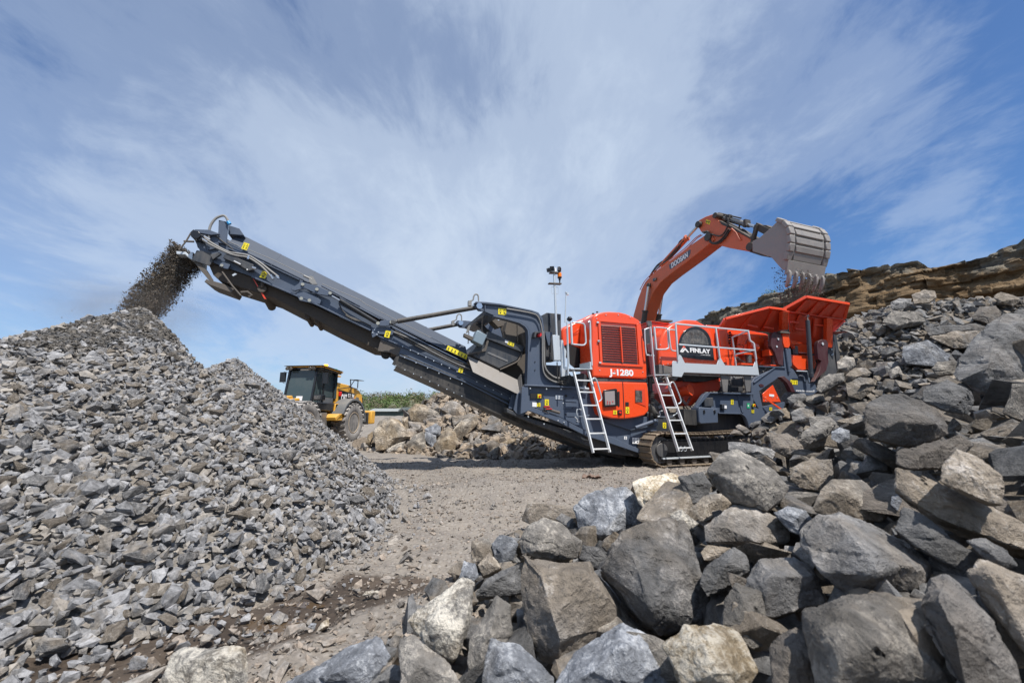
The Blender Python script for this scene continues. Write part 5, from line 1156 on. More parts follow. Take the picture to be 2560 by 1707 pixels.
# --- light mast
m_ = MB(); m_.cyl(mp('E', 372, 225, .42), mp('D', 537, 250, .42), .028, 12); mast = part(m_, 'light_mast', GALV, None, 0)
m_ = MB(); m_.tr('C', [(1815,1075),(1950,1085),(1955,1300),(1990,1340),(1995,1568),(1845,1568)], .36, .03); m_.tr('D', [(490,0),(600,0),(610,60),(640,130),(625,300),(660,330),(655,415),(580,430),(570,330),(590,260),(560,240),(490,250)], .38, .03); part(m_, 'mast_bracket', GALV, mast, .003)
m_ = MB(); m_.bar(mp('E', 300, 215, .42), mp('E', 460, 220, .42), .12, .03); m_.bar(mp('E', 280, 395, .42), mp('E', 485, 405, .42), .10, .03); part(m_, 'mast_crossbar', DUSTY, mast, .003)
m_ = MB(); m_.tube([mp('E', x, y, .42) for x, y in [(370,450),(325,455),(330,560),(440,568),(438,458),(385,450)]], .006, 5); part(m_, 'mast_handle', GALV, mast, 0)
def lamp(fr, x, y, v, w, h, yaw, tilt=.15):
    p = mp(fr, x, y, v); X = UM*math.cos(yaw)+WM*math.sin(yaw); Z = np.array([0,0,1.0]); Y = np.cross(Z, X); Z2 = Z*math.cos(tilt)+Y*math.sin(tilt); Y2 = np.cross(Z2, X)
    m_ = MB(); m_.box(p, [X, Y2, Z2], [w, .035, h]); 
    for k in range(5): m_.box(p+Y2*.045+X*w*(k-2)/2.6, [X, Y2, Z2], [.006, .02, h*.9])
    o = part(m_, 'work_light', GLOSSBLK, mast, .006); part(MB().box(p-Y2*.037, [X, Y2, Z2], [w*.85, .004, h*.85]), 'lamp_lens', GLASS, o, 0); return o
lamp('E', 335, 148, .36, .055, .06, 2.7); lamp('E', 290, 168, .5, .03, .05, 1.2); lamp('E', 455, 155, .38, .035, .06, -.9)
part(MB().box(mp('E', 388, 170, .42), [UM, WM, (0,0,1)], [.022,.03,.05]), 'junction_box', WHITE, mast, .003)
p = mp('E', 463, 255, .40); part(MB().cyl(p-[0,0,.055], p+[0,0,.055], .052, 18), 'beacon_lens', ORANGE, mast, .01); part(MB().cyl(p-[0,0,.075], p-[0,0,.055], .056, 18).cyl(p-[0,0,.13], p-[0,0,.075], .03, 12).cyl(p-[0,0,.20], p-[0,0,.13], .018, 10), 'beacon_base', GLOSSBLK, mast, .002)
m_ = MB(); m_.cyl(mp('E', 572, 550, .36), mp('E', 556, 1050, .36), .016, 10); m_.cyl(mp('E', 572, 545, .36)-[0,0,.02], mp('E', 572, 545, .36)+[0,0,.012], .03, 10); m_.box(mp('E', 598, 570, .36), [UM, WM, (0,0,1)], [.025,.025,.03]); part(m_, 'camera_pole', GALV, None, 0)
lamp('E', 635, 985, .30, .05, .04, .4, .6)

# --- engine cowl
COW = [('D',945,432),('D',940,200),('E',1005,1320),('E',1010,1060),('E',1025,965),('E',1050,925),('E',1120,892),('E',1210,872),('E',1300,866),('E',1480,876),('E',1580,900),('E',1700,950),('E',1790,1000),('E',1832,1045),('E',1850,1140),('E',1880,1350),('D',1560,20),('D',1588,300),('D',1590,457)]
def trc(m_, pts, v, dv): return m_.prism([mp(f, x, y, v) for f, x, y in pts], WM*dv)
cow = part(trc(MB(), COW, .30, .62), 'engine_cowl', RED, None, .045)
cow.modifiers['edges'].segments = 4
m_ = MB(); trc(m_, [('E',1160,1085),('E',1450,1100),('E',1735,1130),('D',1480,285),('D',1280,277),('D',1068,263)], .292, -.004); gr = part(m_, 'radiator_grille', GRILLE, cow, 0)
m_ = MB()
TL, TR, BL, BR = mp('E',1160,1100,.29), mp('E',1735,1140,.29), mp('D',1068,255,.29), mp('D',1480,280,.29)
for k in range(15):
    f_ = (k+.3)/15; a = TL+(BL-TL)*f_; b_ = TR+(BR-TR)*f_; m_.prism([a-WM*.034, b_-WM*.034, b_-WM*.034+np.array([0,0,.006]), a-WM*.034+np.array([0,0,.006])], WM*.030)
mt = TL*.47+TR*.53; mbm = BL*.47+BR*.53; m_.bar(mt-WM*.035, mbm-WM*.035, .03, .03, WM); part(m_, 'grille_louvre', RED, gr, .002)
m_ = MB()                                                   # door frame round the grille
OUT = [mp('E',1105,1000,.29), mp('E',1790,1062,.29), mp('D',1540,318,.29), mp('D',1035,292,.29)]; INN = [mp('E',1145,1035,.29), mp('E',1748,1085,.29), mp('D',1492,290,.29), mp('D',1062,268,.29)]
for k in range(4): m_.prism([OUT[k], OUT[(k+1) % 4], INN[(k+1) % 4], INN[k]], -WM*.022)
part(m_, 'grille_door', RED, cow, .004)
m_ = MB()
for x, y, fr in ((1103,1048,'E'),(1120,1362,'E'),(1020,10,'D'),(1035,265,'D')): m_.box(mp(fr, x, y, .27), [UM, WM, (0,0,1)], [.03,.015,.022])
part(m_, 'door_hinge', GALV, cow, .002)
bolts('E', [(1240,920),(1448,920),(1650,962),(1085,985),(1810,1048),(1795,1342)], .298, .013, parent=cow); bolts('D', [(1030,355),(1205,365),(1370,368),(1537,375),(1520,287)], .298, .013, parent=cow)
text_part('J-1280', WHITE, mp('D',1143,409,.30), mp('D',1427,420,.30), .155, -WM, cow, CB, bold=.035)
# side of the cowl and the machinery hood behind it
m_ = MB(); m_.prism([mp('E', x, y, .95) for x, y in [(505,1180),(540,1130),(700,1050),(830,1005),(960,930),(1100,890),(1100,1566),(1000,1566),(640,1420),(510,1470)]], WM*1.2); hd = part(m_, 'engine_hood', RED, None, .04)
m_ = MB(); m_.tr('D', [(560,60),(700,40),(880,60),(880,320),(740,330),(690,290)], .97, .02); part(m_, 'engine_bay', INK, hd, 0)
m_ = MB(); m_.tr('E', [(690,1225),(780,1155),(800,1160),(700,1240)], .945, -.01); m_.tr('E', [(690,1255),(800,1200),(805,1206),(700,1265)], .945, -.01); part(m_, 'hood_rib', RED, hd, .003)
part(MB().cyl(mp('E', 1095, 885, .6), mp('E', 1095, 885, .6)+[0,0,.03], .03, 10).cyl(mp('E', 1028, 912, .75), mp('E', 1028, 912, .75)+[0,0,.03], .035, 10), 'hood_cap', BLACK, hd, 0)
part(MB().tr('D', [(940,450),(1580,462),(1590,492),(960,488)], .34, .5), 'cowl_gap_rail', NAVYD, None, .004)

# --- lower red cabinet
LC = [(960,488),(1300,492),(1590,500),(1600,560),(1612,700),(1608,835),(1560,885),(1450,912),(1330,928),(1180,922),(1085,900),(1040,870),(1020,800),(985,700)]
lc = part(MB().tr('D', LC, .27, .5), 'tank_cabinet', RED, None, .035); lc.modifiers['edges'].segments = 4
part(MB().tr('D', [(1298,490),(1306,490),(1326,925),(1318,925)], .266, -.003), 'door_gap', INK, lc, 0)
m_ = MB(); m_.tr('D', [(1075,590),(1220,570),(1238,578),(1245,775),(1095,790),(1080,770)], .215, .03); hw = part(m_, 'display_door', GLOSSBLK, lc, .008)
part(MB().tr('D', [(1088,605),(1205,596),(1212,758),(1098,765)], .213, -.004), 'display_window', simple('display_film', (.30,.27,.27), .25, dust=.3), hw, 0)
m_ = MB()
for x, y in ((1122,722),(1150,725),(1185,722),(1120,745),(1150,746)): p = mp('D', x, y, .208); m_.cyl(p, p-WM*.012, .014, 10)
part(m_, 'push_button', BTNRED, hw, 0)
part(MB().tr('D', [(1240,605),(1265,605),(1265,778),(1245,780)], .265, -.006), 'painted_door_shadow', INK, lc, 0)  # black strip paints the shadow beside the raised display door
m_ = MB(); m_.tr('D', [(1450,575),(1560,575),(1575,780),(1450,730)], .262, -.004); part(m_, 'light_recess', RED2, lc, 0)
part(MB().tr('D', [(1448,590),(1525,595),(1530,730),(1450,728)], .262, -.012), 'recess_window', GLASS, lc, 0)
part(MB().tr('D', [(1333,728),(1372,730),(1372,775),(1333,775)], .265, -.01), 'latch_plate', INK, lc, .002)
sticker('D', 1190, 825, 1232, 872, .262, 2, icons=1, parent=lc); sticker('D', 1336, 785, 1378, 862, .262, 2, icons=1, parent=lc)
part(MB().tr('D', [(1240,822),(1290,822),(1292,880),(1243,880)], .262, -.01), 'stop_box', INK, lc, .004); p = mp('D', 1266, 852, .25); part(MB().cyl(p, p-WM*.035, .028, 14), 'emergency_stop', BTNRED, lc, .003)

# --- ladders
def ladder(lt, lb, rt, rb, ys, v0, v1, knee=None):
    """stiles from top to bottom; v moves towards the camera further down"""
    a0, a1 = mp('D', *lt, v0), mp('D', *lb, v1); b0, b1 = mp('D', *rt, v0), mp('D', *rb, v1)
    m_ = MB(); m_.bar(a0, a1, .075, .032, UM); o = part(m_, 'ladder', ALU, None, .004)
    part(MB().bar(b0, b1, .075, .032, UM), 'ladder_stile', ALU, o, .004)
    for y in ys:
        f_ = (y-lt[1])/(lb[1]-lt[1]); p = a0+(a1-a0)*f_; f2 = (y-rt[1])/(rb[1]-rt[1]); q = b0+(b1-b0)*f2
        q = q*1.0; q[2] = p[2]; part(MB().bar(p, q, .055, .03), 'ladder_rung', ALU, o, .003)
    return o
l1 = ladder((720,350),(955,1325),(895,350),(1150,1318),[480,625,785,945,1110,1285], .20, -.28)
l2 = ladder((1675,425),(1955,1310),(1805,415),(2120,1300),[525,660,808,958,1112,1272], .18, -.30)
def hand(fr, pts, v, r=.016, name='handrail'):
    return part(MB().tube(bez([mp(fr, x, y, v) for x, y in pts], 5), r, 8), name, GALV, None, 0)
hand('D', [(945,470),(955,450),(985,455),(1010,520),(1050,660),(1048,700),(1020,725)], -.02)
hand('D', [(1860,520),(1875,497),(1905,505),(1940,580),(1985,700),(1980,735),(1955,750)], -.02)
hand('D', [(820,820),(770,810),(762,860),(790,895),(910,882)], .1, .012); hand('D', [(740,900),(790,960),(760,950)], .1, .012)
hand('D', [(1770,830),(1735,840),(1745,885),(1720,900),(1880,900)], .1, .012)
part(MB().tube([mp('D', 1880, 900, .1), mp('D', 1950, 850, .15)], .014, 6), 'ladder_stay', GALV, None, 0)
m_ = MB()
for cx_ in (1988, 2035): p = mp('D', cx_, 1278, -.34); m_.tube([p+UM*math.cos(a)*.045+np.array([0,0,math.sin(a)*.055]) for a in np.linspace(0, 2*np.pi, 14, endpoint=False)], .005, 5, closed=True)
part(m_, 'locking_ring', GALV, None, 0)
# treads and platforms at the ladder heads
m_ = MB(); m_.prism([mp('D', 690, 332, .12), mp('D', 950, 338, .12), mp('D', 950, 345, .12), mp('D', 690, 342, .12)], WM*.62); m_.tr('D', [(915,255),(945,262),(945,340),(918,338)], .14, .5); part(m_, 'step_platform', GALV, None, .003)
m_ = MB(); m_.prism([mp('D', 1690, 405, .10), mp('D', 1890, 400, .10), mp('D', 1890, 410, .10), mp('D', 1690, 414, .10)], WM*.55); part(m_, 'step_platform', GALV, None, .003)
# vertical grab rails beside the ladder heads
m_ = MB(); m_.cyl(mp('E', 590, 1040, .14), mp('D', 662, 415, .14), .02, 8); m_.bar(mp('E', 590, 1150, .14), mp('D', 665, 300, .14), .06, .02, UM); part(m_, 'grab_post', GALV, None, 0)
m_ = MB(); m_.bar(mp('E', 655, 1040, .10), mp('E', 672, 1420, .10), .04, .05, WM); part(m_, 'gate_plate', GALV, None, .004)
hand('E', [(680,1046),(830,1060),(880,1090),(892,1180),(905,1370),(890,1410),(850,1430),(690,1415)], .08, .020)
hand('E', [(945,1050),(975,1050),(985,1400),(992,1566)], .14, .022); hand('D', [(915,0),(935,200),(940,300)], .14, .022)
m_ = MB(); m_.bar(mp('F', 110, 412, .12), mp('F', 155, 940, .12), .05, .03, UM); m_.bar(mp('F', 150, 415, .08), mp('F', 172, 655, .08), .05, .04, UM); part(m_, 'grab_post', GALV, None, .003)
hand('F', [(165,420),(265,428),(292,450),(305,620),(290,648),(250,655),(172,655)], .06, .020)
hand('F', [(108,425),(60,440),(50,470),(65,690),(90,715),(150,722)], .20, .018)
hand('F', [(380,450),(325,445),(310,470),(330,640),(350,668),(385,672)], .02, .018)
part(MB().box(mp('F', 97, 385, .3), [UM, WM, (0,0,1)], [.07,.03,.08]), 'side_lamp', GLASS, None, .008)
m_ = MB(); m_.tr('F', [(60,430),(110,430),(140,900),(90,940)], .55, .3); part(m_, 'dark_column', NAVYD, None, .01)
m_ = MB(); m_.tr('F', [(75,600),(115,590),(155,900),(120,935)], .42, .06); part(m_, 'maroon_panel', simple('maroon_paint', (.10,.02,.025), .4), None, .006)
# rubber bellows and pipes between the cowl and the second ladder
m_ = MB()
for k in range(7): p = mp('D', 1640, 600+k*22, .40); m_.cyl(p, p-[0,0,.03], .075-.006*(k % 2), 18)
m_.cyl(mp('D', 1620, 430, .42), mp('D', 1640, 1000, .42), .06, 12); m_.cyl(mp('D', 1590, 760, .42), mp('D', 1700, 900, .42), .09, 16); part(m_, 'rubber_bellows', BLACK, None, .002)

# --- second red hood with the name panel
FH = [(205,850),(205,640),(225,540),(270,450),(340,390),(415,355),(480,337),(540,338),(610,345),(690,390),(745,450),(790,540),(820,650),(832,815),(700,810),(500,795)]
fh = part(MB().tr('F', [(p_[0]+0, p_[1]) for p_ in FH], .48, .55), 'flywheel_guard', RED, None, .06); fh.modifiers['edges'].segments = 4
def arc(cx_, cy_, rx, ry, a0, a1, n): return [(cx_+rx*math.cos(a), cy_-ry*math.sin(a)) for a in np.linspace(math.radians(a0), math.radians(a1), n)]
WA = arc(585, 600, 172, 188, 178, 2, 22)
m_ = MB(); m_.tr('F', [(402,600)]+WA+[(775,640),(790,775),(640,765),(425,735)], .475, -.022); wf = part(m_, 'window_frame', GLOSSBLK, fh, .012)
m_ = MB(); m_.tr('F', [(425,588)]+arc(583, 600, 145, 158, 172, 8, 20)+[(732,606),(425,585)], .452, -.004); part(m_, 'guard_window', GLASS, wf, 0)
m_ = MB(); m_.tr('F', [(405,598),(770,615),(780,745),(420,712)], .452, -.005); npn = part(m_, 'name_panel', simple('black_panel', (.014,.017,.024), .3), fh, 0)
text_part('FINLAY', WHITE, mp('F',535,683,.445), mp('F',752,700,.445), .125, -WM, npn, CB, bold=.04)
text_part('A TEREX BRAND', WHITE, mp('F',648,716,.445), mp('F',750,723,.445), .022, -WM, npn, CB, bold=.0)
m_ = MB(); v_ = .446
m_.tr('F', [(425,680),(465,620),(475,628),(440,684)], v_, -.004); m_.tr('F', [(478,632),(525,688),(508,688),(468,645)], v_, -.004); m_.tr('F', [(440,685),(468,650),(480,660),(460,687)], v_, -.004)
part(m_, 'peak_emblem', WHITE, npn, 0); m_ = MB(); m_.tr('F', [(448,638),(467,613),(488,640),(478,642),(467,628),(458,640)], .441, -.004); part(m_, 'emblem_tip', RED, npn, 0)
bolts('F', [(218,605),(214,745),(296,808),(248,820)], .478, .012, parent=fh)
m_ = MB(); m_.tr('F', [(120,355),(330,380),(300,470),(230,500),(140,480)], .85, .5); m_.strip('F', [(115,350),(330,378)], .8, .6, .02); part(m_, 'rear_cover', RED2, None, .01)
part(MB().tr('F', [(220,335),(350,343),(350,362),(225,352)], 1.2, .5), 'roof_grating', DUSTY, None, .003)
m_ = MB(); m_.tr('F', [(205,815),(345,845),(345,900),(300,915),(205,910)], .44, .3); part(m_, 'guard_foot', SKIRT, None, .006)
# --- service platform with railing
m_ = MB(); m_.tr('F', [(345,790),(355,778),(410,782),(420,710),(440,720),(480,800),(820,818),(845,742),(860,742),(910,825),(1210,838),(1235,765),(1248,768),(1274,930),(470,900),(445,950),(345,940)], .02, .012)
pf = part(m_, 'service_platform', GALV, None, .003)
m_ = MB(); m_.prism([mp('F', 440, 890, .03), mp('F', 1272, 925, .03), mp('F', 1272, 932, .03), mp('F', 440, 898, .03)], WM*.50); part(m_, 'platform_floor', GALV, pf, .002)
def rail(pts, r=.021, sq=True):
    m_ = MB()
    for a, b_ in zip(pts, pts[1:]): m_.bar(mp('F', *a, .0), mp('F', *b_, .0), .042, .042)
    return part(m_, 'platform_rail', GALV, pf, .006)
rail([(375,382),(1160,458)]); rail([(415,603),(1225,665)]); rail([(380,380),(405,775)]); rail([(808,425),(850,742)]); rail([(1155,455),(1172,560),(1215,590),(1240,765)])
m_ = MB(); m_.bar(mp('F', 1155, 460, 0), mp('F', 985, 525, .45), .036, .036); m_.bar(mp('F', 985, 520, .45), mp('F', 1025, 830, .45), .036, .036); m_.bar(mp('F', 1225, 665, 0), mp('F', 1010, 710, .45), .036, .036); m_.bar(mp('F', 1150, 470, 0), mp('F', 1085, 475, .3), .03, .03); part(m_, 'platform_rail', GALV, pf, .005)
m_ = MB()
for x0 in (865, 1110): m_.prism([mp('F', x0, 925, .1), mp('F', x0+82, 928, .1), mp('F', x0+70, 1105, .1), mp('F', x0+25, 1105, .1)], WM*.03); m_.mbox(*[0]*6) if False else None
part(m_, 'platform_bracket', SKIRT, pf, .003); part(MB().tr('F', [(370,905),(440,915),(380,990),(310,960)], .25, .4), 'platform_gusset', SKIRT, pf, .004)

# --- jaw box, motor and springs
m_ = MB(); m_.tr('F', [(700,395),(860,400),(1340,485),(1370,500),(1365,560),(1400,620),(1400,815),(830,800),(780,560)], .78, 1.5); jb = part(m_, 'jaw_box', RED, None, .015)
m_ = MB(); m_.tr('F', [(950,470),(1330,485),(1370,510),(1375,555),(1330,560),(1330,700),(1290,760),(1180,720),(1080,560)], .70, .06); p = mp('F', 1300, 665, .70); m_.cyl(p, p+WM*.1, .27, 40); m_.tr('F', [(1290,800),(1330,760),(1345,820),(1290,820)], .68, .06)
cp = part(m_, 'side_cheek', RED, jb, .01)
bolts('F', [(1010,525),(1045,525),(1165,515),(1285,525),(1325,535),(1300,660),(1160,560)], .69, .018, parent=cp, mat=SKIRT)
m_ = MB(); m_.cyl(mp('F', 1150, 610, .60), mp('F', 1240, 640, .60), .13, 22); m_.tr('F', [(1060,500),(1100,490),(1150,600),(1140,660),(1090,700),(1040,620)], .60, .05); part(m_, 'vibrator_motor', RED, jb, .015)
m_ = MB(); m_.tr('F', [(840,430),(935,440),(950,600),(870,640)], .62, .1); m_.tr('F', [(850,620),(1010,660),(1000,740),(860,740)], .60, .12); m_.tr('F', [(850,715),(1190,690),(1200,705),(1090,770),(860,800)], .60, .05); m_.tr('F', [(920,745),(1010,750),(1010,830),(930,825)], .58, .08); part(m_, 'frame_bracket', RED, jb, .008)
m_ = MB()
for k in range(5): m_.box(mp('F', 960, 475+k*28, .60), [UM, WM, (0,0,1)], [.015, .03, .028])
m_.tube(bez([mp('F', x, y, .56) for x, y in [(940,480),(945,560),(970,620),(990,650)]], 6), .012, 6); m_.tube(bez([mp('F', x, y, .55) for x, y in [(1010,620),(1060,600),(1110,620),(1090,650),(1040,640)]], 6), .010, 6); m_.tube(bez([mp('F', x, y, .55) for x, y in [(1180,530),(1140,560),(1130,600)]], 6), .010, 6); part(m_, 'grease_line', GLOSSBLK, jb, 0)
part(MB().tube(bez([mp('F', x, y, .52) for x, y in [(1030,740),(1060,770),(1110,800)]], 6), .05, 12), 'dust_hose', BLACK, jb, 0)
def spring(x, y0, y1, v, r=.075):
    m_ = MB(); a, b_ = mp('F', x, y0, v), mp('F', x+8, y1, v); n = 9
    for k in range(n): q = a+(b_-a)*(k+.5)/n; m_.cyl(q-(b_-a)*.34/n, q+(b_-a)*.34/n, r, 20)
    m_.cyl(a, b_, r*.88, 16); o = part(m_, 'rubber_spring', BLACK, jb, .003)
    return o
SPR = simple('spring_grey', (.12,.125,.13), .45, metal=.3, dust=.2)
for x, y0, y1, v in ((1155,708,800,.45),(1432,720,822,.45),(1655,622,708,.7)):
    o = spring(x, y0, y1, v, .085 if x < 1600 else .08); o.data.materials.clear(); o.data.materials.append(SPR); o.name = 'coil_spring'
m_ = MB(); m_.tr('F', [(1380,655),(1425,660),(1475,712),(1385,720)], .36, .25); m_.tr('F', [(1395,818),(1505,822),(1505,834),(1395,830)], .36, .25); m_.tr('F', [(1110,690),(1200,695),(1210,712),(1110,708)], .36, .25); m_.tr('F', [(1085,800),(1215,808),(1215,824),(1085,818)], .36, .25); part(m_, 'spring_seat', RED, jb, .006)
m_ = MB(); m_.tr('F', [(1270,840),(1330,835),(1345,870),(1290,900)], .4, .2); part(m_, 'pivot_block', NAVYD, None, .01)

# --- hopper
def hq(pts, th=.03, side=1):
    return MB().prism([mp(fr, x, y, v) for fr, x, y, v in pts], WM*th)
def wing(mb, pts, th=.035):
    P_ = [mp('F', x, y, v) for x, y, v in pts]; n = np.cross(P_[1]-P_[0], P_[-1]-P_[0]); n /= np.linalg.norm(n); n = n if n@WM > 0 else -n
    return mb.prism(P_, n*th)
m_ = MB(); wing(m_, [(858,418,.55),(912,330,.28),(1360,210,-.05),(1545,240,-.05),(1535,470,.62),(1410,475,.62),(1210,458,.62)])
hp = part(m_, 'feed_hopper', RED2, None, .006)
def rim_bar(mb, a, b_, d_=.12): 
    p, q = mp('F', *a), mp('F', *b_); mb.bar(p, q, d_, .07)
m_ = MB(); rim_bar(m_, (905,330,.28), (1362,212,-.06)); rim_bar(m_, (1362,212,-.06), (1548,236,-.06)); m_.bar(mp('F', 860, 415, .52), mp('F', 912, 332, .26), .1, .06); part(m_, 'hopper_rim', RED, hp, .006)
m_ = MB()
for a, b_ in (((1060,425,.53),(1200,262,.10)), ((1290,450,.56),(1400,232,.0))):
    p, q = mp('F', *a), mp('F', *b_); m_.prism([p, p+UM*.17, q+UM*.15, q], -(WM*.05)+np.array([0,0,-.02]))
for a, b_ in (((1130,395,.40),(1240,420,.42)), ((1310,420,.42),(1410,440,.44))):
    p, q = mp('F', *a), mp('F', *b_); m_.bar(p-WM*.04, q-WM*.04, .06, .05)
part(m_, 'hopper_rib', RED2, hp, .008)
m_ = MB(); m_.prism([mp('F', x, y, v) for x, y, v in [(1525,245,-.12),(1590,252,-.12),(1586,445,.30),(1520,445,.30)]], WM*.12); m_.tr('F', [(1525,480),(1590,480),(1605,610),(1590,640),(1545,635),(1530,580)], .28, .14); po = part(m_, 'hopper_post', RED, hp, .012)
m_ = MB(); m_.prism([mp('F', x, y, v) for x, y, v in [(2000,318,.0),(2060,332,.0),(2058,560,.30),(2065,600,.30),(2050,640,.30),(2010,630,.30),(1998,560,.30)]], WM*.12); part(m_, 'hopper_post', RED, hp, .012)
part(MB().tr('F', [(1500,455),(1605,468),(1605,486),(1560,482),(1500,478)], .22, .12), 'wedge_lock', DUSTY, hp, .004)
m_ = MB(); wing(m_, [(1548,240,.15),(1770,110,-.25),(2215,185,-.25),(2178,328,.10),(1900,295,.12)]); part(m_, 'hopper_extension', RED2, hp, .006)
m_ = MB(); m_.bar(mp('F', 1535, 225, .12), mp('F', 1768, 97, -.28), .11, .08); m_.bar(mp('F', 1768, 97, -.28), mp('F', 2222, 172, -.28), .11, .08); m_.bar(mp('F', 2222, 172, -.28), mp('F', 2182, 325, .08), .09, .06); part(m_, 'hopper_rim', RED, hp, .006)
m_ = MB()
for xb, xt in ((1640,1760),(1780,1890),(1895,2010),(2030,2120)):
    p, q = mp('F', xb, 268+.09*(xb-1640), .08), mp('F', xt, 128+.16*(xt-1760), -.2); m_.prism([p, p+UM*.16, q+UM*.15, q], -(WM*.05)+np.array([0,0,-.02]))
part(m_, 'hopper_rib', RED2, hp, .008)
m_ = MB(); wing(m_, [(1590,252,.12),(1900,300,.12),(2190,350,.12),(2000,560,.62),(1900,620,.62),(1610,560,.62)]); m_.strip('F', [(1560,240),(1900,292),(2185,335)], .02, .10, .03); part(m_, 'hopper_side', RED2, hp, .006)
m_ = MB()
for a, b_ in (((1610,470,.5),(1690,290,.12)),((1830,540,.55),(1850,330,.14))): p, q = mp('F', *a), mp('F', *b_); m_.prism([p, p+UM*.17, q+UM*.15, q], -(WM*.05))
for a, b_ in (((1600,365,.26),(1680,375,.27)),((1840,395,.28),(1940,405,.28)),((1640,440,.42),(1740,450,.42))): p, q = mp('F', *a), mp('F', *b_); m_.bar(p-WM*.04, q-WM*.04, .06, .06)
part(m_, 'hopper_rib', RED2, hp, .008)
# far wall and back wall so that the hopper is a real box
m_ = MB(); s0 = (mp('F', 912, 330, .28)-OM)@UM; s1 = (mp('F', 2222, 172, -.28)-OM)@UM; zt = mp('F', 1768, 97, -.28)[2]; zb = mp('F', 1410, 475, .62)[2]
m_.prism([mw(s0, 2.5, zb), mw(s1-.4, 2.5, zb), mw(s1, 3.2, zt-.75), mw(s0+1.8, 3.2, zt-.75), mw(s0, 2.8, zt-1.1)], WM*.05)
m_.prism([mw(s1-.1, .1, zb+.1), mw(s1-.1, 2.9, zb+.1), mw(s1+.15, 3.1, zt-.9), mw(s1+.15, -.05, zt-.9)], UM*.05); part(m_, 'hopper_back_wall', RED2, hp, .006)
m_ = MB(); wing(m_, [(2060,470,.30),(2190,350,.10),(2175,335,.12),(2062,410,.25)]); m_.bar(mp('F', 2185, 350, .10), mp('F', 2062, 470, .30), .04, .05); part(m_, 'hopper_end_flap', RED2, hp, .004)
# maroon brackets and pivot plates
MAR = simple('maroon_bracket', (.060,.018,.024), .35, dust=.15)
m_ = MB(); m_.tr('F', [(1410,490),(1430,470),(1500,465),(1515,520),(1520,600),(1535,640),(1530,830),(1480,815),(1440,690),(1400,620)], .30, .10); b1 = part(m_, 'pivot_bracket', MAR, None, .008)
bolts('F', [(1475,545),(1460,625)], .29, .035, 'bracket_pin', parent=b1)
m_ = MB(); m_.tr('F', [(1895,620),(1905,570),(1945,548),(1990,555),(2012,590),(2005,700),(2015,790),(1990,880),(1900,960),(1860,1000),(1920,880),(1940,780),(1905,760)], .22, .12); b2 = part(m_, 'pivot_bracket', MAR, None, .008); bolts('F', [(1950,595)], .21, .05, 'bracket_pin', parent=b2)
m_ = MB(); m_.tr('F', [(2010,640),(2040,560),(2075,570),(2085,620),(2075,700),(2105,900),(2060,940),(1960,960),(2015,790)], .42, .12); m_.tr('F', [(2070,470),(2100,520),(2145,780),(2110,900),(2090,640)], .7, 1.2); b3 = part(m_, 'end_bracket', NAVYD, None, .006); bolts('F', [(2045,655),(2048,715),(2060,705)], .41, .03, parent=b3)
# feeder pan under the hopper
m_ = MB(); m_.tr('F', [(1600,540),(1835,545),(1900,600),(1900,680),(1840,705),(1700,700),(1610,600)], .66, .08); m_.tr('F', [(1620,600),(1720,605),(1680,570),(1610,555)], .60, .06); m_.tr('F', [(1620,712),(1880,720),(1870,860),(1700,880),(1630,815)], .60, .1); p = mp('F', 1845, 800, .55); m_.cyl(p, p+WM*.1, .17, 30); m_.tr('F', [(1640,720),(1730,725),(1730,870),(1690,870),(1630,810)], .56, .06); fd = part(m_, 'vibrating_feeder', RED, None, .01)
bolts('F', along((1700,688),(1820,700),8), .655, .016, parent=fd)
m_ = MB(); m_.mbox((mp('F',1610,700,.8)-OM)@UM, (mp('F',2000,700,.8)-OM)@UM, .80, 2.3, zb-.75, zb-.02); part(m_, 'feeder_body', NAVYD, fd, .02)
# lifting ram of the hopper
m_ = MB(); a, b_ = mp('F', 1790, 345, .0), mp('F', 1828, 945, .15); m_.cyl(a, b_, .062, 20); m_.cyl(a+(b_-a)*.93, b_+(b_-a)*.01, .07, 16); rm = part(m_, 'hopper_ram', simple('ram_grey', (.055,.062,.075), .35), None, .004)
part(MB().cyl(mp('F', 1783, 290, -.02), a, .028, 10).cyl(mp('F', 1783, 300, -.02)-WM*.04, mp('F', 1783, 300, -.02)+WM*.04, .045, 12), 'ram_eye', CHROME, rm, 0)
# posts beside the springs
m_ = MB(); m_.tr('F', [(1530,640),(1590,640),(1610,650),(1625,830),(1600,850),(1540,840)], .34, .10); m_.cyl(mp('F', 1555, 650, .32), mp('F', 1590, 900, .32), .05, 12); part(m_, 'frame_post', NAVY, None, .008)
# side beams of the feeder end
m_ = MB(); m_.tr('F', [(1190,1010),(1225,960),(1440,850),(1500,835),(1600,845),(1640,870),(1690,950),(1760,1015),(1870,1020),(1900,1100),(1850,1140),(1800,1150),(1650,1110),(1600,1000),(1540,950),(1490,950),(1330,1060),(1275,1100),(1310,1280),(1320,1310),(1270,1295),(1190,1150)], .34, .12); sb = part(m_, 'feeder_frame', NAVY, None, .008)
m_ = MB(); m_.strip('F', [(1275,830),(1560,845)], .30, .2, .03); m_.strip('F', [(1220,1005),(1300,945),(1445,842)], .30, .06, .03); m_.tr('F', [(1600,845),(1690,880),(1860,880),(1900,1000),(1870,1020),(1760,1015),(1690,950),(1640,870)], .95, .1); part(m_, 'frame_flange', NAVY, sb, .004)
m_ = MB(); m_.prism([mp('F', x, y, .24) for x, y in [(1500,950),(1540,940),(1620,1010),(1660,1110),(1620,1110),(1570,1010)]], WM*.12); part(m_, 'wheel_arch_lip', MAR, sb, .006)
text_part('www.terex.com/F', WHITE, mp('F',1663,1103,.335), mp('F',1866,1112,.335), .062, -WM, sb, CB, bold=.012)
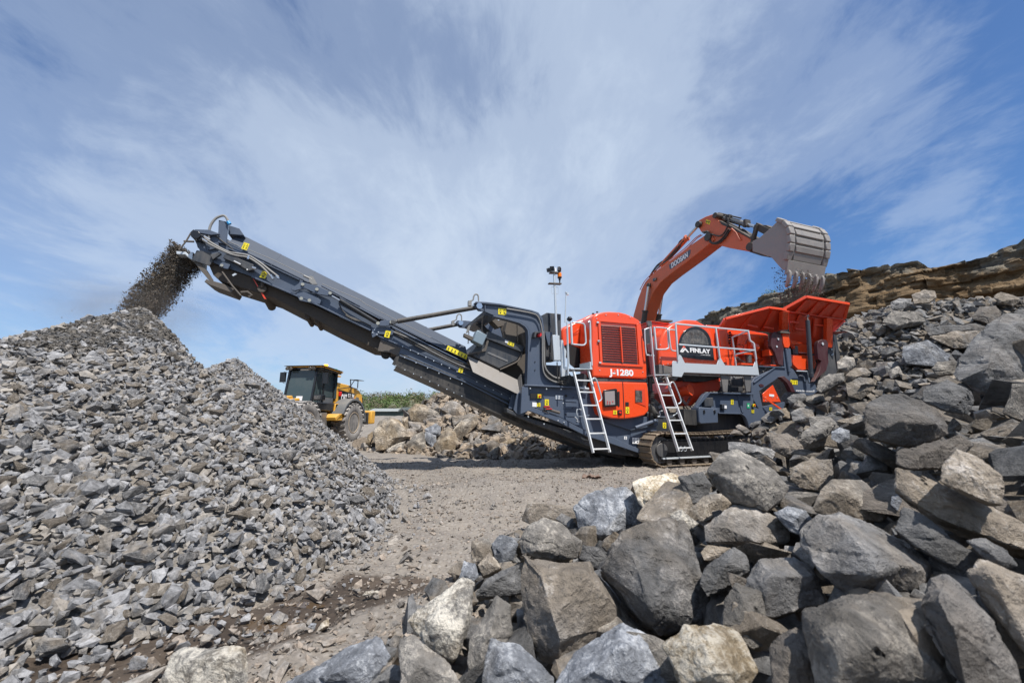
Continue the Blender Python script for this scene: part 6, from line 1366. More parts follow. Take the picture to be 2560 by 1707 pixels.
sticker('F', 1607, 978, 1682, 1028, .335, 4, icons=3, parent=sb)
part(MB().tr('F', [(1268,1030),(1290,1022),(1320,1035),(1320,1052),(1285,1058)], .335, -.01), 'lock_plate', MAR, sb, .003)
hand('F', [(1670,885),(1770,890),(1795,905),(1810,1005)], .2, .02); hand('F', [(1700,935),(1740,940),(1755,960),(1765,1000)], .3, .018)
m_ = MB(); m_.tr('F', [(1310,1130),(1420,1035),(1505,1215),(1315,1215)], .42, .03); rs = part(m_, 'side_shield', RED, None, .004)
sticker('F', 1380, 1132, 1432, 1155, .415, 4, mat=WHITE, icons=0, parent=rs, name='paper_label'); bolts('F', [(1340,1165),(1412,1168),(1465,1170),(1340,1200)], .415, .012, parent=rs)
part(MB().bar(mp('F', 1318, 1165, .3), mp('F', 1512, 1298, .2), .03, .05), 'shield_stay', RED, rs, .004)
# mid chassis between the second ladder and the feeder
m_ = MB(); m_.tr('F', [(600,1270),(700,1120),(760,1112),(1210,1130),(1215,1270),(1330,1310),(1330,1400),(1160,1490),(1120,1380),(1080,1340),(840,1335),(600,1330)], .34, .08); mc = part(m_, 'centre_frame', NAVY, None, .008)
m_ = MB(); m_.tr('F', [(730,1112),(1215,1118),(1215,1138),(750,1125),(620,1275),(600,1270),(690,1130)], .24, .12); m_.strip('F', [(840,1328),(1075,1335)], .28, .08, .03); m_.tr('F', [(1040,1140),(1060,1140),(1110,1330),(1090,1330)], .32, .03); m_.tube(bez([mp('F', x, y, .31) for x, y in [(1075,1338),(1120,1370),(1150,1430),(1165,1490)]], 6), .02, 6); part(m_, 'frame_flange', NAVY, mc, .004)
m_ = MB(); m_.tr('F', [(1200,1290),(1545,1215),(1548,1240),(1530,1300),(1300,1400),(1165,1500),(1120,1380)], .42, .05); part(m_, 'rear_panel', NAVY, mc, .006)
m_ = MB(); m_.tr('F', [(850,990),(1110,960),(1100,1110),(860,1105)], .7, .2); part(m_, 'hydraulic_tank', NAVYD, None, .02)
m_ = MB(); m_.tr('F', [(390,900),(870,925),(860,960),(700,1000),(480,1000)], .55, .35); part(m_, 'deck_beam', NAVYD, None, .01)
m_ = MB(); m_.tr('F', [(360,1000),(480,985),(600,1010),(860,960),(862,1060),(840,1100),(700,1110),(560,1260),(480,1262),(400,1180),(300,1120)], .62, .9); jw = part(m_, 'lower_jaw_housing', RED2, None, .03)
m_ = MB(); a, b_ = mp('F', 440, 1110, .62), mp('F', 540, 1085, .36); m_.cyl(a, b_, .13, 26, .15); m_.cyl(b_, b_+(b_-a)*.03, .165, 26); part(m_, 'shaft_cover', RED, jw, .01)
m_ = MB(); 
c0 = mp('F', 430, 1160, .40); c1 = mp('F', 490, 1245, .40)
m_.tube([c0+(c1-c0)*k/60+(UM*math.cos(k*.63)+np.array([0,0,math.sin(k*.63)*.4]))*.05 for k in range(61)], .010, 6); c0 = mp('F', 540, 1160, .40); c1 = mp('F', 500, 1250, .40)
m_.tube([c0+(c1-c0)*k/50+(UM*math.cos(k*.63)+np.array([0,0,math.sin(k*.63)*.4]))*.04 for k in range(51)], .010, 6); part(m_, 'coiled_spring', GLOSSBLK, jw, 0)
m_ = MB(); m_.tr('F', [(630,1290),(635,1270),(830,1285),(838,1440),(650,1450),(632,1430)], .12, .30); bx = part(m_, 'tool_box', NAVY, None, .02)
m_ = MB()
for x in (683, 795): p = mp('F', x, 1312, .115); m_.cyl(p, p-WM*.012, .03, 12); m_.box(p-[0,0,.04]-WM*.01, [UM, WM, (0,0,1)], [.025,.01,.02])
part(m_, 'box_latch', GLOSSBLK, bx, .002)
part(MB().tr('F', [(470,1290),(600,1300),(610,1465),(475,1460)], .16, .3), 'battery_box', BLACK, None, .006)
m_ = MB(); m_.tr('F', [(690,1175),(780,1170),(790,1260),(690,1265)], .25, .12); part(m_, 'valve_block', NAVYD, mc, .01); m_ = MB(); m_.tr('F', [(880,1240),(930,1240),(930,1295),(880,1290)], .25, .1); part(m_, 'valve_block', NAVYD, mc, .01)
sticker('F', 902, 1252, 926, 1285, .245, 2, mat=WHITE, icons=0, name='paper_label'); sticker('F', 970, 1188, 998, 1243, .335, 2, icons=1); sticker('F', 1192, 1297, 1218, 1332, .33, 2, icons=1); sticker('F', 1382, 1272, 1410, 1305, .41, 2, icons=1)
o_ = sticker('F', 1142, 1228, 1172, 1282, .333, 2, mat=GREEN, icons=0, name='first_aid_sign'); p = mp('F', 1157, 1255, .328); part(MB().box(p, [UM, WM, (0,0,1)], [.03,.002,.009]).box(p, [UM, WM, (0,0,1)], [.009,.003,.03]), 'white_cross', WHITE, o_, 0)
p = mp('F', 1215, 1252, .30); part(MB().box(p, [UM, WM, (0,0,1)], [.045,.02,.04]), 'isolator_switch', YEL, mc, .003); part(MB().cyl(p-WM*.02, p-WM*.05, .022, 12), 'isolator_knob', BTNRED, mc, 0)

# --- tracks
def track(v0, v1, sx, name):
    s0, s1, r = sx, sx+3.75, .40; zc = .40
    path = []
    for k in range(13): a = math.pi/2+math.pi*k/12; path.append((s0+r+r*math.cos(a), zc+r*math.sin(a)))
    L_ = s1-s0-2*r; nb_ = 19
    for k in range(1, nb_): path.append((s0+r+L_*k/nb_, 0.0))
    for k in range(13): a = -math.pi/2+math.pi*k/12; path.append((s1-r+r*math.cos(a), zc+r*math.sin(a)))
    for k in range(1, nb_): path.append((s1-r-L_*k/nb_, 2*r-.02*math.sin(k/nb_*math.pi)*2))
    # resample evenly into shoes
    P_ = np.array(path+[path[0]]); d = np.concatenate([[0], np.cumsum(np.hypot(*np.diff(P_, axis=0).T))]); n = int(d[-1]/.155)
    q = np.linspace(0, d[-1], n+1)[:-1]; X = np.interp(q, d, P_[:,0]); Z = np.interp(q, d, P_[:,1]); q2 = (q+.05) % d[-1]; X2 = np.interp(q2, d, P_[:,0]); Z2 = np.interp(q2, d, P_[:,1])
    m_ = MB()
    for x, z, x2, z2 in zip(X, Z, X2, Z2):
        tx, tz = x2-x, z2-z; l_ = math.hypot(tx, tz); tx /= l_; tz /= l_; T_ = UM*tx+np.array([0,0,tz]); Nn_ = UM*tz*1.0+np.array([0,0,-tx]); c_ = mw(x, (v0+v1)/2, z+.03)
        out = Nn_ if ((np.array([0,0,z-zc])+UM*(x-min(max(x, s0+r), s1-r)))@Nn_) > 0 else -Nn_
        m_.box(c_, [T_, WM, Nn_], [.070, (v1-v0)/2, .012]); m_.box(c_+out*.025+T_*.055, [T_, WM, Nn_], [.010, (v1-v0)/2, .022]); m_.box(c_-out*.04, [T_, WM, Nn_], [.05, .05, .03])
    o = part(m_, name, RUST, None, .003)
    m_ = MB(); pts = [(s0+.30,.12),(s1-.3,.12),(s1-.3,.20),(s1-.25,.62),(s0+.42,.64),(s0+.30,.56)]; m_.prism([mw(x, v0+.10, z+.03) for x, z in pts], WM*(v1-v0-.2)); part(m_, 'track_frame', GLOSSBLK if v0 < 1 else NAVYD, o, .015)
    m_ = MB(); m_.prism([mw(x, v0+.03, z) for x, z in [(s0+.38,.20),(s1-.4,.20),(s1-.4,.235),(s0+.38,.235)]], WM*.06); part(m_, 'frame_rail', GALV, o, .003)
    p = mw(s0+r, v0+.12, zc+.02); part(MB().cyl(p, p+WM*(v1-v0-.24), r-.07, 34).cyl(p-WM*.05, p, .17, 24), 'idler_wheel', NAVYD, o, .01)
    p = mw(s1-r, v0+.12, zc+.02); part(MB().cyl(p, p+WM*(v1-v0-.24), r-.07, 34).cyl(p-WM*.05, p, .17, 24), 'drive_sprocket', NAVYD, o, .01)
    for k in range(7):
        p = mw(s0+.62+k*.40, v0+.09, .12); part(MB().cyl(p, p+WM*(v1-v0-.18), .085, 18), 'track_roller', DUSTY, o, .006)
    return o
sT = float((mp('D', 1632, 1250, 0)-OM)@UM); print('track s', sT, 'z top', mp('D', 1750, 1065, 0)[2], mp('D', 1700, 1495, 0)[2])
track(0.0, .50, sT, 'crawler_track'); track(2.55, 3.05, sT, 'crawler_track')
# ------------------------------------------------------------------ excavator behind the crusher
EXR = simple('faded_orange_red_paint', (.64, .135, .050), .42, dust=.22, dustcol=(.16,.12,.095), nscale=3.0)
BUCK = simple('worn_bucket_steel', (.27, .25, .235), .55, metal=.25, dust=.6, dustcol=(.36,.335,.31), nscale=4, bump=.4)
GRIME = simple('greasy_dark_steel', (.045,.038,.032), .55, dust=.45, dustcol=(.16,.13,.10), bump=.2)
EO = mw(6.75, 0, 0)
def ep(x, y, t_, fr='G'):
    px, py = fp(fr, x, y); r = ray(px, py); tt = ((EO+UM*t_-CO)@UM)/(r@UM); return CO+r*tt
foot = ep(170, 1420, 0.0); EB = foot-WM*0+np.array([0, 0, 0]); EZ = 2.95
EB = np.array([foot[0], foot[1], EZ])+WM*.6
excav = empty('excavator', tuple(EB)); tag(excav, 'faded orange-red excavator behind the crusher, bucket raised over the hopper', 'excavator')
def xp(mb, name, mat, parent=None, bevel=.012): return mb.build(name, mat, parent or excav, EB, bevel)
def et(mb, pts, t0, dt): return mb.prism([ep(x, y, t0) for x, y in pts], UM*dt)
BW = .36
bm_ = MB(); et(bm_, [(100,1230),(150,1050),(195,935),(262,838),(350,755),(500,640),(700,490),(840,392),(880,362),(935,372),(965,425),(900,480),(800,560),(750,600),(620,700),(500,790),(390,880),(310,990),(270,1090),(235,1200),(205,1340),(180,1500),(60,1500)], -BW, 2*BW)
boom = xp(bm_, 'boom', EXR, None, .03)
bm_ = MB(); et(bm_, [(775,262),(800,215),(870,178),(958,148),(992,158),(1003,215),(1050,252),(1150,298),(1372,425),(1366,520),(1345,552),(1120,512),(1000,480),(905,440),(880,360),(822,340)], -.30, .60); arm = xp(bm_, 'arm', EXR, None, .025)
bm_ = MB(); et(bm_, [(1010,215),(1060,238),(1160,285),(1375,412),(1370,428),(1150,308),(1040,262)], -.33, .66); et(bm_, [(1280,480),(1366,500),(1380,545),(1540,600),(1470,598),(1340,556)], -.28, .56); xp(bm_, 'arm_edge', GRIME, arm, .01)
for x, y, r_, p_ in ((800,262,.14,arm), (905,398,.17,arm), (985,168,.12,arm), (1358,500,.16,arm), (272,915,.13,boom)):
    c_ = ep(x, y, -.36); xp(MB().cyl(c_-UM*.09, c_+UM*.8, r_, 20), 'pivot_pin', GRIME, p_, .01)
def cyl_part(a, b_, f_, r_, t_, name):
    p, q = ep(*a, t_), ep(*b_, t_); mid = p+(q-p)*f_; m_ = MB().cyl(p, mid, r_, 18).cyl(mid-(q-p)*.03, mid, r_*1.22, 18); o = xp(m_, name, EXR if 'arm' in name else GRIME, None, .005)
    xp(MB().cyl(mid, q, r_*.52, 14), 'piston_rod', CHROME, o, 0); return o
cyl_part((400,700),(798,268),.72,.13,0.0,'arm_cylinder')
o = cyl_part((985,172),(1420,290),.76,.11,0.0,'bucket_cylinder'); o.data.materials.clear(); o.data.materials.append(simple('grey_cylinder', (.20,.20,.20), .4, metal=.5, dust=.4))
cyl_part((190,1450),(262,925),.52,.13,-.50,'boom_cylinder'); cyl_part((345,1420),(408,1010),.50,.13,.50,'boom_cylinder')
bm_ = MB(); bm_.bar(ep(1420,268,-.24), ep(1362,510,-.24), .10, .16, UM).bar(ep(1420,268,.24), ep(1362,510,.24), .10, .16, UM); xp(bm_, 'bucket_link', GRIME)
bm_ = MB(); bm_.bar(ep(1415,278,-.12), ep(1560,350,-.12), .24, .2, UM); et(bm_, [(1405,262),(1520,268),(1555,290),(1540,320),(1440,290)], -.2, .4); xp(bm_, 'bucket_tipping_link', GRIME)
# hoses
bm_ = MB()
for o_ in (0, 1): bm_.tube(bez([ep(x+o_*14, y+o_*10, -.40+.03*o_) for x, y in [(840,345),(895,340),(905,400),(925,450),(985,455),(1050,410),(1120,310)]], 8), .035, 8)
bm_.tube(bez([ep(x, y, -.38) for x, y in [(870,345),(950,370),(1020,385),(1070,350),(1110,270),(1115,200)]], 8), .03, 8)
for o_ in (0, 10, 22): bm_.tube(bez([ep(x+o_, y+o_*.6, -.1) for x, y in [(270,825),(300,770),(350,700),(400,660),(440,640),(520,560),(570,500),(590,450),(620,420)]], 8), .03, 6)
xp(bm_, 'hydraulic_hose', BLACK, None, 0)
bm_ = MB()
for o_ in (0, 16): bm_.tube(bez([ep(x+o_, y+o_*.3, -.30) for x, y in [(820,370),(760,410),(680,490),(560,590),(430,680),(300,785),(220,870),(170,960)]], 8), .022, 6)
bm_.tube([ep(1150,305,-.33), ep(1200,350,-.33), ep(1225,400,-.34), ep(1245,430,-.34)], .03, 6); xp(bm_, 'steel_pipe', EXR, boom, 0)
bm_ = MB().tube([ep(1010,140,-.05), ep(1120,165,-.05), ep(1250,195,-.05)], .03, 8).tube([ep(1110,170,-.1), ep(1115,260,-.3)], .035, 8).box(ep(1120,190,-.08), [WM, UM, (0,0,1)], [.09,.09,.1]).box(ep(1315,250,0), [WM, UM, (0,0,1)], [.05,.14,.14]).tube([ep(1235,260,0), ep(1225,330,0)], .03, 8).tube(bez([ep(1245,330,0), ep(1270,315,0), ep(1310,345,0), ep(1325,390,0)], 6), .03, 6)
xp(bm_, 'cylinder_fittings', GRIME, None, 0)
# name plate and lettering, stickers
pl = [(480,695),(700,532),(713,530),(710,570),(690,610),(500,740),(490,735)]
o_ = xp(MB().prism([ep(x, y, -BW) for x, y in pl], -UM*.006), 'name_plate', simple('slate_vinyl', (.085,.105,.14), .4), boom, 0)
text_part('DOOSAN', WHITE, ep(508,728,-BW-.008), ep(690,600,-BW-.008), .24, -UM, o_, EB, bold=.04, shear=.2)
o_ = xp(MB().prism([ep(x, y, -.30) for x, y in [(880,208),(925,225),(915,265),(872,245)]], -UM*.006), 'warning_sticker', YEL, arm, 0)
xp(MB().prism([ep(x, y, -.308) for x, y in [(880,222),(893,227),(890,245),(878,240)]], -UM*.003).prism([ep(x, y, -.308) for x, y in [(899,225),(918,232),(917,240),(909,238),(906,255),(901,253),(904,235),(898,233)]], -UM*.003), 'pictogram', INK, o_, 0)
xp(MB().box(ep(328,850,-BW-.05), [WM, UM, (0,0,1)], [.10,.05,.07]), 'boom_light', GLASS, boom, .01)
# bucket
BS = .92
prof = [(1640,225),(1700,228),(1752,270),(1788,345),(1790,450),(1780,560),(1738,640)]
side = [(1372,440),(1450,400),(1560,305),(1640,225),(1700,228),(1752,270),(1788,345),(1790,450),(1780,560),(1738,640),(1735,745),(1690,745),(1650,700),(1570,608),(1372,548)]
P_ = [ep(x, y, -BS) for x, y in side]
bk = xp(MB().prism(P_, UM*.06), 'bucket', BUCK, None, .01)
xp(MB().prism([p+UM*(2*BS-.06) for p in P_], UM*.06), 'bucket_side', BUCK, bk, .01)
sp_ = [ep(x, y, -BS+.06) for x, y in prof+[(1735,745)]]; ctr = sum(P_)/len(P_)
# outward direction of the shell at each profile point, in the plane of the arm
def outward(i):
    a = sp_[max(i-1, 0)]; b_ = sp_[min(i+1, len(sp_)-1)]; d = b_-a; d /= np.linalg.norm(d); n_ = np.cross(d, UM); n_ /= np.linalg.norm(n_)
    return n_ if n_@(sp_[i]-ctr) > 0 else -n_
OUTN = [outward(i) for i in range(len(sp_))]
shell = [p for p in sp_]+[p-n_*.05 for p, n_ in list(zip(sp_, OUTN))[::-1]]
xp(MB().prism(shell, UM*(2*BS-.12)), 'bucket_shell', BUCK, bk, .008)
dd = np.concatenate([[0], np.cumsum([np.linalg.norm(b_-a) for a, b_ in zip(sp_[:7], sp_[1:7])])]); m_ = MB(); m2 = MB()
for k in range(6):
    q = dd[-1]*(.10+.165*k); i = min(int(np.searchsorted(dd, q))-1, 5); i = max(i, 0); f_ = (q-dd[i])/(dd[i+1]-dd[i]); c_ = sp_[i]*(1-f_)+sp_[i+1]*f_; n_ = OUTN[i]*(1-f_)+OUTN[i+1]*f_; n_ /= np.linalg.norm(n_); d = np.cross(n_, UM)
    m_.box(c_+UM*(BS-.06)+n_*.02, [UM, d, n_], [BS-.24, .105, .03])
    for t_ in (-.02, 2*BS-.10): m2.box(c_+UM*(t_-.02)+n_*.01, [UM, d, n_], [.12, .135, .07])
xp(m_, 'wear_strip', BUCK, bk, .02); xp(m2, 'corner_guard', BUCK, bk, .03)
a, b_ = ep(1738,640,-BS), ep(1712,790,-BS); n_ = np.cross(b_-a, UM); n_ /= np.linalg.norm(n_)
xp(MB().prism([a, b_, b_+UM*2*BS, a+UM*2*BS], n_*.07), 'cutting_lip', BUCK, bk, .008)
for k in range(6):
    t_ = -BS+.10+k*(2*BS-.20)/5; a, b_, c_ = ep(1742,745,-BS), ep(1730,840,-BS), ep(1708,930,-BS); off = UM*(t_+BS)
    a, b_, c_ = a+off, b_+off, c_+off; w_ = UM*.075
    m_ = MB(); nn = n_*(1 if n_@(-WM) > 0 else -1)
    rings = []
    for p, wq, h in ((a, .04, .03), (a*.7+b_*.3, .068, .08), (b_, .060, .08), (c_*.8+b_*.2, .058, .05), (c_, .035, .02)):
        rings.append([p-UM*wq-nn*h*.3, p+UM*wq-nn*h*.3, p+UM*wq*.8+nn*h, p-UM*wq*.8+nn*h])
    m_.loft(rings); o_ = xp(m_, 'tooth', BUCK, bk, .02)
    q = c_*.75+b_*.25; xp(MB().tube([q+nn*.08+UM*math.cos(a2)*.028+np.array([0,0,math.sin(a2)*.045]) for a2 in np.linspace(0, 6.28, 10, endpoint=False)], .010, 5, closed=True), 'wear_mark', GRIME, o_, 0)
# machine house, cab and undercarriage (standing on the bench behind the crusher)
def xw(f, l, z): return EB*[1,1,0]-WM*f+UM*l+np.array([0,0,EZ+z])
def xbox(mb, f0, f1, l0, l1, z0, z1): return mb.prism([xw(f0, l0, z0), xw(f1, l0, z0), xw(f1, l0, z1), xw(f0, l0, z1)], UM*(l1-l0))
for l0 in (-1.65, 1.05):
    m_ = MB(); pts = [(-2.3,.15),(-2.0,0),(2.0,0),(2.3,.15),(2.45,.5),(2.3,.85),(2.0,1.0),(-2.0,1.0),(-2.3,.85),(-2.45,.5)]; m_.prism([xw(f, l0, z) for f, z in pts], UM*.6); tk = xp(m_, 'crawler_track', RUST, None, .03)
    m_ = MB()
    for k in range(24): m_.prism([xw(-2.0+k*.17, l0-.02, 1.0), xw(-1.96+k*.17, l0-.02, 1.0), xw(-1.96+k*.17, l0-.02, 1.04), xw(-2.0+k*.17, l0-.02, 1.04)], UM*.64)
    xp(m_, 'track_shoe', RUST, tk, 0)
xp(xbox(MB(), -1.3, 1.3, -1.1, 1.1, .45, 1.1), 'undercarriage_frame', GRIME)
xp(xbox(MB(), -3.1, .6, -1.5, 1.5, 1.2, 1.45), 'slew_frame', GRIME)
xp(xbox(MB(), -2.2, -.2, -1.5, -.5, 1.45, 2.35), 'engine_housing', EXR, None, .05); xp(xbox(MB(), -2.2, .2, .45, 1.5, 1.45, 2.3), 'side_locker', EXR, None, .05)
xp(xbox(MB(), -3.2, -2.2, -1.5, 1.5, 1.3, 2.35), 'counterweight', EXR, None, .1)
cb_ = xp(xbox(MB(), -.15, 1.5, -1.5, -.55, 1.45, 2.75), 'cab', GLOSSBLK, None, .05); xp(xbox(MB(), .05, 1.3, -1.512, -1.50, 1.9, 2.6), 'cab_window', GLASS, cb_, 0); xp(xbox(MB(), 1.50, 1.512, -1.4, -.65, 1.7, 2.65), 'cab_window', GLASS, cb_, 0)

# ------------------------------------------------------------------ wheel loader
LY = simple('loader_yellow', (.72, .37, .035), .42, dust=.22, dustcol=(.45,.36,.25))
LGREY = simple('loader_grey', (.10,.11,.12), .55, dust=.35, dustcol=(.28,.25,.21))
TYRE = simple('dusty_tyre', (.10,.095,.09), .85, dust=1.0, dustcol=(.42,.39,.36), nscale=1.0, bump=.2)
RIM = simple('dusty_rim', (.30,.24,.17), .6, dust=.6, dustcol=(.36,.30,.24))
SHADE = simple('cab_tint_glass', (.05,.075,.08), .08, dust=.10)
HD = math.radians(-97.5); LF = np.array([math.cos(HD), math.sin(HD), 0]); LL = np.array([-math.sin(HD), math.cos(HD), 0])
wc = at_depth(871, 1056, 19.6); LZ = float(wc[2])-.88; LB = np.array([wc[0], wc[1], LZ])-LL*1.15
loader = empty('wheel_loader', tuple(LB)); tag(loader, 'yellow wheel loader with black cab behind the second gravel heap', 'wheel loader')
CABQ = False
def lw(x, y, z):
    if CABQ: x = .66+(x-.66)*.80; y = y*.84
    return LB+LF*x+LL*y+np.array([0,0,z])
def lp(mb, name, mat, parent=None, bevel=.015): return mb.build(name, mat, parent or loader, LB, bevel)
def lbox(mb, x0, x1, y0, y1, z0, z1): return mb.prism([lw(x0, y0, z0), lw(x1, y0, z0), lw(x1, y0, z1), lw(x0, y0, z1)], LL*(y1-y0))
def lside(mb, pts, y0, y1): return mb.prism([lw(x, y0, z) for x, z in pts], LL*(y1-y0))
def wheel(x, y):
    c = lw(x, y, .88); s_ = 1 if y > 0 else -1; ax = LL*s_; R_ = .88; rings = []
    for off, r_ in ((-.32,.52),(-.33,.70),(-.30,.82),(-.24,R_-.02),(0,R_),(.24,R_-.02),(.30,.82),(.33,.70),(.31,.55),(.27,.50)):
        rings.append([c+ax*off+(LF*math.cos(a)+np.array([0,0,math.sin(a)]))*r_ for a in np.linspace(0, 2*np.pi, 40, endpoint=False)])
    ty = lp(MB().loft(rings), 'tyre', TYRE, None, 0)
    m_ = MB()
    for k in range(22):
        for sg in (-1, 1):
            a = 2*math.pi*(k+(.5 if sg > 0 else 0))/22; er = LF*math.cos(a)+np.array([0,0,math.sin(a)]); et_ = -LF*math.sin(a)+np.array([0,0,math.cos(a)])
            m_.box(c+ax*.18*sg+er*(R_+.012), [ax+et_*.25*sg, et_, er], [.15, .055, .04])
    lp(m_, 'tread', TYRE, ty, .008)
    m_ = MB(); rr = []
    for off, r_ in ((.26,.52),(.30,.50),(.30,.46),(.22,.44),(.10,.40),(.02,.30),(.0,.0001)):
        rr.append([c+ax*off+(LF*math.cos(a)+np.array([0,0,math.sin(a)]))*r_ for a in np.linspace(0, 2*np.pi, 28, endpoint=False)])
    m_.loft(rr); lp(m_, 'rim', RIM, ty, 0); m_ = MB().cyl(c+ax*.0, c+ax*.12, .20, 20)
    for k in range(12): a = 2*math.pi*k/12; p = c+ax*.12+(LF*math.cos(a)+np.array([0,0,math.sin(a)]))*.15; m_.cyl(p-ax*.02, p+ax*.02, .018, 6)
    lp(m_, 'hub', RIM, ty, .004); ty.name = 'wheel'; return ty
for x, y in ((0,1.15),(0,-1.15),(3.55,1.15),(3.55,-1.15)): wheel(x, y)
# engine hood, rear
hood = lp(lside(MB(), [(-1.95,1.45),(-1.95,1.9),(-1.85,2.25),(-1.5,2.50),(-.6,2.70),(.55,2.78),(.60,2.72),(.60,1.35),(-1.2,1.25)], -.78, .78), 'engine_hood', LY, None, .06)
lp(lbox(MB(), -2.02, -1.95, -.78, .78, 1.1, 2.15), 'rear_grille', GLOSSBLK, hood, .02)
o_ = lp(lside(MB(), [(-1.02,1.72),(.42,1.68),(.42,2.42),(-1.02,2.32)], .785, .80), 'name_panel', GLOSSBLK, hood, 0)
lp(lside(MB(), [(-1.02,1.72),(-.62,1.71),(-.90,2.05),(-1.02,2.12)], .80, .806), 'red_flash', BTNRED, o_, 0)
text_part('CAT', WHITE, lw(.22,.81,1.88), lw(-.28,.81,1.88), .36, LL, o_, LB, bold=.05); text_part('972M', WHITE, lw(-.38,.81,2.10), lw(-.95,.81,2.08), .19, LL, o_, LB, bold=.03)
lp(lside(MB(), [(-1.55,1.62),(-1.18,1.62),(-1.2,2.15),(-1.5,2.12)], .785, .80), 'air_grille', GRILLE, hood, .01)
lp(lside(MB(), [(.36,2.12),(.46,2.12),(.46,2.34),(.36,2.34)], .80, .92), 'tail_lamp', BTNRED, hood, .02)
for y0 in (.80, -1.45):
    ar = [(0+1.12*math.cos(a), .92+1.10*math.sin(a)) for a in np.linspace(math.radians(-2), math.radians(160), 16)]; inn = [(0+1.02*math.cos(a), .92+1.00*math.sin(a)) for a in np.linspace(math.radians(160), math.radians(-2), 16)]
    lp(lside(MB(), [(-x, z) for x, z in ar+inn], y0, y0+.65), 'mudguard', LGREY, None, .01)
lp(lside(MB(), [(.55,1.30),(1.25,1.30),(1.55,1.15),(1.5,1.0),(1.0,1.0),(.95,1.35)], .55, 1.40), 'step_box', LY, None, .02)
lp(lside(MB(), [(-.9,1.9),(.95,1.75),(1.0,1.35),(.7,1.55),(-.2,2.0)], .60, 1.0), 'fender_deck', LY, None, .02)
cw = lp(MB().prism([lw(-2.1,-1.25,.75), lw(-2.1,1.25,.75), lw(-2.1,1.25,1.45), lw(-2.1,-1.25,1.45)], -LF*.45), 'counterweight', LY, None, .06)
lp(lbox(MB(), -1.6, -1.5, .9, 1.35, .75, 1.35), 'mudflap', BLACK, None, .01)
lp(lbox(MB(), -1.9, 1.6, -.5, .5, .55, 1.35), 'rear_frame', LGREY, None, .03); lp(lbox(MB(), 1.6, 4.3, -.45, .45, .6, 1.4), 'front_frame', LY, None, .05)
lp(lside(MB(), [(1.45,.45),(2.0,.45),(1.95,1.35),(1.50,1.35)], .62, .95), 'access_steps', SKIRT, None, .01)
# cab
CABQ = True
cbd = lp(lside(MB(), [(.62,1.40),(2.55,1.45),(2.75,1.75),(2.66,1.80),(.62,1.78)], -.80, .80), 'cab', GLOSSBLK, None, .03)
m_ = MB()
for x, z, x2, z2 in ((2.68,1.75,2.38,3.25),(1.72,1.5,1.66,3.25),(.66,1.5,.70,3.25)):
    for y in (-.77, .77): m_.bar(lw(x,y,z), lw(x2,y,z2), .09, .09, LF)
for y in (-.77, .77): m_.bar(lw(.7,y,3.22), lw(2.40,y,3.22), .09, .09)
lp(m_, 'cab_pillar', GLOSSBLK, cbd, .01)
lp(MB().prism([lw(2.66,-.74,1.80), lw(2.66,.74,1.80), lw(2.37,.70,3.2), lw(2.37,-.70,3.2)], LF*.01), 'windscreen', SHADE, cbd, 0)
lp(lside(MB(), [(1.78,1.80),(2.60,1.82),(2.33,3.18),(1.72,3.18)], .77, .78), 'side_window', SHADE, cbd, 0); lp(lside(MB(), [(.72,2.05),(1.66,2.05),(1.62,3.18),(.74,3.18)], .77, .78), 'side_window', SHADE, cbd, 0)
lp(lside(MB(), [(1.78,1.80),(2.60,1.82),(2.33,3.18),(1.72,3.18)], -.78, -.77), 'side_window', SHADE, cbd, 0); lp(lbox(MB(), .64, .65, -.7, .7, 2.0, 3.18), 'rear_window', SHADE, cbd, 0)
lp(lside(MB(), [(.72,1.48),(1.66,1.48),(1.66,2.02),(.72,2.02)], .795, .815), 'cab_door', LGREY, cbd, .01)
lp(MB().prism([lw(2.675,-.1,1.86), lw(2.675,.25,1.86), lw(2.64,.25,2.06), lw(2.64,-.1,2.06)], LF*.012), 'paper_sheet', WHITE, cbd, 0)
lp(lside(MB(), [(1.15,1.9),(1.7,1.9),(1.62,2.5),(1.3,2.6),(1.15,2.4)], -.3, .3), 'seat', BLACK, cbd, .05)
lp(lside(MB(), [(.45,3.24),(.62,3.27),(2.2,3.36),(2.62,3.38),(2.62,3.34),(2.2,3.32),(.5,3.20)], -.86, .86), 'roof', LY, None, .015); lp(lside(MB(), [(.6,3.28),(2.2,3.385),(2.72,3.40),(2.72,3.38),(2.2,3.365),(.6,3.26)], -.92, .92), 'roof_visor', GLOSSBLK, None, .01)
m_ = MB()
for y in (-.75,-.55,.55,.75): m_.cyl(lw(2.62,y,3.28), lw(2.72,y,3.26), .075, 12)
lp(lside(MB(), [(.5,3.14),(2.45,3.26),(2.45,3.33),(.5,3.22)], -.80, .80), 'roof_liner', GLOSSBLK, None, .01)
lp(m_, 'roof_light', GLASS, None, .005)
BEAC, t, b = new_mat('lit_beacon'); b.inputs['Base Color'].default_value = (.95,.35,.02,1); b.inputs['Emission Color'].default_value = (1,.42,.03,1); b.inputs['Emission Strength'].default_value = 2.2
lp(MB().cyl(lw(1.15,.5,3.36), lw(1.15,.5,3.58), .09, 14), 'beacon', BEAC, None, .01); lp(MB().box(lw(.45,.62,3.30), [LF, LL, (0,0,1)], [.10,.10,.13]), 'green_lamp', GREEN, None, .01)
lp(lbox(MB(), .05, .5, .35, .75, 3.05, 3.12), 'roof_ladder_stub', LY, None, .005)
CABQ = False
m_ = MB(); m_.tube(bez([lw(.35,.1,2.7), lw(.35,.1,3.05), lw(.30,.1,3.22), lw(.12,.1,3.30)], 6), .15, 16); lp(m_, 'exhaust_stack', LGREY, None, 0)
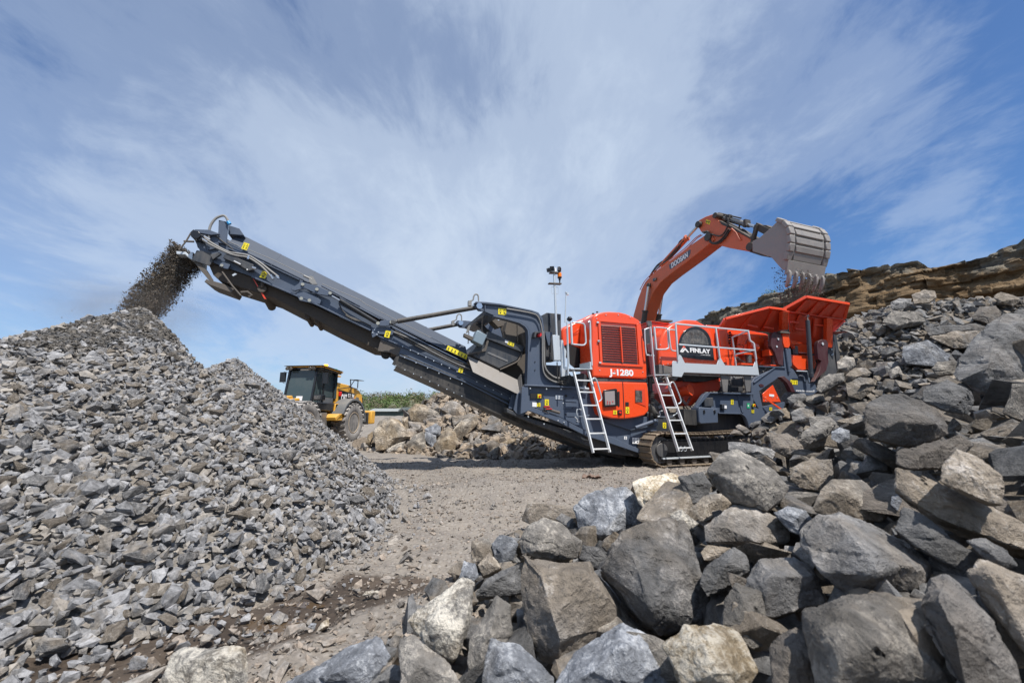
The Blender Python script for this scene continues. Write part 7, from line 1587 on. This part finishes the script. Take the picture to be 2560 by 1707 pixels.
m_ = MB(); m_.tube([lw(-.85,1.0,1.2), lw(-.35,1.0,2.2), lw(-.35,.9,2.98), lw(-1.1,.9,2.98), lw(-1.1,.9,2.6)], .028, 6); m_.tube([lw(-.35,.9,2.6), lw(-.75,.9,2.98)], .022, 6); m_.tube([lw(.55,.8,2.45), lw(-.35,.9,2.60), lw(-1.1,.9,2.55)], .022, 6); m_.box(lw(-1.1,.85,3.0), [LF, LL, (0,0,1)], [.35,.2,.012]); lp(m_, 'hood_handrail', GLOSSBLK, None, 0)
m_ = MB(); m_.tube([lw(2.55,1.15,2.0), lw(2.6,1.35,1.95)], .03, 6); m_.box(lw(2.75,1.32,1.98), [LF, LL, (0,0,1)], [.12,.20,.12]); lp(m_, 'headlight_housing', GLOSSBLK, None, .03); lp(MB().box(lw(2.88,1.32,1.98), [LF, LL, (0,0,1)], [.012,.14,.08]), 'headlight', GLASS, None, .01)
m_ = MB(); m_.tube([lw(2.0,-.66,3.1), lw(2.15,-.86,3.15), lw(2.15,-.86,2.65), lw(2.05,-.66,2.6)], .015, 6); m_.box(lw(2.16,-.88,2.9), [LF, LL, (0,0,1)], [.04,.13,.22]); lp(m_, 'mirror', GLOSSBLK, None, .02)
m_ = MB(); m_.tube([lw(2.3,.85,3.05), lw(2.3,1.12,3.05), lw(2.3,1.12,2.4)], .015, 6); m_.box(lw(2.0,1.05,2.85), [LF, LL, (0,0,1)], [.04,.13,.24]); lp(m_, 'mirror', GLOSSBLK, None, .02)
m_ = MB()
for y in (-.55, .55): lside(m_, [(3.0,1.3),(3.3,1.8),(4.4,1.2),(5.3,.5),(5.3,.3),(4.3,.85),(3.2,1.3)], y-.09, y+.09)
lp(m_, 'lift_arm', LY, None, .03); lp(lside(MB(), [(5.3,.1),(6.7,.05),(6.8,.12),(5.6,.25),(5.45,.6),(5.7,1.2),(6.0,1.35),(5.9,1.42),(5.5,1.3),(5.2,.6)], -1.6, 1.6), 'loading_bucket', SKIRT, None, .02)
m_ = MB(); m_.tube([lw(2.7,.35,1.9), lw(4.2,.35,1.75)], .07, 10); lside(m_, [(2.75,1.5),(3.1,2.05),(3.4,2.0),(3.3,1.5)], -.35, .35); lp(m_, 'tilt_linkage', LY, None, .02)

# ------------------------------------------------------------------ falling material
M_fall = rock_mat('damp_crushed_stone', (.105,.097,.088), (.15,.12,.09), (.30,.275,.24), .5, 12.0, attr=True, palebias=.66)
r5 = np.random.default_rng(9)
def stream(name, Lp, Rp, place, n, szf, spread, label, big=0, edge=.05, cat='falling gravel'):
    Lp, Rp = np.array(Lp, float), np.array(Rp, float); q = np.linspace(0, 1, len(Lp))
    def pts(n_, f0=0, f1=1, pw=1.0):
        t_ = r5.random(n_); f_ = f0+(f1-f0)*r5.random(n_)**pw; x = np.interp(t_, q, Lp[:,0])*(1-f_)+np.interp(t_, q, Rp[:,0])*f_; y = np.interp(t_, q, Lp[:,1])*(1-f_)+np.interp(t_, q, Rp[:,1])*f_
        x += r5.normal(0, edge*120, n_)*(.3+t_); y += r5.normal(0, edge*60, n_); return np.array([place(a, b_, r5.uniform(-1, 1)*spread) for a, b_ in zip(x, y)]), f_
    P_, f_ = pts(n, 0, 1, .85); a = scatter(P_, np.exp(r5.normal(np.log(szf), .5, n)), PROTO_S, r5); parts = [a]
    if big: P2, _ = pts(big, -.05, .35); parts.append(scatter(P2, np.exp(r5.normal(np.log(.065), .35, big)), PROTO, r5))
    me = join_parts(name, parts, M_fall); return tag(add_obj(name, me, M_fall), label, cat, kind='stuff')
stream('falling_gravel', [(1740,215),(1640,330),(1540,440),(1410,590),(1310,710),(1225,870)], [(1905,330),(1925,430),(1800,560),(1690,700),(1580,830),(1470,925)], lambda x, y, o: mp('N', x, y, 1.5)+WM*o, 56000, .0165, .30, 'dark stream of crushed stone falling from the conveyor head', big=230, edge=.22)
stream('falling_fines', [(1660,740),(1650,820),(1640,900),(1640,980),(1650,1060),(1640,1130)], [(1950,770),(2040,860),(2090,920),(2070,1000),(2060,1060),(2050,1130)], lambda x, y, o: ep(x, y, -.2)+UM*o, 6000, .020, .32, 'dark earth and stones trickling from the excavator bucket teeth', big=40, edge=.35, cat='falling earth')
for pt, lab in [([(80,1140),(120,1118),(178,1130),(165,1165),(120,1172)], 'largest stone tumbling in the air above the left edge of the stockpile'), ([(232,1052),(250,1036),(268,1042),(250,1062)], 'brown stone in mid-air just right of the largest tumbling one'),
        ([(286,1056),(295,1050),(302,1056),(292,1063)], 'tiny stone in mid-air right of the brown one'), ([(697,847),(705,841),(712,848),(703,853)], 'tiny dark stone flying high above the stockpile crest'),
        ([(597,917),(606,910),(613,915),(604,921)], 'tiny dark stone flying just above the stockpile crest'), ([(325,844),(333,840),(340,845)], 'flat speck of stone flying high at the left'), ([(1598,826),(1604,820),(1612,827),(1604,833)], 'small stone falling on the right of the gravel stream')]:
    hero('N', pt, [], M_rock_dark, lab, depth=7.6, dk=1, thick=.7, lean=.2, cell=.2, name='flying_stone', cat='stone')

# thrown-up dust round the drop
M_dust = bpy.data.materials.new('dust'); M_dust.use_nodes = True; t = M_dust.node_tree; t.nodes.clear()
pv = t.nodes.new('ShaderNodeVolumePrincipled'); pv.inputs['Color'].default_value = (.66,.58,.52,1); pv.inputs['Anisotropy'].default_value = .2
tcn = t.nodes.new('ShaderNodeTexCoord'); gr_ = t.nodes.new('ShaderNodeTexGradient'); gr_.gradient_type = 'SPHERICAL'; t.links.new(tcn.outputs['Object'], gr_.inputs[0])
nn = noise_n(t, tcn.outputs['Object'], 2.2, 4, .6).outputs[0]
t.links.new(math_n(t, 'MULTIPLY', math_n(t, 'MULTIPLY', gr_.outputs[1], gr_.outputs[1]), math_n(t, 'MULTIPLY', ramp(t, nn, [(.30, 0), (.7, 1)]), 1.3)), pv.inputs['Density'])
ou_ = t.nodes.new('ShaderNodeOutputMaterial'); t.links.new(pv.outputs[0], ou_.inputs['Volume'])
for c_, sc in ((at_depth(255, 760, 7.4), (1.7, .9, .85)), (at_depth(440, 800, 7.6), (.9, .7, 1.0))):
    bm = bmesh.new(); bmesh.ops.create_icosphere(bm, subdivisions=3, radius=1.0); me = bpy.data.meshes.new('dust'); bm.to_mesh(me); bm.free()
    o = add_obj('dust', me, M_dust, loc=tuple(c_)); o.scale = sc; tag(o, 'thin pale dust drifting off the stockpile crest', 'dust', kind='stuff')

# ------------------------------------------------------------------ rag, shrub, far wood and sheds
bm = bmesh.new(); bmesh.ops.create_grid(bm, x_segments=22, y_segments=12, size=.5)
for v in bm.verts:
    x, y = v.co.x, v.co.y; v.co = (x*.36*(1-.25*y), y*.16, .035*max(0, 1-abs(x)*1.2)+.045*float(fbm(x*7, y*7, 0, 41, 3))+.03)
me = bpy.data.meshes.new('rag'); 
for f in bm.faces: f.smooth = True
bm.to_mesh(me); bm.free(); c_ = at_z(1478, 1196); o = add_obj('rag', me, simple('brown_cloth', (.13,.07,.05), .9, dust=.4), loc=(c_[0], c_[1], float(z_ground(c_[0:1], c_[1:2])[0])))
md = o.modifiers.new('thickness', 'SOLIDIFY'); md.thickness = .006; tag(o, 'crumpled reddish-brown rag lying on the gravel floor', 'rag')
M_leaf = bpy.data.materials.new('spring_foliage'); M_leaf.use_nodes = True; t = M_leaf.node_tree; b = t.nodes['Principled BSDF']
at = t.nodes.new('ShaderNodeAttribute'); at.attribute_name = 'rnd'; at2 = t.nodes.new('ShaderNodeAttribute'); at2.attribute_name = 'tan'
c = mixc(t, at.outputs['Fac'], (.050,.085,.022), (.13,.19,.05)); c = mixc(t, ramp(t, at2.outputs['Fac'], [(.62, 0), (.8, 1)]), c, (.15,.125,.075)); set_in(t, b.inputs['Base Color'], c); b.inputs['Roughness'].default_value = .8
def leaves(c_, rad, n, size, r):
    d = r.normal(size=(n, 3)); d /= np.linalg.norm(d, axis=1, keepdims=True); d *= (r.random(n)**.45)[:, None]
    lump = 1+.35*fbm(d[:,0]*2.5+c_[0], d[:,1]*2.5+c_[1], d[:,2]*2.5, 61, 2); P_ = c_+d*np.asarray(rad)*lump[:, None]
    a = r.normal(size=(n, 3, 3))*size; V = (P_[:, None, :]+a).reshape(-1, 3); Fc = np.arange(n*3).reshape(n, 3); return V, Fc
r6 = np.random.default_rng(31); parts = []
hillx = np.linspace(-75, 60, 180)
def hill_z(x, y): return np.interp(y, [95, 120, 160], [0, 4.4, 6.6])*np.interp(x, [-150,-85,-62,-30,10,60,140], [.45,.62,.95,1.05,1.0,.7,.3])
for i in range(520):
    y = r6.uniform(98, 150); x = r6.uniform(-.95, .35)*y; c_ = np.array([x, y, float(hill_z(x, y))+.6]); R_ = r6.uniform(1.0, 2.9)
    V, Fc = leaves(c_, (R_, R_, R_*r6.uniform(.8, 1.2)), 230, .17, r6); bright = np.clip(r6.normal(.5, .25), 0, 1); parts.append((V, Fc, np.clip(np.repeat(r6.normal(bright, .15, 230), 3), 0, 1), np.full(len(V), r6.random())))
me = join_parts('wood', parts, M_leaf); tag(add_obj('distant_wood', me, M_leaf), 'low wooded ridge on the horizon behind the wheel loader', 'wood', kind='stuff')
X, Y = np.meshgrid(np.linspace(-170, 110, 90), np.linspace(92, 175, 30)); Z = hill_z(X, Y)-.1; ix = np.arange(X.size).reshape(X.shape); q = np.stack([ix[:-1,:-1], ix[:-1,1:], ix[1:,1:], ix[1:,:-1]], -1).reshape(-1, 4)
tag(add_obj('hill', np_mesh('hill', np.stack([X, Y, Z], -1).reshape(-1, 3), q, None, True), simple('scrub', (.075,.095,.04), .95, dust=.2)), kind='structure')
SHW = simple('dark_green_cladding', (.025,.045,.04), .6); SHR = simple('grey_sheet_roof', (.28,.30,.29), .5)
for a, b_, yb, yt, roofm, lab in ((925,1000,1030,1024,SHR,'long dark green shed with pale roof at the foot of the wooded ridge'), (1000,1026,1030,1021,SHW,'small black gabled shed right of the long green one')):
    d_ = 72.0; p, q = at_depth(a, yb+4, d_), at_depth(b_, yb+4, d_); h = (yb-yt)/FPX*d_; z0 = 0.0; root = empty('shed', ((p[0]+q[0])/2, d_+2, 0)); tag(root, lab, 'shed')
    B_ = np.array([(p[0]+q[0])/2, d_+2, 0.0]); x0, x1 = p[0], q[0]; zz_ = at_depth(a, yt, d_)[2]
    MB().prism([(x0,d_,0),(x1,d_,0),(x1,d_,zz_-.3),(x0,d_,zz_-.3)], np.array([0,5.0,0])).build('wall', SHW, root, B_)
    MB().prism([(x0-.3,d_-.3,zz_-.28),(x0-.3,d_+5.3,zz_-.28),(x0-.3,d_+2.5,zz_+.25)], np.array([x1-x0+.6,0,0])).build('roof', roofm, root, B_)
c_ = at_depth(1928, 738, 63*YS); parts = [(*leaves(np.array(c_)+[0,0,.1], (.9,.6,.6), 260, .06, r6),)]
parts = [(parts[0][0], parts[0][1], np.full(len(parts[0][0]), .5), np.zeros(len(parts[0][0])))]; o = add_obj('shrub', join_parts('shrub', parts, M_leaf), M_leaf); tag(o, 'small green shrub on the rim of the quarry face left of the bucket', 'shrub')

# ------------------------------------------------------------------ labels that single out each loose boulder by a landmark near it
def pix(p):
    q = np.asarray(p, float)-CO; d = q[1]*math.cos(PITCH)+q[2]*math.sin(PITCH); u = -q[1]*math.sin(PITCH)+q[2]*math.cos(PITCH); return 1280+FPX*q[0]/d, 853.5-FPX*u/d
ANCH = [('the enormous dark boulder', ('L',1650,850)), ('the longest diagonal slab', ('K',1600,470)), ('the cream-white boulder', ('J',1620,390)), ('the rusty-brown boulder', ('K',270,300)),
        ('the massive speckled tan boulder', ('K',1050,1300)), ('the bottom dome boulder', ('J',1350,1420)), ('the flat ledge boulder', ('K',260,600)), ('the square crowning block', ('L',1100,440)),
        ('the end of the hopper', ('F',2150,600)), ('the web address', ('F',1760,1105)), ('the track', ('F',900,1530)), ('the huge diagonal boulder', ('K',1020,730)), ('the very big slope boulder', ('L',950,1420)),
        ('the notched boulder', ('L',940,630)), ('the blue-grey boulder', ('J',1300,520)), ('the smooth edge boulder', ('K',1880,980)), ('the smooth light-topped boulder', ('L',1110,890)), ('the grey block on the slab', ('K',1680,280)),
        ('the biggest ochre block', ('I',370,560)), ('the brown tilted cuboid', ('I',1080,490)), ('the foot of the left ladder', ('D',1050,1320)), ('the ochre cube block', ('I',610,630)), ('the mound crest', ('I',930,190)), ('the largest dark shaded block', ('I',1330,660))]
SECT = ['right of', 'up and right of', 'above', 'up and left of', 'left of', 'down and left of', 'below', 'down and right of']
ORD = ['nearest', 'second', 'third', 'fourth', 'fifth', 'sixth', 'seventh', 'eighth', 'ninth', 'tenth', 'eleventh', 'twelfth', 'thirteenth', 'fourteenth', 'fifteenth', 'sixteenth', 'seventeenth', 'eighteenth', 'nineteenth', 'twentieth', 'twenty-first', 'twenty-second', 'twenty-third', 'twenty-fourth', 'twenty-fifth']
AP = [(n_, *fp(*a)) for n_, a in ANCH]; lots = {}
for o in LOOSE:
    px, py = pix(o.location); mid = 'mound' in o['group']
    cand = AP[18:] if mid else AP[:18]
    n_, ax, ay = min(cand, key=lambda a: math.hypot(a[1]-px, a[2]-py)); sec = int(round(math.atan2(ay-py, px-ax)/(math.pi/4))) % 8
    lots.setdefault((n_, sec, mid), []).append((math.hypot(px-ax, py-ay), o))
TONE = {'quarry_stone': 'grey', 'dark_stone': 'dark grey', 'tan_stone': 'tan'}
for (n_, sec, mid), l_ in lots.items():
    for i, (d_, o) in enumerate(sorted(l_, key=lambda q: q[0])):
        o['label'] = f"{TONE.get(o.data.materials[0].name, 'grey')} {'block' if mid else 'boulder'}, {ORD[min(i, 24)]} {'one ' if i else ''}{SECT[sec]} {n_}"
